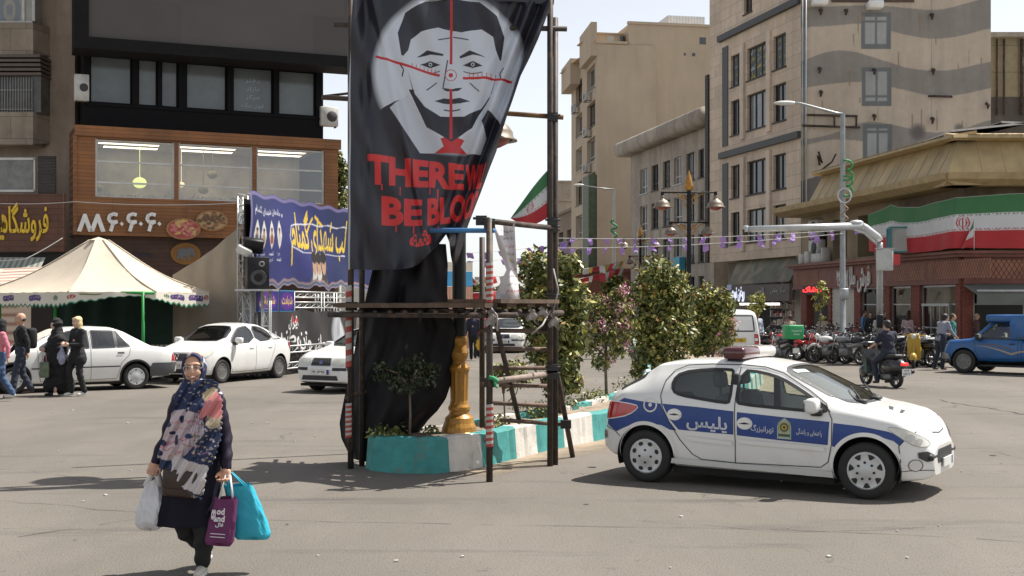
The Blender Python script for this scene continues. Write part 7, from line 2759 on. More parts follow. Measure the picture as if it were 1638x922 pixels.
# front grille mouth, bumper details
body_patch(root,B,'grille',TRIM,[[(-.30,.50),(.30,.50),(.34,.44),(.30,.36),(-.30,.36),(-.34,.44)]],'end',(1,),.004,.06)
mb=MB();B.patch(mb,sh([(3.02,.495),(3.12,.50),(3.19,.46),(3.19,.40),(3.12,.395),(3.03,.44)]),'side',1,.012,.03);B.patch(mb,sh([(3.02,.495),(3.12,.50),(3.19,.46),(3.19,.40),(3.12,.395),(3.03,.44)]),'side',-1,.012,.03);build_split(mb,'grille_corner',TRIM,root)
mb=MB()
for sd in(1,-1):
 mb.rbox((mx(3.05)-o_,.28 if sd>0 else-.56,.40),(mx(3.215)-o_,.56 if sd>0 else-.28,.47),.03,2)
build_split(mb,'bumper_strip',TRIM,root)
mb=MB()
for sd in(1,-1):
 B.patch(mb,oval(mx(2.99)-o_,.365,.055,.058),'side',sd,.006,.03)
build_split(mb,'fog_lamp_cover',mat('matt_white',(.66,.65,.62),.6),root)
mb=MB()
for sd in(1,-1):
 B.strip(mb,oval(mx(2.99)-o_,.365,.055,.058),.003,.003,'side',sd,.008)
 B.strip(mb,sh([(2.76,.30),(2.95,.315),(3.12,.31),(3.2,.30)]),.003,.004,'side',sd,.007,closed=False)
build_split(mb,'bumper_groove',SEAM,root)
mb=MB()
for sd in(1,-1):
 B.patch(mb,oval(-.56-o_,.50,.03,.055,14),'side',sd,.012,.03)
build_split(mb,'rear_reflector',mat('dark_red_reflector',(.12,.02,.02),.4),root)
plate_at(root,B,1.9,.05,.35,1,None,.40,.09)
mirror(root,1.93-o_,.80,.93,CARW)
mb=MB()
for sd in(1,-1):
 mb.add([(1.86-o_,.775*sd,.885),(2.08-o_,.785*sd,.875),(2.02-o_,.755*sd,.94),(1.93-o_,.725*sd,.985)],[(0,1,2,3)])
build_split(mb,'mirror_base',TRIM,root)
mb=MB()
for y in(.25,-.3):
 mb.tube([(2.27-o_,y,.96),(2.12-o_,y+.25,1.045),(2.03-o_,y+.42,1.09)],.010,5)
 mb.rbox((2.22-o_,y-.08,.945),(2.33-o_,y+.06,.985),.015,1)
build_split(mb,'wiper',TRIM,root)
mb=MB();B.patch(mb,[(1.56-o_,-.44),(1.62-o_,-.46),(1.66-o_,-.15),(1.60-o_,-.13)],'top',1,.004,.05);mb.build('windscreen_sticker',mat('pale_sticker',(.45,.58,.55),.5),root)
mb=MB();B.patch(mb,[(2.50-o_,-.12),(2.56-o_,-.34),(2.60-o_,-.34),(2.55-o_,-.12)],'top',1,.004,.05);B.patch(mb,[(2.64-o_,-.16),(2.68-o_,-.40),(2.71-o_,-.40),(2.68-o_,-.16)],'top',1,.004,.05);build_split(mb,'bonnet_vent',TRIM,root)
mb=MB()
for sd in(1,-1):
 B.strip(mb,[(2.30-o_,.70*sd),(2.6-o_,.66*sd),(mx(2.9)-o_,.52*sd),(mx(3.10)-o_,.24*sd),(mx(3.12)-o_,0)],.003,.003,'top',1,.005,closed=False)
mb.build('bonnet_gap',SEAM,root)
# lettering and shield
LETW=mat('pale_grey_decal',(.56,.58,.60),.5)
for sd in(-1,1):
 mb=MB();B.text(mb,'پلیس',.735-o_,.685,.47,.19,sd,rot=-.05*(-sd),bold=.02);mb.build('side_lettering',LETW,root)
 mb=MB();B.text(mb,'تهران‌بزرگ'.replace('\u200c',''),(1.36 if sd<0 else 1.36)-o_,.665,.25,.085,sd,rot=-.05*(-sd));B.text(mb,'راهنمایی و رانندگی',1.865-o_,.655,.27,.075,sd,rot=-.05*(-sd));mb.build('side_lettering',LETW,root)
 mb=MB()
 arch_=lambda k:[(1.60-.075*k-o_,.565+.008),(1.60+.075*k-o_,.565+.004),(1.60+.075*k-o_,.70),(1.60+.062*k-o_,.745),(1.60+.03*k-o_,.775),(1.60-o_,.79+.01*k),(1.60-.03*k-o_,.775),(1.60-.062*k-o_,.745),(1.60-.075*k-o_,.70)]
 B.patch(mb,arch_(1),'side',sd,.006,.04);e_=mb.build('shield_emblem',mat('pale_green_decal',(.38,.44,.36),.5),root)
 mb=MB();B.strip(mb,arch_(.86),.004,.0,'side',sd,.0075);B.patch(mb,oval(1.60-o_,.695,.048,.048,12),'side',sd,.0075,.03);B.patch(mb,[(1.54-o_,.60),(1.66-o_,.596),(1.66-o_,.625),(1.54-o_,.628)],'side',sd,.0075,.05);mb.build('emblem_mark',mat('dark_green_decal',(.05,.09,.05),.5),e_)
 mb=MB();B.patch(mb,oval(1.60-o_,.695,.030,.030,10),'side',sd,.009,.03);B.strip(mb,oval(1.60-o_,.695,.058,.058,16),.004,.004,'side',sd,.009);mb.build('emblem_star',mat('gold_decal',(.45,.32,.05),.5),e_)
 mb=MB();B.patch(mb,oval(1.60-o_,.695,.012,.016,8),'side',sd,.010,.03);mb.build('emblem_core',BLACK,e_)
lb=MB();lb.rbox((.80-o_,-.52,1.385),(1.06-o_,.52,1.515),.05,3);bar=lb.build('light_bar',mat('smoked_white_lens',(.50,.48,.46),.3,coat=.5),root)
mb=MB();mb.rbox((.795-o_,-.56,1.38),(1.065-o_,-.02,1.52),.055,3);mb.build('red_lens',mat('dark_red_lens',(.075,.006,.008),.15,coat=.8),bar)
mb=MB()
for y in(-.46,.46):
 mb.rbox((.84-o_,y-.06,1.33),(1.02-o_,y+.06,1.39),.02,1)
build_split(mb,'bar_foot',TRIM,bar)
add_wheels(root,SP,('oval','fan'))
# ---------------- three box saloons
SAL=dict(wb=2.67,R=.295,track=1.45,sm=.035,top=[(-.98,.55),(-.96,.82),(-.88,.93),(-.40,.985),(.20,1.33),(.45,1.42),(.9,1.445),(1.35,1.43),(1.68,1.37),(2.38,1.0),(2.55,.96),(3.1,.885),(3.36,.80),(3.46,.66),(3.50,.48)],belt=[(-.98,.53),(-.9,.86),(-.3,.93),(.5,.945),(2.4,.93),(3.1,.83),(3.4,.70),(3.5,.45)],bot=[(-.98,.36),(-.8,.28),(-.3,.22),(0,.19),(2.67,.18),(3.3,.21),(3.5,.26)],hw=[(-.98,.62),(-.9,.76),(-.6,.82),(0,.84),(2.4,.845),(3.0,.82),(3.3,.76),(3.44,.68),(3.5,.56)],wt=[(-.98,.5),(-.85,.68),(-.45,.66),(.15,.55),(.8,.575),(1.6,.55),(2.0,.62),(2.4,.69),(3.0,.66),(3.4,.55),(3.5,.4)])
def saloon(label,loc,rz,face='pars',cover=False,wheels='tri',group=None,hi=True,glassm=None):
 B=Body(SAL,190 if hi else 120,130 if hi else 90)
 o_=B.o
 sh=B.shift
 root=thing('saloon_car',label,'car',loc,rz,group)
 wq=sh([(.14,.985),(.41,1.33),(.43,1.33),(.43,.975)])
 wr=sh([(.47,.975),(.47,1.335),(.96,1.345),(.98,1.33),(.98,.965)])
 wf=sh([(1.06,.965),(1.06,1.345),(1.45,1.335),(1.60,1.29),(2.10,1.0),(2.12,.965)])
 for w_ in(wq,wr,wf):
  B.cut_side(w_)
 WS=chaikin([(1.66-o_,-.49),(1.63-o_,0),(1.66-o_,.49),(2.34-o_,.64),(2.40-o_,0),(2.34-o_,-.64)],1)
 RW=chaikin([(.22-o_,-.48),(.22-o_,.48),(-.34-o_,.56),(-.36-o_,-.56)],1)
 if not cover:
  B.cut_top(WS,.95)
 B.cut_top(RW,.95)
 arches(root,B,SAL,lip=TRIM if face=='pars' else CARW)
 B.mesh('body',CARW,root)
 gm=glassm or CGLASSD
 for w_,n_ in((wq,'quarter_window'),(wr,'rear_side_window'),(wf,'front_side_window')):
  glaze(root,B,w_,n_,gl=gm)
 glaze(root,B,RW,'rear_window','top',(1,),gm)
 if cover:
  cv=Canvas(1.3,.8,90,(.60,.54,.47))
  rr=random.Random(3)
  for k in range(46):
   x,y=rr.uniform(0,1.3),rr.uniform(0,.8)
   cv.line([(x,y),(x+rr.uniform(-.05,.05),y+rr.uniform(-.05,.05))],.012,rr.choice([(.42,.30,.24),(.50,.36,.30),(.38,.34,.30)]))
  mb=MB();B.patch(mb,WS,'top',1,.012,.05);mb.build('windscreen_cover',mat('paper_sunshade',(.60,.54,.47),.8,var=.25,scale=14),root)
  mb=MB();mb.tube([(2.36-o_,.3,1.02),(1.95-o_,.55,1.22)],.012,5);mb.tube([(2.38-o_,-.3,1.02),(2.0-o_,.1,1.22)],.012,5);build_split(mb,'wiper',TRIM,root)
 else:
  glaze(root,B,WS,'windscreen','top',(1,),gm,.014,.03)
 if hi:
  seats(root,SAL,(1.1-o_,),rear=.2-o_);cabin(root,SAL,2.05-o_)
 mb=MB();mb.box((-.9-o_,-.7,.14),(3.3-o_,.7,.2));mb.build('underbody',UNDER,root)
 mb=MB()
 for sd in(1,-1):
  for ln in(sh([(.13,.96),(.16,.8),(.34,.62),(.40,.40),(.44,.27),(1.02,.25)]),sh([(1.02,1.38),(1.02,.25)]),sh([(1.02,.25),(2.1,.25),(2.16,.5),(2.16,.95)]),sh([(-.93,.60),(-.4,.58)])):
   B.strip(mb,ln,.004,.004,'side',sd,.005,closed=False)
 build_split(mb,'panel_gap',SEAM,root)
 if face=='pars':
  body_patch(root,B,'side_strip',TRIM,[sh([(.38,.555),(2.3,.545),(2.3,.52),(.38,.53)])],eps=.012)
  body_patch(root,B,'rear_bumper_side',GREYP,[sh([(-.965,.60),(-.37,.60),(-.31,.50),(-.32,.30),(-.9,.30)])],eps=.02)
  body_patch(root,B,'rear_bumper',GREYP,[[(-.6,.34),(.6,.34),(.6,.58),(-.6,.58)]],'end',(-1,),.02)
 else:
  body_patch(root,B,'bumper_strip',TRIM,[sh([(3.05,.56),(3.42,.55),(3.42,.50),(3.05,.51)])],eps=.012)
  body_patch(root,B,'bumper_strip',TRIM,[[(.34,.50),(.34,.56),(.66,.56),(.66,.50)]],'end',((1,1),(1,-1)),.012)
 body_patch(root,B,'tail_lamp',REDL,[sh([(-.965,.62),(-.955,.80),(-.86,.80),(-.84,.64)])],eps=.010)
 body_patch(root,B,'tail_lamp',REDL,[[(.34,.64),(.34,.80),(.62,.80),(.62,.64)]],'end',((-1,1),(-1,-1)),.008)
 for x in(.28,1.14):
  body_patch(root,B,'door_handle',GREYP,[sh([(x,.86),(x+.15,.86),(x+.15,.82),(x,.82)])],eps=.014)
 if hi:
  mirror(root,1.98-o_,.82,1.0,CARW if face!='pars' else TRIM)
 body_patch(root,B,'head_lamp',CLRL,[[(.30,.62),(.32,.75),(.58,.76),(.64,.72),(.64,.60),(.42,.60)]],'end',((1,1),(1,-1)),.012)
 body_patch(root,B,'head_lamp',CLRL,[sh([(3.24,.64),(3.30,.76),(3.43,.72),(3.46,.62),(3.40,.60)])],eps=.012)
 g_=body_patch(root,B,'grille',TRIM,[[(-.27,.60),(-.24,.76),(.24,.76),(.27,.60)]],'end',(1,),.014)[0]
 mb=MB()
 hx,_=B.hit('end',0,.68,1)
 for k in range(5):
  mb.box((hx.x+.012,-.25,.615+k*.032),(hx.x+.026,.25,.623+k*.032))
 for k in range(-3,4):
  mb.box((hx.x+.013,k*.07-.004,.605),(hx.x+.025,k*.07+.004,.755))
 mb.build('grille_bar',mat('grey_grille_bar',(.16,.16,.165),.4,.4),g_)
 mb=MB();mb.prism([(.0,.725),(.045,.71),(.05,.66),(.02,.64),(.03,.62),(-.03,.62),(-.045,.66),(-.03,.70)],'x',hx.x+.027,hx.x+.034);mb.build('badge',mat('blue_badge',(.16,.2,.42),.3),g_)
 body_patch(root,B,'air_intake',TRIM,[[(-.5,.29),(-.46,.39),(.46,.39),(.5,.29)]],'end',(1,),.012)
 mb=MB()
 hx2,_=B.hit('end',0,.34,1)
 for k in range(3):
  mb.box((hx2.x+.012,-.44,.305+k*.03),(hx2.x+.022,.44,.313+k*.03))
 mb.build('intake_bar',GREYP,root)
 plate_at(root,B,2,0,.47,1,'۶۴۲۰ ۱۷۳۷۷' if face!='pars' else None,.50,.115)
 plate_at(root,B,-2,0,.48,-1,None)
 add_wheels(root,SAL,wheels)
 return root
def facing(front,rear):
 return math.atan2(front[1]-rear[1],front[0]-rear[0])
hd=Vector((-2.2,-1.5)).normalized()
nrm=Vector((-hd.y,hd.x))
nearR=Vector((-8.62,28.6))
ctr=nearR+hd*1.335-nrm*.725
saloon('old white saloon with a paper covered windscreen parked in front of the cream tent',(ctr.x,ctr.y,0),math.atan2(hd.y,hd.x),'pars',True)
# white saloon whose nose comes out from behind the black cloth
hd=Vector((-.50,-.866)).normalized()
nrm=Vector((-hd.y,hd.x))
nose=Vector((-4.18,27.2))
ctr=nose-hd*(3.5-1.335)
saloon('white saloon with a black grille and front plate coming out from behind the black cloth',(ctr.x,ctr.y,0),math.atan2(hd.y,hd.x),'sam',False,'steel')
# traffic far down the avenue
q=G(808,566)
saloon('white saloon driving towards us beyond the scaffold ladder',((815-CX)/F*50,52.5,0),-math.pi/2-.12,'sam',False,'steel',hi=False)
saloon('white saloon parked behind the flowering tree on the far side of the median',((985-CX)/F*66,66,0),-math.pi/2-.5,'sam',False,'steel',hi=False)
saloon('white saloon half hidden behind the tall evergreen tree on the far roadway',((872-CX)/F*58,60,0),-math.pi/2+.2,'sam',False,'steel',hi=False)
# ---------------- white sloping-roof saloon with a black grille
FB=dict(wb=2.46,R=.30,track=1.46,sm=.035,top=[(-.74,.55),(-.72,.86),(-.62,1.0),(-.35,1.07),(.25,1.33),(.6,1.44),(1.0,1.475),(1.35,1.45),(1.62,1.39),(2.28,1.03),(2.45,.99),(2.85,.90),(3.05,.80),(3.16,.66),(3.20,.48)],belt=[(-.74,.53),(-.6,.93),(-.1,1.01),(.6,1.0),(2.2,.94),(2.8,.84),(3.1,.68),(3.2,.45)],bot=[(-.74,.34),(-.6,.27),(0,.2),(2.46,.19),(3.0,.21),(3.2,.25)],hw=[(-.74,.60),(-.65,.74),(-.4,.82),(0,.85),(2.3,.855),(2.75,.83),(3.0,.77),(3.13,.68),(3.2,.56)],wt=[(-.74,.5),(-.6,.64),(-.2,.60),(.4,.555),(1.0,.58),(1.6,.56),(2.0,.63),(2.3,.69),(2.8,.64),(3.1,.5),(3.2,.4)])
B=Body(FB,200,140)
o_=B.o;sh=B.shift
hd=Vector((-.40,-.917)).normalized()
nrm=Vector((-hd.y,hd.x))
nearF=Vector((-7.2,30.8))
ctr=nearF-hd*1.23-nrm*.73
root=thing('sedan_car','white car with sloping roof and black grille behind the scarfed woman','car',(ctr.x,ctr.y,0),math.atan2(hd.y,hd.x))
wq=sh([(-.08,1.04),(.2,1.22),(.27,1.04)]);wr=chaikin(sh([(.31,1.035),(.28,1.24),(.6,1.355),(1.02,1.385),(1.04,1.0)]),1);wf=chaikin(sh([(1.12,.995),(1.10,1.385),(1.40,1.365),(1.58,1.315),(2.05,1.03),(2.06,.965)]),1)
for w_ in(wr,wf):
 B.cut_side(w_)
WS=chaikin([(1.60-o_,-.50),(1.57-o_,0),(1.60-o_,.50),(2.24-o_,.65),(2.30-o_,0),(2.24-o_,-.65)],1)
B.cut_top(WS,.95)
arches(root,B,FB,lip=CARW)
B.mesh('body',CARW,root)
glaze(root,B,wq,'quarter_window',gl=PANE);glaze(root,B,wr,'rear_side_window',gl=CGLASSD);glaze(root,B,wf,'front_side_window',gl=CGLASSD);glaze(root,B,WS,'windscreen','top',(1,),CGLASSD,.014,.03)
seats(root,FB,(1.15-o_,),rear=.3-o_);cabin(root,FB,2.0-o_)
mb=MB();mb.box((-.6-o_,-.7,.14),(3.0-o_,.7,.2));mb.build('underbody',UNDER,root)
mb=MB()
for sd in(1,-1):
 for ln in(sh([(.24,1.0),(.24,.85),(.36,.62),(.46,.40),(.52,.28),(1.08,.26)]),sh([(1.08,1.41),(1.08,.26)]),sh([(1.08,.26),(2.05,.26),(2.12,.5),(2.12,.97)])):
  B.strip(mb,ln,.004,.004,'side',sd,.005,closed=False)
build_split(mb,'panel_gap',SEAM,root)
for x in(.36,1.18):
 body_patch(root,B,'door_handle',CARW,[sh([(x,.88),(x+.17,.88),(x+.17,.835),(x,.835)])],eps=.018)
body_patch(root,B,'tail_lamp',REDL,[sh([(-.72,.72),(-.68,.95),(-.52,.98),(-.42,.90),(-.55,.76)])],eps=.01)
body_patch(root,B,'head_lamp',CLRL,[sh([(2.70,.84),(2.9,.82),(3.08,.72),(3.14,.62),(3.0,.66),(2.82,.75)])],eps=.010)
body_patch(root,B,'head_lamp',CLRL,[[(.40,.64),(.40,.70),(.62,.78),(.66,.70),(.60,.64)]],'end',((1,1),(1,-1)),.012)
g_=body_patch(root,B,'grille',TRIM,[[(-.40,.56),(-.36,.74),(.36,.74),(.40,.56)]],'end',(1,),.014)[0]
hx,_=B.hit('end',0,.65,1)
mb=MB()
for k in range(5):
 mb.box((hx.x+.014,-.37,.58+k*.034),(hx.x+.026,.37,.588+k*.034))
mb.build('grille_bar',GREYP,g_)
mb=MB();mb.lathe([(.055,hx.x+.03),(.045,hx.x+.04),(.04,hx.x+.03)],(0,0,.70),14,'x');mb.prism([(-.014,.56),(.014,.56),(.02,.66),(-.02,.66)],'x',hx.x+.027,hx.x+.036);mb.build('badge',CHROME,g_)
mb=MB();B.strip(mb,[(-.40,.56),(-.36,.745),(.36,.745),(.40,.56)],.0,.014,'end',1,.018);mb.build('grille_surround',CHROME,g_)
body_patch(root,B,'air_intake',TRIM,[[(-.5,.27),(-.46,.37),(.46,.37),(.5,.27)]],'end',(1,),.012)
plate_at(root,B,2,0,.46,1,'۵۸ ۶۵۲ ۲۸',.50,.115)
mirror(root,1.95-o_,.83,1.03,CARW)
add_wheels(root,FB,'steel')
# ---------------- white van seen from behind
VN=dict(wb=2.4,R=.29,track=1.38,sm=.03,top=[(-.70,.55),(-.68,.95),(-.56,1.62),(-.45,1.74),(-.2,1.79),(1.2,1.80),(1.9,1.72),(2.5,1.15),(2.8,1.0),(3.1,.9),(3.2,.6)],belt=[(-.70,.53),(-.62,.98),(0,1.0),(2.4,1.0),(3.0,.8),(3.2,.5)],bot=[(-.7,.36),(0,.22),(3.2,.28)],hw=[(-.70,.70),(-.64,.76),(0,.80),(2.6,.80),(3.0,.74),(3.2,.55)],wt=[(-.70,.68),(-.55,.64),(0,.62),(1.8,.60),(2.6,.66),(3.2,.45)])
B=Body(VN,150,110);sh=B.shift;o_=B.o
root=thing('van','white van seen from behind with a yellow plate beside the trees','van',((1172-CX)/F*41,42.2,0),math.pi/2+.02)
B.mesh('body',CARW,root)
glaze(root,B,[(-.54,1.10),(-.50,1.58),(.50,1.58),(.54,1.10)],'rear_window','end',(-1,),PANE,.012,.03)
glaze(root,B,sh([(-.2,1.1),(-.15,1.6),(.8,1.62),(.8,1.08)]),'rear_side_window',gl=PANE);glaze(root,B,sh([(.9,1.08),(.9,1.62),(1.8,1.58),(2.2,1.1)]),'front_side_window',gl=PANE)
body_patch(root,B,'tail_lamp',REDL,[[(.54,.66),(.54,1.0),(.68,1.0),(.69,.66)]],'end',((-1,1),(-1,-1)),.012)
body_patch(root,B,'reversing_lamp',WHITE,[[(.55,.78),(.55,.86),(.66,.86),(.66,.78)]],'end',((-1,1),(-1,-1)),.018)
body_patch(root,B,'rear_bumper',mat('pale_bumper',(.55,.55,.53),.5),[[(-.62,.40),(-.62,.56),(.62,.56),(.62,.40)]],'end',(-1,),.03)
plate_at(root,B,-2,-.02,.80,-1,'۴۷ ۶۱۸',.5,.14,PLATEY)
mb=MB();mb.box((-.6-o_,-.6,.2),(3-o_,.6,.4));mb.build('underbody',UNDER,root)
add_wheels(root,VN,'steel')
# ---------------- blue pickup with a covered bed
BLUEP2=mat('blue_truck_paint',(.012,.10,.30),.4,var=.15,scale=2,coat=.3,dirt=dict(c=(.03,.09,.19),s=2.5,lo=.55,hi=.75))
PK=dict(wb=2.65,R=.335,track=1.42,tw=.20,sm=.03,top=[(-.95,.55),(-.94,.92),(1.02,.93),(1.10,1.42),(1.25,1.50),(1.75,1.51),(2.0,1.46),(2.42,1.02),(2.55,.985),(3.15,.93),(3.28,.82),(3.33,.55)],belt=[(-.95,.52),(-.9,.86),(1.0,.90),(2.4,.93),(3.1,.86),(3.33,.5)],bot=[(-.95,.45),(0,.42),(1.2,.34),(2.65,.34),(3.33,.38)],hw=[(-.95,.78),(-.9,.80),(3.0,.80),(3.2,.76),(3.33,.66)],wt=[(-.95,.72),(1.0,.72),(1.15,.60),(1.9,.58),(2.4,.68),(3.1,.70),(3.33,.5)])
B=Body(PK,170,110);sh=B.shift;o_=B.o
hd=Vector((-.72,.69)).normalized()
nrm=Vector((-hd.y,hd.x))
nearF=Vector((12.86,35.5))
ctr=nearF-hd*1.325-nrm*.71
root=thing('pickup_truck','blue pickup truck with a boxed canopy and wavy side decals at the right edge','truck',(ctr.x,ctr.y,0),math.atan2(hd.y,hd.x))
wf=sh([(1.18,.98),(1.22,1.40),(1.80,1.42),(2.28,.99)])
B.cut_side(wf)
WS=[(1.98-o_,-.5),(1.98-o_,.5),(2.38-o_,.62),(2.38-o_,-.62)]
B.cut_top(WS,.98)
arches(root,B,PK,lip=BLUEP2)
B.mesh('body',BLUEP2,root)
glaze(root,B,wf,'side_window',gl=CGLASS);glaze(root,B,WS,'windscreen','top',(1,),CGLASS,.014,.03)
seats(root,PK,(1.5-o_,),zs=.45);cabin(root,PK,2.1-o_)
mb=MB();mb.rbox((-1.0-o_,-.82,.96),(1.35-o_,.82,1.66),.05,2);cp=mb.build('canopy_box',BLUEP2,root)
mb=MB();mb.box((-1.0-o_,-.835,1.0),(1.15-o_,.835,1.04));mb.build('canopy_rail',GREYP,cp)
mb=MB()
for sd in(1,-1):
 letters3d(mb,'بار',lambda a,b,o:(.55-o_+(a if sd<0 else-a),sd*(.822+o),1.54+b),0,0,w=.30,h=.09,stretch=True,depth=.004)
mb.build('canopy_lettering',mat('pale_blue_letters2',(.30,.5,.65),.5),cp)
mb=MB();mb.rbox((1.2-o_,-.80,1.46),(2.02-o_,.80,1.66),.05,2);mb.build('roof_box',BLUEP2,cp)
mb=MB();mb.rbox((.15-o_,-.3,1.665),(1.0-o_,.3,1.72),.02,1);mb.build('roof_board',WHITE,cp)
DEC=[mat('tan_decal',(.36,.30,.22),.5),mat('brown_decal',(.12,.09,.08),.5)]
body_patch(root,B,'side_decal',DEC[0],[sh([(-.9,.72),(.5,.72),(1.1,.66),(1.3,.60),(1.55,.68),(2.0,.78),(2.4,.80),(2.0,.76),(1.6,.65),(1.3,.545),(1.05,.62),(.5,.67),(-.9,.67)])],eps=.006)
body_patch(root,B,'side_decal',DEC[1],[sh([(1.2,.66),(1.5,.74),(1.8,.80),(2.3,.84),(1.8,.84),(1.4,.76)])],eps=.006)
mb=MB()
for sd in(1,-1):
 for ln in(sh([(1.12,1.40),(1.12,.42),(2.2,.42),(2.3,.6),(2.35,.95)]),sh([(1.02,.9),(1.02,.45)])):
  B.strip(mb,ln,.005,.005,'side',sd,.006,closed=False)
build_split(mb,'panel_gap',SEAM,root)
body_patch(root,B,'bumper',GREYP,[[(-.7,.42),(.7,.42),(.7,.56),(-.7,.56)]],'end',(1,),.04)
body_patch(root,B,'bumper_side',mat('grey_bumper',(.25,.25,.25),.5,.3),[sh([(3.05,.42),(3.32,.42),(3.32,.58),(3.1,.56)])],eps=.03)
body_patch(root,B,'head_lamp',CLRL,[[(.42,.64),(.42,.78),(.64,.78),(.64,.64)]],'end',((1,1),(1,-1)),.012)
body_patch(root,B,'door_handle',TRIM,[sh([(1.2,.86),(1.36,.86),(1.36,.83),(1.2,.83)])],eps=.015)
mirror(root,2.2-o_,.80,1.04,TRIM)
mb=MB();mb.box((-.9-o_,-.5,.3),(2.9-o_,.5,.42));mb.build('chassis',UNDER,root)
add_wheels(root,PK,'steel')
# ------------------------------------------------------------------ motorbikes and scooters
ENG=mat('engine_metal',(.16,.16,.165),.4,.7,var=.25,scale=9)
SADDLE=mat('black_saddle',(.02,.02,.022),.6,var=.2)
def bike_wheel(root,x,R,w=.09):
 mb=MB();mb.lathe([(R*.72,w*.35),(R*.85,w*.5),(R*.96,w*.38),(R,0),(R*.96,-w*.38),(R*.85,-w*.5),(R*.72,-w*.35)],n=22,axis='y')
 a=mb.build('wheel',TYRE,root,(x,0,R))
 mb=MB();mb.lathe([(R*.74,w*.33),(R*.66,w*.25),(R*.66,-w*.25),(R*.74,-w*.33)],n=22,axis='y')
 mb.lathe([(.06,.06),(.06,-.06)],n=10,axis='y')
 for k in range(6):
  t=k*math.pi/3
  mb.tube([(0,0,0),(R*.68*math.cos(t),0,R*.68*math.sin(t))],.013,5)
 mb.build('rim',ENG,a)
 return a
def motorbike(paint,label,group,loc=(0,0,0),rz=0.,box=False):
 t=thing('motorbike',label,'motorbike',loc,rz,group)
 R=.29
 bike_wheel(t,-.60,R,.11);bike_wheel(t,.66,R)
 mb=MB();mb.tube([(.66,.07,R),(.50,.07,.78),(.44,.07,.92)],.02,6);mb.tube([(.66,-.07,R),(.50,-.07,.78),(.44,-.07,.92)],.02,6);mb.build('fork',CHROME,t)
 mb=MB();mb.rbox((-.12,-.15,.24),(.28,.15,.56),.07,2);mb.rbox((.08,-.10,.5),(.24,.10,.66),.04,2);mb.tube([(.42,0,.84),(.30,0,.45),(.1,0,.22),(-.3,0,.28),(-.6,.06,R)],.025,6);mb.build('engine',ENG,t)
 mb=MB()
 mb.ball((.20,0,.80),(.27,.15,.12),14,8);mb.build('fuel_tank',paint,t)
 mb=MB();mb.rbox((-.66,-.12,.72),(.02,.12,.81),.05,2,(0,.08,0));mb.rbox((-.72,-.10,.80),(-.38,.10,.87),.04,2,(0,.15,0));mb.build('saddle',SADDLE,t)
 mb=MB();mb.rbox((-.72,-.11,.56),(-.05,.11,.72),.05,2,(0,.15,0));mb.tube([(-.95,0,.62),(-.72,0,.66),(-.5,0,.62)],[.05,.08,.05],8);mb.build('tail_fairing',paint,t)
 mb=MB();mb.tube([(.66+.33*math.cos(a),0,R+.33*math.sin(a))for a in np.linspace(.5,2.4,9)],.05,6);mb.build('front_mudguard',paint,t)
 mb=MB();mb.tube([(.36,.36,.98),(.40,.2,1.02),(.46,0,.96),(.40,-.2,1.02),(.36,-.36,.98)],.014,6);mb.build('handlebar',TRIM,t)
 for s_ in(1,-1):
  mb=MB();mb.tube([(.42,.22*s_,1.02),(.40,.30*s_,1.14)],.007,5);mb.ball((.39,.32*s_,1.17),(.02,.06,.04),8,6);mb.build('mirror',TRIM,t)
 mb=MB();mb.ball((.54,0,.88),(.09,.10,.10),12,8);hl=mb.build('headlight',paint,t)
 mb=MB();mb.lathe([(.085,.60),(.06,.635),(0,.645)],(0,0,.88),12,'x');mb.build('lens',CLRL,hl)
 mb=MB();mb.rbox((-.98,-.06,.64),(-.93,.06,.72),.02,2);mb.build('tail_light',REDL,t)
 mb=MB();mb.tube([(.2,-.14,.3),(-.1,-.17,.22),(-.5,-.18,.28),(-.85,-.18,.38)],[.025,.03,.055,.05],8);mb.build('exhaust',CHROME,t)
 mb=MB();mb.box((-.985,-.11,.42),(-.975,.11,.58));mb.tube([(-.9,0,.66),(-.975,0,.56)],.015,5);mb.build('number_plate',PLATE,t)
 mb=MB();mb.tube([(-.05,.1,.3),(-.12,.3,.02)],.014,5);mb.build('kickstand',TRIM,t)
 if box:
  mb=MB();mb.rbox((-1.02,-.26,.86),(-.52,.26,1.30),.03,2);bx=mb.build('delivery_box',mat('green_box',(.02,.30,.10),.5,var=.08),t)
  mb=MB();letters3d(mb,'Snappfood',lambda a,b,o:(-1.021-o,-a,1.12+b),0,0,w=.34,h=.07,stretch=True,depth=.003);letters3d(mb,'Market',lambda a,b,o:(-1.021-o,-a,1.02+b),0,0,w=.2,h=.06,stretch=True,depth=.003)
  letters3d(mb,'Snappfood',lambda a,b,o:(-.77+a,-.261-o,1.12+b),0,0,w=.3,h=.07,stretch=True,depth=.003);mb.build('box_lettering',mat('white_plastic_letters'),bx)
 return t
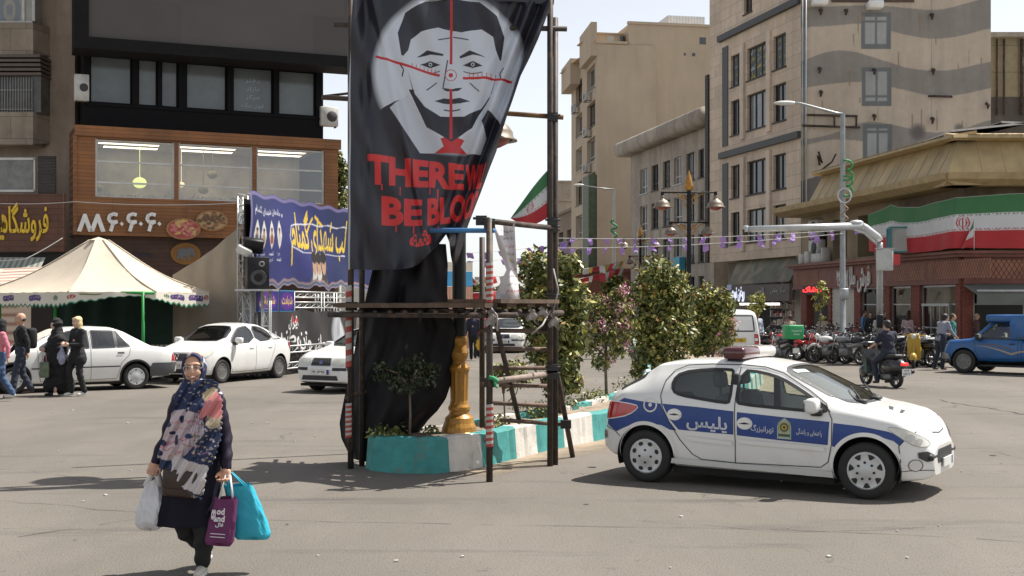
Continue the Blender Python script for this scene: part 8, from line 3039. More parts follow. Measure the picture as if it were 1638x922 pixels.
def scooter(paint,label,group,loc=(0,0,0),rz=0.):
 t=thing('scooter',label,'scooter',loc,rz,group)
 R=.235
 bike_wheel(t,-.58,R,.12);bike_wheel(t,.62,R,.10)
 mb=MB();mb.prism([(.30,.30),(.42,.34),(.56,.92),(.47,.98),(.34,.66)],'y',-.19,.19);mb.rbox((-.14,-.17,.25),(.36,.17,.34),.04,2);mb.build('leg_shield',paint,t)
 mb=MB();mb.ball((-.46,0,.50),(.46,.20,.22),16,10);mb.rbox((-.45,-.15,.3),(-.08,.15,.62),.06,2);mb.build('tail_body',paint,t)
 mb=MB();mb.rbox((-.72,-.14,.67),(-.02,.14,.77),.05,2,(0,.06,0));mb.build('saddle',SADDLE,t)
 mb=MB();mb.tube([(.62,0,R),(.52,0,.6),(.46,0,.95)],.03,6);mb.ball((.66,0,.34),(.22,.11,.16),12,8);mb.build('front_mudguard',paint,t)
 mb=MB();mb.rbox((.36,-.16,.92),(.58,.16,1.06),.05,3);mb.tube([(.40,.34,1.0),(.46,0,1.02),(.40,-.34,1.0)],.016,6);hb=mb.build('handlebar',paint,t)
 mb=MB();mb.lathe([(.085,.57),(.08,.60),(0,.62)],(0,0,.98),14,'x');mb.build('headlight',CLRL,t)
 for s_ in(1,-1):
  mb=MB();mb.tube([(.42,.22*s_,1.04),(.40,.30*s_,1.2)],.007,5);mb.ball((.39,.32*s_,1.22),(.02,.06,.05),8,6);mb.build('mirror',TRIM,t)
 mb=MB();mb.rbox((-.94,-.09,.53),(-.86,.09,.60),.02,2);mb.build('tail_light',mat('lit_tail_light',(.6,.02,.02),.3,emit=((1,.04,.03),.6)),t)
 mb=MB();mb.box((-.985,-.12,.30),(-.975,.12,.46));mb.tube([(-.8,0,.5),(-.975,0,.42)],.02,5);p_=mb.build('number_plate',PLATE,t)
 mb=MB();letters3d(mb,'۱۲۴',lambda a,b,o:(-.986-o,-a,.42+b),0,0,w=.13,h=.045,stretch=True,depth=.002);letters3d(mb,'۵۵۲۸۲',lambda a,b,o:(-.986-o,-a,.345+b),0,0,w=.18,h=.055,stretch=True,depth=.002);mb.build('plate_lettering',BLACK,p_)
 mb=MB();mb.tube([(-.2,-.16,.26),(-.5,-.20,.28),(-.92,-.22,.40)],[.03,.055,.05],8);mb.build('exhaust',DKMET,t)
 mb=MB();mb.rbox((-.5,-.14,.16),(-.1,.14,.34),.05,2);mb.build('engine',ENG,t)
 return t
RED2=mat('red_bike_paint',(.36,.012,.015),.3,coat=.5);BLK2=mat('black_bike_paint',(.018,.018,.02),.3,coat=.5);SIL2=mat('silver_bike_paint',(.20,.205,.21),.3,.5);WHT2=mat('white_bike_paint',(.62,.62,.60),.3,coat=.4);YEL2=mat('mustard_scooter_paint',(.48,.30,.03),.3,coat=.5,var=.08);NAV2=mat('dark_bike_paint',(.025,.028,.04),.3,coat=.5)
GRP='motorbikes parked in a row along the right pavement'
g_at=lambda px,py:G(px,py)
# (pixel column of the rear wheel, pixel row of its foot, paint, heading offset)
row=[(1196,572,'k'),(1214,575,'s'),(1232,573,'k'),(1247,569,'k'),(1283,573,'r'),(1296,571,'r'),(1311,577,'r'),(1322,573,'k'),(1334,576,'s'),(1345,580,'k'),(1358,575,'w'),(1371,578,'k'),(1384,580,'n'),(1395,576,'k'),(1437,578,'k'),(1452,575,'s'),(1488,588,'k'),(1503,586,'s'),(1528,588,'w'),(1515,580,'k'),(1186,569,'k'),(1204,577,'s'),(1223,577,'k'),(1303,578,'r'),(1328,581,'r'),(1352,583,'w'),(1377,585,'s'),(1407,584,'k'),(1275,578,'r'),(1318,569,'k'),(1365,570,'r'),(1390,571,'k'),(1443,583,'k'),(1478,584,'w')]
# a second, deeper line shows only its handlebars and tails
row2=[(1205,562,'k'),(1225,561,'s'),(1258,562,'k'),(1276,562,'k'),(1301,561,'w'),(1327,562,'s'),(1352,563,'k'),(1378,563,'s'),(1399,563,'r'),(1446,562,'w'),(1466,563,'r'),(1497,563,'k')]
proto={}
rr=random.Random(8)
NM={'k':('black',BLK2),'s':('silver',SIL2),'r':('red',RED2),'w':('white',WHT2),'n':('dark blue',NAV2)}
names={1196:'black motorbike nearest to the white van',1214:'silver motorbike second from the white van',1232:'black motorbike left of the green delivery box',1247:'black motorbike just left of the delivery bike handlebar',1283:'red motorbike just right of the green delivery box',1296:'second red motorbike right of the green delivery box',1311:'red motorbike left of the street light foot',1322:'black motorbike parked left of the street light pole',1334:'silver motorbike left of the street light pole base',1345:'black motorbike in front of the street light pole',1358:'white motorbike right of the street light pole',1371:'black motorbike between street light and gantry post',1384:'dark blue motorbike left of the gantry post',1395:'black motorbike in front of the gantry post',1437:'black motorbike behind the riding man right shoulder',1452:'silver motorbike left of the mustard scooter',1488:'black motorbike right of the mustard scooter',1503:'silver motorbike beside the grey shirted man',1528:'white motorbike beside the blue pickup nose',1515:'black motorbike behind the grey shirted man',1186:'black motorbike half hidden by the white van',1204:'silver motorbike in front of the man in pale blue',1223:'black motorbike sticking out left of the green box',1303:'red motorbike in front of the other red motorbikes',1328:'red motorbike standing out in front of the street light',1352:'white motorbike nearest the roadway right of the street light',1377:'silver motorbike nearest the roadway left of the rider',1407:'black motorbike directly left of the riding man',1275:'red motorbike touching the green delivery box on its right',1318:'black motorbike between two rows left of the street light',1365:'red motorbike between the street light and the gantry',1390:'black motorbike set back just left of the gantry post',1443:'black motorbike nearest the road between rider and mustard scooter',1478:'white motorbike touching the mustard scooter on its right'}
for i,(px_,py_,c_)in enumerate(row+row2):
 deep=i>=len(row)
 q=g_at(px_,py_)
 lb=names[px_]if not deep else '%s motorbike of the back line, %s'%(NM[c_][0],('behind the bikes next to the van','behind the silver bike near the van','behind the green delivery box','behind the delivery rider','behind the second red bike','behind the bikes left of the street light','behind the street light pole','left of the gantry post','behind the riding man','behind the mustard scooter on its left','behind the mustard scooter','behind the grey shirted man')[i-len(row)])
 hd_=math.radians(90+rr.uniform(18,48)+(8 if px_<1300 else 0))
 fw=Vector((math.cos(hd_),math.sin(hd_)))
 c0=Vector((q.x,q.y))+fw*.6
 if c_ not in proto:
  proto[c_]=motorbike(NM[c_][1],lb,GRP,(c0.x,c0.y,0),hd_)
 else:
  copy_tree(proto[c_],None,(c0.x,c0.y,0),hd_,lb)
q=G(1466,590)
scooter(YEL2,'mustard yellow scooter facing us in the parked row','scooters among the parked motorbikes',(q.x+.15,q.y+.6,0),math.radians(-112))
q=G(1264,586)
motorbike(BLK2,'delivery motorbike with a bright green box on its rack','delivery motorbikes',(q.x-.12,q.y+.65,0),math.radians(104),True)
SCQ=G(1428,621)
SCP=(SCQ.x-.10,SCQ.y+.55,0)
SCR=math.radians(108)
scooter(BLK2,'black scooter with a lit tail light ridden away from us','ridden scooters',SCP,SCR)
# ------------------------------------------------------------------ people
SKIN=mat('skin_tan',(.48,.28,.185),.55,var=.08,scale=12)
SKINP=mat('skin_light',(.60,.39,.29),.55,var=.06,scale=12)
def blob(prims,voxel,smooth=2):
 """joins rounded shapes into one continuous skin"""
 mb=MB()
 for p in prims:
  if p[0]=='cap':
   a,b,ra,rb=Vector(p[1]),Vector(p[2]),p[3],p[4]
   d=(b-a)
   L_=d.length or 1e-4
   d=d/L_
   pts,rs=[],[]
   for t in(-1,-.86,-.5,0):
    pts.append(a+d*ra*t);rs.append(max(.002,ra*math.sqrt(max(0,1-t*t))))
   for t in(0,.5,.86,1):
    pts.append(b+d*rb*t);rs.append(max(.002,rb*math.sqrt(max(0,1-t*t))))
   mb.tube(pts,rs,14)
  elif p[0]=='ell':
   q=MB();q.ball((0,0,0),p[2],18,12)
   R_=Euler(p[3]).to_matrix()if len(p)>3 else Matrix.Identity(3)
   mb.add([R_@Vector(v)+Vector(p[1])for v in q.v],q.f,True)
 me=bpy.data.meshes.new('blob');me.from_pydata(mb.v,[],mb.f)
 bm=bmesh.new();bm.from_mesh(me);bmesh.ops.remove_doubles(bm,verts=bm.verts[:],dist=1e-5);bmesh.ops.recalc_face_normals(bm,faces=bm.faces[:]);bm.to_mesh(me);bm.free()
 o=bpy.data.objects.new('blob',me);COL.objects.link(o)
 m=o.modifiers.new('r','REMESH');m.mode='VOXEL';m.voxel_size=voxel
 s=o.modifiers.new('s','SMOOTH');s.factor=.5;s.iterations=smooth
 bpy.context.view_layer.update()
 out=bpy.data.meshes.new_from_object(o.evaluated_get(bpy.context.evaluated_depsgraph_get()))
 bpy.data.objects.remove(o);bpy.data.meshes.remove(me)
 out.polygons.foreach_set('use_smooth',[True]*len(out.polygons))
 return out
def blobobj(name,prims,voxel,m,parent,smooth=2,label=None,wrinkle=0.,seed=0):
 me=blob(prims,voxel,smooth)
 me.name=name
 if wrinkle:
  n=len(me.vertices)
  co=np.empty(n*3,np.float32);me.vertices.foreach_get('co',co);co=co.reshape(-1,3)
  no=np.empty(n*3,np.float32);me.vertices.foreach_get('normal',no);no=no.reshape(-1,3)
  w=np.sin(co[:,2]*34+co[:,0]*21+seed)*np.sin(co[:,0]*27-co[:,2]*16+co[:,1]*15)+.6*np.sin(co[:,2]*61-co[:,0]*40+seed)
  co+=no*w[:,None]*wrinkle
  me.vertices.foreach_set('co',co.ravel())
 me.materials.clear();me.materials.append(m)
 return link(name,me,parent,None,label)
def hand(prims,wrist,dirv,s=1.,side=1,curl=.6,fwd=(0,-1,0)):
 """palm with five unequal bent fingers; dirv runs from wrist to knuckles, fwd is where the fingers curl to"""
 w=Vector(wrist);d=Vector(dirv).normalized();f=Vector(fwd);f=(f-d*f.dot(d)).normalized()
 ac=d.cross(f).normalized()
 k=w+d*.085*s
 prims+=[('cap',w,w+d*.03*s,.026*s,.028*s),('cap',w+d*.03*s+ac*.022*s,k+ac*.028*s,.018*s,.015*s),('cap',w+d*.03*s-ac*.022*s,k-ac*.028*s,.018*s,.014*s),('cap',w+d*.03*s,k,.02*s,.017*s)]
 for i,(o,L_)in enumerate(((.032,.068),(.011,.078),(-.011,.072),(-.031,.056))):
  a=k+ac*o*s*side
  c1,c2=curl,curl*1.7
  b=a+(d*math.cos(c1)+f*math.sin(c1))*L_*.5*s
  e=b+(d*math.cos(c2)+f*math.sin(c2))*L_*.5*s
  prims+=[('cap',a,b,.0095*s,.0088*s),('cap',b,e,.0088*s,.0075*s)]
 a=w+d*.03*s+ac*.03*s*side
 b=a+(ac*side*.55+d*.6+f*.5).normalized()*.04*s
 e=b+(d*.7+f*.7-ac*side*.1).normalized()*.032*s
 prims+=[('cap',a,b,.013*s,.011*s),('cap',b,e,.011*s,.009*s)]
def head_prims(c,s=1.,turn=0.,tilt=0.):
 R_=Euler((tilt,0,turn)).to_matrix()
 c=Vector(c)
 e=lambda o,r:('ell',c+R_@(Vector(o)*s),tuple(x*s for x in r),(tilt,0,turn))
 return[e((0,.01,.03),(.078,.096,.09)),e((0,-.022,-.035),(.062,.072,.082)),e((0,-.05,-.088),(.034,.03,.026)),e((0,-.094,-.008),(.013,.02,.03)),e((0,-.10,-.026),(.017,.015,.012)),e((.03,-.072,-.03),(.03,.022,.026)),e((-.03,-.072,-.03),(.03,.022,.026)),e((0,-.075,.03),(.06,.02,.018)),e((0,-.082,-.058),(.026,.016,.014)),e((.077,.015,-.005),(.01,.02,.032)),e((-.077,.015,-.005),(.01,.02,.032))],R_
def face_parts(par,c,s,R_,smile=False,beard=None,glasses=False,iris=None):
 c=Vector(c)
 w=lambda x,y,z:c+R_@(Vector((x,y,z))*s)
 for sg in(1,-1):
  mb=MB();q=w(.031*sg,-.082,.006);mb.ball(q,(.0125*s,.010*s,.0075*s),10,6);ey=mb.build('eye',mat('eye_white',(.6,.58,.55),.3),par)
  mb=MB();q=w(.031*sg,-.0905,.005);mb.ball(q,(.0055*s,.003*s,.0062*s),8,6);mb.build('iris',mat('iris_brown',(.03,.018,.012),.2),ey)
  mb=MB();mb.tube([w(.014*sg,-.094,.022),w(.031*sg,-.093,.029),w(.049*sg,-.082,.024)],[.003*s,.0042*s,.002*s],5);mb.build('eyebrow',mat('brow_dark',(.035,.026,.02),.8),par)
  mb=MB();mb.tube([w(.017*sg,-.0895,.010),w(.031*sg,-.0945,.0145),w(.046*sg,-.085,.009)],.0022*s,5);mb.build('eyelid',mat('lid',(.25,.14,.10),.6),par)
 mb=MB()
 if smile:
  mb.tube([w(-.031,-.084,-.052),w(-.016,-.0965,-.060),w(0,-.1005,-.063),w(.016,-.0965,-.060),w(.031,-.084,-.052)],[.003*s,.0075*s,.009*s,.0075*s,.003*s],8)
  lp_=mb.build('mouth',mat('lips',(.42,.14,.12),.45),par)
  mb=MB();mb.tube([w(-.022,-.093,-.0545),w(0,-.1085,-.0605),w(.022,-.093,-.0545)],[.002*s,.0046*s,.002*s],6);mb.build('teeth',mat('teeth',(.68,.65,.58),.3),lp_)
  for sg in(1,-1):
   mb=MB();mb.tube([w(.020*sg,-.0935,-.028),w(.034*sg,-.088,-.042),w(.038*sg,-.082,-.054)],.002*s,5);mb.build('smile_line',mat('skin_crease',(.24,.13,.085),.7),par)
 else:
  mb.tube([w(-.022,-.088,-.060),w(0,-.1,-.062),w(.022,-.088,-.060)],[.002*s,.006*s,.002*s],6)
  mb.build('mouth',mat('lips',(.30,.12,.10),.5),par)
 if glasses:
  g_=MB()
  for sg in(1,-1):
   g_.tube([w(.033*sg+.025*math.cos(a),-.104+.006*abs(math.cos(a)),.002+.019*math.sin(a))for a in np.linspace(0,6.284,21)],.0016*s,5,cap=False)
   g_.tube([w(.058*sg,-.096,.005),w(.078*sg,-.02,.01)],.0016*s,5)
  g_.tube([w(-.008,-.106,.006),w(.008,-.106,.006)],.0016*s,5)
  gl_=g_.build('glasses',CHROME,par)
  for sg in(1,-1):
   mb=MB();mb.add([w(.033*sg+.024*math.cos(a),-.1035+.006*abs(math.cos(a)),.002+.018*math.sin(a))for a in np.linspace(0,6.284,17)[:-1]],[tuple(range(16))]);mb.build('lens',glass('spectacle_lens',(.93,.94,.94),.03),gl_)
STAND=dict(hipL=(.09,0,.92),hipR=(-.09,0,.92),kneeL=(.10,-.02,.50),kneeR=(-.10,-.02,.50),ankL=(.10,.03,.09),ankR=(-.10,.03,.09),shL=(.175,.01,1.40),shR=(-.175,.01,1.40),elL=(.23,.03,1.13),elR=(-.23,.03,1.13),wrL=(.24,-.05,.90),wrR=(-.24,-.05,.90),neck=(0,.0,1.46),head=(0,-.015,1.60),pelvis=(0,0,.95),chest=(0,.0,1.28))
def walkpose(k=1.):
 return dict(kneeL=(.09,-.17*k,.52),ankL=(.09,-.26*k,.10),kneeR=(-.09,.03,.50),ankR=(-.09,.30*k,.16),elL=(.23,.10,1.14),elR=(-.23,-.02,1.13),wrL=(.24,.10,.92),wrR=(-.24,-.18,.93))
def person(label,loc,rz,h=1.72,pose=None,top=None,bottom=None,shoe=None,hair=None,hairstyle='short',skin=SKIN,sleeve='long',turn=0.,tilt=0.,voxel=.02,coat=None,detail=False,group=None,fat=1.,shoes=True):
 s=h/1.74
 J=dict(STAND)
 J.update(pose or{})
 J={k:Vector(v)*s for k,v in J.items()}
 t=thing('person',label,'person',loc,rz,group)
 hp,R_=head_prims(J['head'],s,turn,tilt)
 pr=list(hp)+[('cap',J['neck']-Vector((0,0,.05))*s,J['head']-Vector((0,-.02,.06))*s,.055*s,.05*s)]
 pr+=[('cap',J['pelvis'],J['chest'],.105*s,.115*s),('cap',J['shL']-Vector((.04,0,.03)),J['shR']+Vector((.04,0,-.03)),.055*s,.055*s),('cap',J['chest'],J['neck'],.09*s,.05*s)]
 for S_ in 'LR':
  pr+=[('cap',J['sh'+S_],J['el'+S_],.046*s,.038*s),('cap',J['el'+S_],J['wr'+S_],.038*s,.026*s)]
  hand(pr,J['wr'+S_],J['wr'+S_]-J['el'+S_],s*1.05,1 if S_=='L' else-1,.5)
  pr+=[('cap',J['hip'+S_],J['knee'+S_],.078*s,.052*s),('cap',J['knee'+S_],J['ank'+S_],.052*s,.036*s)]
 blobobj('body',pr,max(voxel*.8,.009),skin,t,1)
 if detail:
  face_parts(t,J['head'],s,R_)
 f=fat
 pr=[('ell',(J['pelvis']+J['chest'])/2+Vector((0,.0,-.02)),(.165*s*f,.12*s*f,.26*s)),('ell',J['chest']+Vector((0,0,.02*s)),(.185*s*f,.125*s*f,.17*s)),('cap',J['shL'],J['shR'],.068*s,.068*s),('cap',J['pelvis']+Vector((.05,0,0)),J['pelvis']-Vector((.05,0,0)),.125*s*f,.125*s*f),('cap',J['chest']+Vector((0,0,.08)),J['neck']-Vector((0,0,.02)),.10*s,.062*s)]
 for S_ in 'LR':
  e=J['el'+S_]
  if sleeve=='long':
   pr+=[('cap',J['sh'+S_],e,.062*s,.052*s),('cap',e,J['wr'+S_]+(e-J['wr'+S_])*.06,.052*s,.040*s)]
  else:
   m_=J['sh'+S_].lerp(e,.75)
   pr+=[('cap',J['sh'+S_],m_,.066*s,.062*s)]
 if coat:
  for k in range(5):
   z=J['pelvis'].z-(J['pelvis'].z-coat*s)*(k+1)/5
   pr.append(('cap',(-.07,0,z),(.07,0,z),(.13+.008*k)*s,(.13+.008*k)*s))
 blobobj('top',pr,voxel,top,t,3,wrinkle=.004,seed=len(label))
 if bottom:
  pr=[('cap',J['hipL']+Vector((-.02,0,.06)),J['hipR']+Vector((.02,0,.06)),.115*s,.115*s)]
  for S_ in 'LR':
   pr+=[('cap',J['hip'+S_],J['knee'+S_],.098*s,.074*s),('cap',J['knee'+S_],J['ank'+S_]+(J['knee'+S_]-J['ank'+S_])*.03,.072*s,.066*s)]
  blobobj('trousers',pr,voxel,bottom,t,3,wrinkle=.005,seed=len(label)+3)
 if shoes:
  for S_ in 'LR':
   a=J['ank'+S_]
   sh_=[('cap',a+Vector((0,.02,-.035))*s,a+Vector((0,-.15,-.055))*s,.04*s,.032*s),('cap',a,a+Vector((0,.02,-.03))*s,.042*s,.042*s)]
   blobobj('shoe',sh_,.015,shoe or BLACK,t,1)
 if hair:
  c=J['head']
  e=lambda o,r:('ell',c+R_@(Vector(o)*s),tuple(x*s for x in r),(tilt,0,turn))
  pr=[e((0,.028,.050),(.084,.098,.082))]
  if hairstyle=='long':
   pr+=[e((.072,.02,-.05),(.030,.055,.13)),e((-.072,.02,-.05),(.030,.055,.13)),e((0,.075,-.06),(.085,.04,.15)),e((.055,-.05,.07),(.035,.03,.03)),e((-.055,-.05,.07),(.035,.03,.03))]
  elif hairstyle=='bald':
   pr=[e((0,.040,-.012),(.081,.072,.042))]
  else:
   pr+=[e((0,.06,-.005),(.076,.058,.07)),e((.07,.0,.02),(.014,.04,.05)),e((-.07,.0,.02),(.014,.04,.05))]
  blobobj('hair',pr,.014,hair,t,1,wrinkle=.003)
 return t,J,R_,s
cl=lambda n,c,r=.85:mat('fabric_'+n,c,r,var=.12,scale=5,bump=.15,bscale=60)
BLKF,NAVY,GREYF,WHF2,PINKF=cl('black',(.012,.012,.014)),cl('navy',(.018,.020,.040)),cl('grey',(.27,.27,.31)),cl('white',(.58,.57,.55)),cl('pink',(.55,.18,.23))
JEAN=cl('jeans',(.055,.10,.19));DJEAN=cl('dark_jeans',(.025,.032,.05));TEALF=cl('teal',(.03,.17,.16));BROWNF=cl('brown',(.10,.055,.045));BEIGEF=cl('beige',(.38,.32,.25));LBLUE=cl('light_blue',(.14,.28,.52));REDF2=cl('red',(.40,.03,.05));PALEBL=cl('pale_blue',(.42,.46,.55))
HBLK,HGREY,HBRN,HBLOND=mat('hair_black',(.018,.014,.012),.6),mat('hair_grey',(.26,.24,.22),.7),mat('hair_brown',(.06,.035,.02),.6),mat('hair_blond',(.62,.47,.25),.55,var=.3,scale=30)
SHW=mat('white_trainers',(.6,.6,.58),.6);SHB=mat('brown_shoes',(.06,.035,.02),.5)
# ---- walkers at the left
q=G(34,637)
t,J,R_,s=person('bald man in black jacket and jeans walking with a black backpack',(q.x,q.y,0),math.radians(-62),1.78,walkpose(.7),BLKF,DJEAN,SHB,HBLK,'bald',detail=True)
mb=MB();mb.rbox((-.17,.10,1.02),(.17,.30,1.45),.07,3);bp=mb.build('pack',BLKF,None)
bp.location=(q.x,q.y,0);bp.rotation_euler=(0,0,math.radians(-62));bp.name='backpack'
mb=MB()
for x in(-.13,.13):
 mb.tube([(x,.14,1.42),(x,-.02,1.47),(x*1.1,-.13,1.36),(x*1.2,-.10,1.15),(x*1.1,.1,1.08)],.018,6)
mb.build('shoulder_strap',TRIM,bp)
tag(bp,'black backpack on the back of the bald walking man','backpack')
q=G(6,643)
person('person in pink top and blue jeans walking at the left edge',(q.x-.05,q.y,0),math.radians(-60),1.66,walkpose(.8),PINKF,JEAN,SHW,BLKF,'long',SKINP)
q=G(124,634)
pose=dict(kneeL=(.10,-.02,.50),ankL=(.10,.10,.10),kneeR=(-.08,-.16,.53),ankR=(-.08,-.10,.10),elL=(.22,-.03,1.12),wrL=(.07,-.25,1.12),elR=(-.22,-.03,1.12),wrR=(-.07,-.25,1.13))
person('blonde woman in black suit walking past the old white saloon',(q.x,q.y,0),math.radians(-38),1.70,pose,BLKF,BLKF,SHW,HBLOND,'long',SKINP,detail=True,coat=.80)
q=G(90,633)
CHAD=mat('chador_black',(.010,.010,.011),.8,var=.3,scale=3)
t=thing('person','woman in a black chador walking beside the blonde woman','person',(q.x,q.y,0),math.radians(-45))
hp,R_=head_prims((.0,-.02,1.50),.93)
pr=hp+[('cap',(0,0,1.2),(0,0,1.42),.08,.05),('cap',(0,0,.85),(0,0,1.25),.12,.12),('cap',(.08,0,.9),(.08,-.06,.1),.06,.035),('cap',(-.08,.02,.9),(-.08,.16,.1),.06,.035),('cap',(-.16,0,1.22),(-.17,-.02,1.0),.035,.03),('cap',(-.17,-.02,1.0),(-.10,-.20,.98),.03,.025)]
hand(pr,(-.10,-.20,.98),(.08,-.2,-.02),.95,-1,.7)
blobobj('body',pr,.012,SKINP,t,1)
pr=[('ell',(0,.02,1.52),(.112,.125,.135)),('cap',(0,.02,1.40),(0,.03,1.25),.11,.16),('cap',(-.14,.0,1.20),(.14,.0,1.20),.11,.11),('ell',(0,.02,1.0),(.27,.22,.36)),('cap',(-.17,-.02,1.0),(-.11,-.18,.98),.075,.06),('cap',(-.08,-.02,.75),(.08,.04,.75),.21,.21),('cap',(-.08,-.02,.5),(.08,.1,.5),.20,.20),('cap',(-.08,-.02,.3),(.08,.14,.3),.19,.20),('cap',(-.08,-.08,.22),(.08,.20,.22),.17,.17)]
blobobj('chador',pr,.018,CHAD,t,3,wrinkle=.008)
for x,y in((.08,-.14),(-.08,.22)):
 blobobj('shoe',[('cap',(x,y,.045),(x,y-.13,.035),.038,.03)],.012,BLACK,t,1)
q=G(96,575)
t=thing('carrier_bag','translucent bluish carrier bag held between the two women in black','bag',P(98,572,26.4))
pr=[('ell',(0,0,0),(.10,.07,.16)),('cap',(0,0,.1),(.02,0,.3),.06,.02)]
blobobj('sack',pr,.012,mat('bluish_plastic',(.34,.38,.50),.4,var=.2,scale=12),t,2,wrinkle=.006)
t=thing('shopping_bag','green and pink patterned shopping bag carried by the woman in chador','bag',P(71,588,26.4))
mb=MB();mb.rbox((-.10,-.05,-.22),(.10,.05,.12),.03,2);mb.build('sack',mat('green_pattern_bag',(.16,.20,.13),.7,var=.4,scale=12),t)
mb=MB();mb.tube([(-.05,0,.11),(-.03,0,.26),(.03,0,.26),(.05,0,.11)],.01,5);mb.build('handle',mat('pink_handle',(.45,.2,.2),.6),t)
# ---- pair with a yellow bag on the far roadway
q=G(757,577)
person('person in black seen from behind walking away beside the gold lamp base',(q.x,q.y,0),math.radians(175),1.74,walkpose(.6),NAVY,BLKF,BLACK,HBLK,voxel=.025)
q=G(769,573)
person('person in a red vest walking away right of the person in black',(q.x,q.y,0),math.radians(180),1.74,walkpose(.6),REDF2,BLKF,BLACK,HBRN,voxel=.025)
t=thing('carrier_bag','bright yellow carrier bag hanging beside the pair walking away','bag',P(768,552,43.6))
blobobj('sack',[('ell',(0,0,0),(.17,.10,.22)),('cap',(0,0,.15),(0,0,.34),.08,.02)],.02,mat('yellow_plastic',(.60,.36,.02),.45,var=.15),t,2,wrinkle=.008)
# ---- around the motorbikes
def at_bikes(px,py,label,rz,h=1.72,seated=False,**k):
 q=G(px,py)
 return person(label,(q.x,q.y,0),math.radians(rz),h,voxel=.024,**k)
SEAT=dict(kneeL=(.16,-.34,.62),kneeR=(-.16,-.34,.62),ankL=(.16,-.20,.22),ankR=(-.16,-.20,.22),hipL=(.10,0,.82),hipR=(-.10,0,.82),pelvis=(0,0,.85),chest=(0,-.03,1.17),neck=(0,-.04,1.36),head=(0,-.07,1.49),shL=(.175,-.02,1.29),shR=(-.175,-.02,1.29),elL=(.25,-.15,1.06),elR=(-.25,-.15,1.06),wrL=(.22,-.36,.98),wrR=(-.22,-.36,.98))
at_bikes(1211,573,'man in pale blue shirt standing just right of the white van',20,1.72,top=PALEBL,bottom=DJEAN,hair=HGREY,pose=dict(elR=(-.25,-.05,1.13),wrR=(-.15,-.22,1.05)))
at_bikes(1316,566,'grey haired person in a patterned beige top behind the red motorbikes',160,1.55,top=BEIGEF,bottom=DJEAN,hair=HGREY)
at_bikes(1327,566,'person with reddish hair sitting low behind the motorbikes',200,1.42,top=BROWNF,bottom=DJEAN,hair=mat('hair_red',(.12,.035,.02),.6))
at_bikes(1382,563,'dark haired man in a light blue shirt behind the motorbikes',60,1.74,top=LBLUE,bottom=DJEAN,hair=HBLK)
at_bikes(1393,564,'man in a dark jacket next to the light blue shirt',-30,1.66,top=BLKF,bottom=DJEAN,hair=HBLK)
at_bikes(1406,566,'grey haired man in a white checked shirt left of the rider',170,1.60,top=WHF2,bottom=DJEAN,hair=HGREY)
at_bikes(1416,563,'bearded man peeking out behind the riding man',10,1.70,top=BLKF,bottom=DJEAN,hair=HBRN)
at_bikes(1452,567,'person in a pale pink top with brown hair behind the parked bikes',150,1.62,top=cl('rose',(.52,.36,.36)),bottom=DJEAN,hair=HBRN,hairstyle='long')
at_bikes(1468,565,'person wrapped in a red shawl behind the mustard scooter',180,1.55,top=REDF2,bottom=DJEAN,hair=REDF2,hairstyle='long')
at_bikes(1504,592,'man in a grey striped shirt bending over beside the parked motorbikes',118,1.76,top=GREYF,bottom=DJEAN,hair=HBLK,shoe=SHB,pose=dict(chest=(0,-.10,1.26),neck=(0,-.17,1.42),head=(0,-.22,1.53),shL=(.175,-.13,1.37),shR=(-.175,-.13,1.37),elL=(.22,-.26,1.13),elR=(-.22,-.22,1.12),wrL=(.18,-.46,1.05),wrR=(-.2,-.40,1.0),kneeL=(.12,-.04,.50),ankL=(.14,.10,.09)))
at_bikes(1524,580,'man in a teal shirt standing behind the white motorbike',70,1.66,top=TEALF,bottom=DJEAN,hair=HBRN)
at_bikes(1562,573,'bald man in a dark checked shirt behind the blue pickup',80,1.66,top=BROWNF,bottom=DJEAN,hair=HGREY,hairstyle='bald')
at_bikes(1263,574,'delivery rider in pale top beyond the green box',190,1.6,top=BEIGEF,bottom=DJEAN,hair=HBRN)
# rider on the black scooter
pz=dict(SEAT)
fw=Vector((math.cos(SCR),math.sin(SCR)))
person('man in a dark polo shirt riding the black scooter away from us',(SCP[0]-fw.x*.28,SCP[1]-fw.y*.28,-.06),SCR+math.pi/2,1.76,pz,NAVY,DJEAN,SHB,HBLK,sleeve='short',voxel=.02)
# ------------------------------------------------------------------ the woman in the foreground
WD=F*H/(917-HY)
WX=(320-CX)/F*WD
KX=F/WD
wx=lambda px:(px-320)/KX
wz=lambda py:(917-py)/KX
wom=thing('person','smiling woman in blue patterned headscarf and dark coat walking with shopping bags','person',(WX,WD,0))
SKW=mat('skin_warm',(.56,.32,.21),.5,var=.10,scale=14)
hc=Vector((wx(312),-.02,wz(589)))
HS=1.0
hp,HR=head_prims(hc,HS,.06,.0)
pr=list(hp)
shR,shL=Vector((wx(287),0,wz(640))),Vector((wx(346),0,wz(640)))
elR,elL=Vector((wx(268),.02,wz(697))),Vector((wx(360),.02,wz(700)))
wrR,wrL=Vector((wx(252),-.04,wz(736))),Vector((wx(364),-.05,wz(746)))
pr+=[('cap',hc+Vector((0,.03,-.06)),(wx(314),.02,wz(640)),.05,.055),('cap',(wx(306),0,wz(760)),(wx(314),0,wz(665)),.11,.11),('cap',shR,shL,.05,.05)]
for a,b,c in((shR,elR,wrR),(shL,elL,wrL)):
 pr+=[('cap',a,b,.042,.036),('cap',b,c,.035,.024)]
hand(pr,wrR,(-.02,-.03,-.09),1.0,-1,1.0,(.25,-1,0));hand(pr,wrL,(.0,-.03,-.09),1.0,1,1.0,(-.25,-1,0))
hipR,kneeR,ankR=Vector((wx(290),.0,wz(790))),Vector((wx(297),.02,wz(850))),Vector((wx(316),.26,.13))
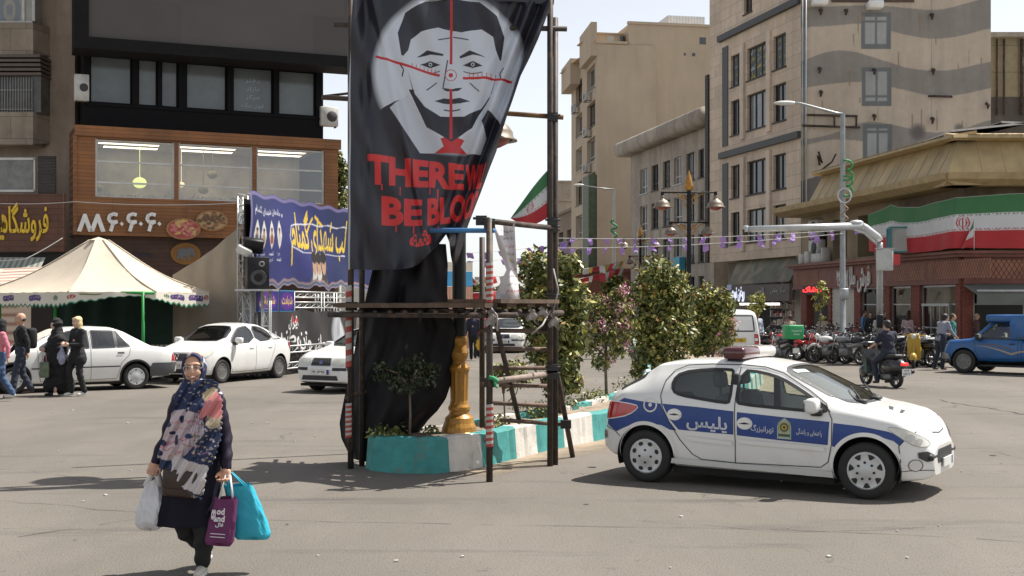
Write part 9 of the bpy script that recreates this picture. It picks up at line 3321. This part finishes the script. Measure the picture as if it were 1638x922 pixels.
hipL,kneeL,ankL=Vector((wx(322),.0,wz(790))),Vector((wx(330),-.06,wz(850))),Vector((wx(326),-.04,.085))
for a,b,c in((hipR,kneeR,ankR),(hipL,kneeL,ankL)):
 pr+=[('cap',a,b,.075,.05),('cap',b,c,.05,.033)]
blobobj('body',pr,.0075,SKW,wom,1)
face_parts(wom,hc,HS,HR,smile=True,glasses=True)
WTR=mat('black_trousers',(.008,.008,.009),.8,var=.2,scale=6)
pr=[]
for a,b,c in((hipR,kneeR,ankR),(hipL,kneeL,ankL)):
 pr+=[('cap',a,b,.092,.074),('cap',b,c+(b-c)*.04,.072,.058)]
blobobj('trousers',pr,.011,WTR,wom,2,wrinkle=.004)
for a,y in((ankR,.02),(ankL,0)):
 pr=[('cap',a+Vector((0,.03,-.04)),a+Vector((0,-.14,-.058)),.036,.030),('cap',a,a+Vector((0,.02,-.03)),.036,.038)]
 sh_=blobobj('shoe',pr,.009,mat('beige_trainers',(.46,.42,.36),.6,var=.1),wom,1)
 mb=MB();mb.tube([a+Vector((0,.045,-.077)),a+Vector((0,-.15,-.081))],[.036,.034],10);mb.v=[(x,y_,max(z_,a.z-.088)if z_<a.z-.07 else z_)for x,y_,z_ in mb.v];mb.build('sole',mat('pale_sole',(.6,.58,.53),.7),sh_)
COAT=mat('midnight_coat',(.008,.007,.015),.75,var=.2,scale=5,spec=.2)
def coatfn(u,v):
 py=838-v*(838-618)
 l=np.interp(py,[618,634,660,700,740,780,815,838],[300,276,271,270,268,262,254,251])
 r_=np.interp(py,[618,634,660,700,740,780,815,838],[332,355,358,355,351,350,351,353])
 a=(wx(r_)-wx(l))/2;cx_=(wx(r_)+wx(l))/2
 dpt=np.interp(py,[618,640,690,760,838],[.06,.105,.125,.135,.165])
 t=2*math.pi*u
 fo=1+(1-v)**2*.075*math.sin(t*7+1.2)+.02*math.sin(t*13+py*.05)
 return Vector((cx_+a*math.cos(t)*fo,.01+dpt*math.sin(t)*fo,wz(py)))
mb=MB();mb.grid(coatfn,90,60)
mb.grid(lambda u,v:(coatfn(u,v*.25)-Vector((wx(305),.01,0)))*.965+Vector((wx(305),.01,.005)),90,14)
mb.build('coat',COAT,wom)
pr=[]
for a,b,c in((shR,elR,wrR),(shL,elL,wrL)):
 pr+=[('cap',a,b,.066,.058),('cap',b,c+(b-c)*.02,.056,.046)]
 m_=[('cap',a,b,.060,.052),('cap',b,c+(b-c)*.02,.050,.041)]
 blobobj('sleeve',m_,.010,mat('plum_coat_sleeve',(.013,.008,.022),.65,var=.2,scale=6,spec=.3),wom,2,wrinkle=.0045,seed=3)
def scarfcol(co):
 x,y,z=co[:,0]*46,co[:,1]*46,co[:,2]*46
 a=np.sin(x*1.1+1.3*np.sin(z*.9))*np.sin(z*1.3+np.sin(y*1.7+x*.7))+.5*np.sin(x*2.9+z*2.1)*np.sin(y*2.3-z*1.9)
 c=np.tile(np.array([.016,.028,.085]),(len(co),1))
 c[a>.62]=(.48,.46,.44)
 c[(a>.50)&(a<=.62)]=(.05,.08,.18)
 c[a<-1.12]=(.36,.13,.16)
 return c
def paint(o,col):
 me=o.data
 n=len(me.vertices)
 co=np.empty(n*3,np.float32);me.vertices.foreach_get('co',co)
 at_=me.color_attributes.new('Col','FLOAT_COLOR','POINT')
 at_.data.foreach_set('color',np.concatenate([col(co.reshape(-1,3)),np.ones((n,1))],1).astype(np.float32).ravel())
SCARF=mat('printed_scarf',attr=True,rough=.75,var=.05,scale=4)
mb=MB()
def hood(u,v):
# u around the opening, v from the rim to the nape
 t=2*math.pi*u
 rim=Vector((.070*math.cos(t),-.055-.015*math.sin(t)**2+(.02 if math.sin(t)<0 else 0)*abs(math.sin(t)),.012+(.088 if math.sin(t)>0 else.115)*math.sin(t)))
 mid=Vector((.104*math.cos(t),.01,.012+(.118 if math.sin(t)>0 else.155)*math.sin(t)))
 bk=Vector((.05*math.cos(t),.112,.0+.06*math.sin(t)))
 q=rim*(1-v)**2+mid*2.15*v*(1-v)+bk*v**2
 k=.005*math.sin(t*9+v*6)*v+.004*math.sin(t*17)
 return hc+q*(1+k)
mb.grid(hood,96,26)
mb.tube([hood(u,0)for u in np.linspace(0,1,60)],.009,7,cap=False)
mb.ball(hc+Vector((0,.115,0)),(.055,.012,.065),12,8)
o=mb.build('headscarf',SCARF,wom);paint(o,scarfcol)
pr=[]
for k in range(24):
 t0,t1=2*math.pi*k/24,2*math.pi*(k+1)/24
 f_=lambda t,R1,zc,dr:Vector((wx(313)+R1*math.cos(t),.01+R1*.85*math.sin(t),zc+dr*math.cos(t)*.5-.02*math.sin(t)))
 pr+=[('cap',f_(t0,.085,wz(618),.01),f_(t1,.085,wz(618),.01),.034,.034),('cap',f_(t0,.115,wz(630),.02),f_(t1,.115,wz(630),.02),.036,.036)]
pr+=[('cap',(wx(288),-.05,wz(634)),(wx(330),-.12,wz(650)),.035,.03),('cap',(wx(350),-.03,wz(632)),(wx(310),-.12,wz(655)),.038,.03)]
o=blobobj('scarf_wrap',pr,.009,SCARF,wom,2,wrinkle=.006);paint(o,scarfcol)
# shawl across the chest, printed
X0,X1,Y0,Y1=250.,376.,606.,796.
cv=Canvas(X1-X0,Y1-Y0,230,(.016,.026,.075))
def sp(px,py):return(px-X0,Y1-py)
def spg(pts,c):cv.poly([sp(*p)for p in pts],c)
WHs,PKs,RDs,NVs,CRs=(.50,.45,.46),(.56,.20,.20),(.40,.05,.09),(.016,.026,.075),(.44,.36,.24)
spg([(285,655),(304,652),(330,660),(336,690),(322,705),(308,722),(290,735),(256,730),(262,700),(272,672)],(.50,.42,.44))
spg([(335,630),(352,622),(362,640),(360,668),(350,672),(338,662),(330,668),(324,655),(334,645)],PKs)
spg([(330,628),(345,618),(354,622),(344,632),(334,640)],CRs)
spg([(338,662),(352,668),(358,662),(358,680),(346,684),(336,676)],CRs)
rr=random.Random(21)
for i in range(20):
 x,y=rr.uniform(258,322),rr.uniform(658,728)
 pts=[(x,y)]
 for k in range(5):
  pts.append((pts[-1][0]+rr.uniform(2,7),pts[-1][1]+rr.uniform(-4,3)))
 cv.line([sp(*p)for p in pts],rr.uniform(.5,1.3),RDs if rr.random()<.75 else(.55,.2,.2))
for x,y,r1,r2 in((276,676,7,5),(268,706,6,5),(300,668,4,6),(312,694,7,4),(262,722,5,5),(292,700,3,8),(284,690,5,3),(326,694,3,2)):
 cv.ell(*sp(x,y),r1,r2,NVs)
for i in range(150):
 x,y=rr.uniform(318,362),rr.uniform(668,735)
 r_=rr.uniform(.4,1.7)
 cv.ell(*sp(x,y),r_*rr.uniform(.7,1.8),r_,rr.choice([CRs,WHs,(.06,.12,.25),(.30,.26,.20)]))
for i in range(60):
 x,y=rr.uniform(268,350),rr.uniform(610,648)
 cv.ell(*sp(x,y),rr.uniform(.6,2.6),rr.uniform(.5,1.2),rr.choice([WHs,CRs,(.05,.09,.2)]))
spg([(283,722),(300,728),(342,742),(338,770),(328,786),(300,772),(286,752)],(.55,.51,.50))
for i in range(14):
 x=288+i*3.6
 cv.line([sp(x,726+i),sp(x-3,750+i*2)],.5,(.42,.38,.38))
spg([(254,730),(284,734),(284,752),(254,752)],(.02,.035,.09))
for i in range(5):
 cv.line([sp(326+i,640),sp(300+i*8,730)],.7,(.03,.05,.13))
cv.smooth(1)
sl=[(606,298),(625,289),(645,286),(670,278),(700,267),(728,256),(746,256),(752,284),(762,290),(775,302),(786,322),(796,330)]
sr=[(606,348),(616,354),(640,361),(670,361),(700,359),(725,352),(738,347),(742,342),(770,338),(786,330),(796,331)]
def shawl(u,v):
 px=X0+u*(X1-X0);py=Y1-v*(Y1-Y0)
 x=wx(px);z=wz(py)
 c_=wx(np.interp(py,[610,700,790],[320,313,312]));a=np.interp(py,[606,640,700,790],[.20,.235,.26,.24])
 k=np.clip(1-((x-c_)/a)**2,.0,1)
 y=-.03-np.interp(py,[606,640,700,760,790],[.075,.115,.135,.155,.165])*np.sqrt(k)
 dg=(px-300)*.06+(py-640)*.035
 y=y-.013*np.sin(dg*5.2)-.008*np.sin(dg*11+1)-.01*np.sin(px*.09+py*.16)
 return np.stack([x,y,z],1)
def shk(u,v):
 px=X0+u*(X1-X0);py=Y1-v*(Y1-Y0)
 j=1.5*np.sin(px*1.9)*(py>752)
 return(px>np.interp(py,*zip(*sl))+j)&(px<np.interp(py,*zip(*sr))+1.2*np.sin(py*.7))
o=cv.sheet('shawl',shawl,SCARF,wom,keep=shk)
so=o.modifiers.new('thick','SOLIDIFY');so.thickness=.006
mb=MB()
for i in range(16):
 x=303+i*2.2
 y0=np.interp(x,[300,322,338],[770,785,778])
 mb.tube([(wx(x),-.165,wz(y0-2)),(wx(x-1.5),-.168,wz(y0+3)),(wx(x-2),-.165,wz(y0+7))],.003,4)
mb.build('fringe',mat('white_fringe',(.5,.47,.45),.8),wom)
# brown shoulder bag
t=thing('shoulder_bag','brown leather shoulder bag hanging at the hip of the scarfed woman','bag',(WX+wx(297),WD-.135,wz(769)))
LEA=mat('brown_leather',(.036,.019,.013),.45,var=.25,scale=9,bump=.2)
mb=MB();mb.rbox((-.125,-.035,-.10),(.125,.035,.09),.03,3,(0,.10,0));b_=mb.build('pouch',LEA,t)
mb=MB();mb.rbox((-.12,-.046,-.04),(.12,-.02,.095),.012,2,(0,.10,0));mb.build('flap',LEA,t)
mb=MB();mb.tube([(-.11,.0,.08),(-.10,.05,.14),(-.08,.10,.20)],.011,6);mb.build('strap',LEA,t)
# white plastic carrier
def sack(name,label,px,py,w_,h_,d_,m,y0,hx,hy,lean=0.,hm=None,flat=False,cat='bag'):
 t=thing(name,label,cat,(WX+wx(px),WD+y0,wz(py)))
 hx_,hz_=wx(hx)-wx(px),wz(hy)-wz(py)
 def fn(u,v):
  a=2*math.pi*u
  prof=np.interp(v,[0,.04,.15,.4,.7,.9,1],[.0,.72,.98,1.0,.78,.5,.36])
  e=.55 if flat else.75
  ca,sa=math.copysign(abs(math.cos(a))**e,math.cos(a)),math.copysign(abs(math.sin(a))**e,math.sin(a))
  if flat:
   prof=np.interp(v,[0,.02,.1,.6,1],[0,.88,1.0,.93,.78])
  k=1+(.07*math.sin(a*5+v*9+math.sin(v*13))+.05*math.sin(a*9-v*7+2)+.03*math.sin(a*17+v*21))*(0.40 if flat else 1)
  return Vector((w_*prof*ca*k+lean*(v-.5),d_*prof*sa*k,(v-.5)*h_+.01*math.sin(a*3+v*4)))
 mb=MB();mb.grid(fn,60,40);mb.build('sack',m,t)
 mb=MB()
 for sx_ in((-1,1)if not flat else(-1,)):
  pass
 for yy in(-1,1):
  top=h_/2
  if flat:
   mb.tube([(-w_*.5+lean*.5,yy*d_*.5,top-.02),(hx_-.018,yy*.012,hz_+.0),(hx_+.012,yy*.012,hz_),(w_*.5+lean*.5,yy*d_*.5,top-.02)],[.007,.006,.006,.007],6)
  else:
   mb.tube([(w_*.42*yy+lean*.5,0,top-.05),(hx_+.02*yy,-.01,(top+hz_)/2+.02),(hx_+.006*yy,0,hz_)],[.034,.016,.008],8)
 mb.build('handle',hm or m,t)
 return t
WPL=mat('white_carrier_plastic',(.62,.62,.63),.35,var=.08,scale=9,spec=.5)
WPL.node_tree.nodes['Principled BSDF'].inputs['Transmission Weight'].default_value=.0
sack('carrier_bag','stuffed white plastic carrier bag in the right hand of the scarfed woman',245,806,.098,.36,.075,WPL,-.03,251,749,.02)
t=sack('tote_bag','cyan fabric bag hanging from the left hand of the scarfed woman',392,820,.128,.385,.06,mat('cyan_fabric',(.02,.36,.48),.6,var=.08,scale=6,bump=.2),.03,366,757,-.11,flat=True)
t=sack('tote_bag','purple fabric bag with white lettering in front of the cyan bag',361,830,.098,.335,.05,mat('purple_fabric',(.115,.016,.085),.65,var=.1,scale=6,bump=.2),-.10,363,757,.02,hm=mat('white_bag_handle',(.6,.6,.6),.6),flat=True)
t.rotation_euler=(0,.10,.15)
mb=MB()
fnb=lambda a,b,o:(a,-.056-o-.0,b)
letters3d(mb,'od',fnb,-.015,.075,w=.055,h=.045,stretch=True,depth=.003,bold=.04);letters3d(mb,'and',fnb,-.02,.025,w=.075,h=.045,stretch=True,depth=.003,bold=.04);letters3d(mb,'فال',fnb,-.015,-.02,w=.055,h=.035,stretch=True,depth=.003,bold=.03)
letters3d(mb,'co',fnb,-.062,.05,w=.03,h=.07,stretch=True,depth=.003,bold=.06)
for k in range(2):
 mb.box((-.07,-.0585,-.085-k*.022),(.03,-.056,-.080-k*.022))
mb.build('bag_lettering',mat('white_print',(.62,.58,.60),.6),t)
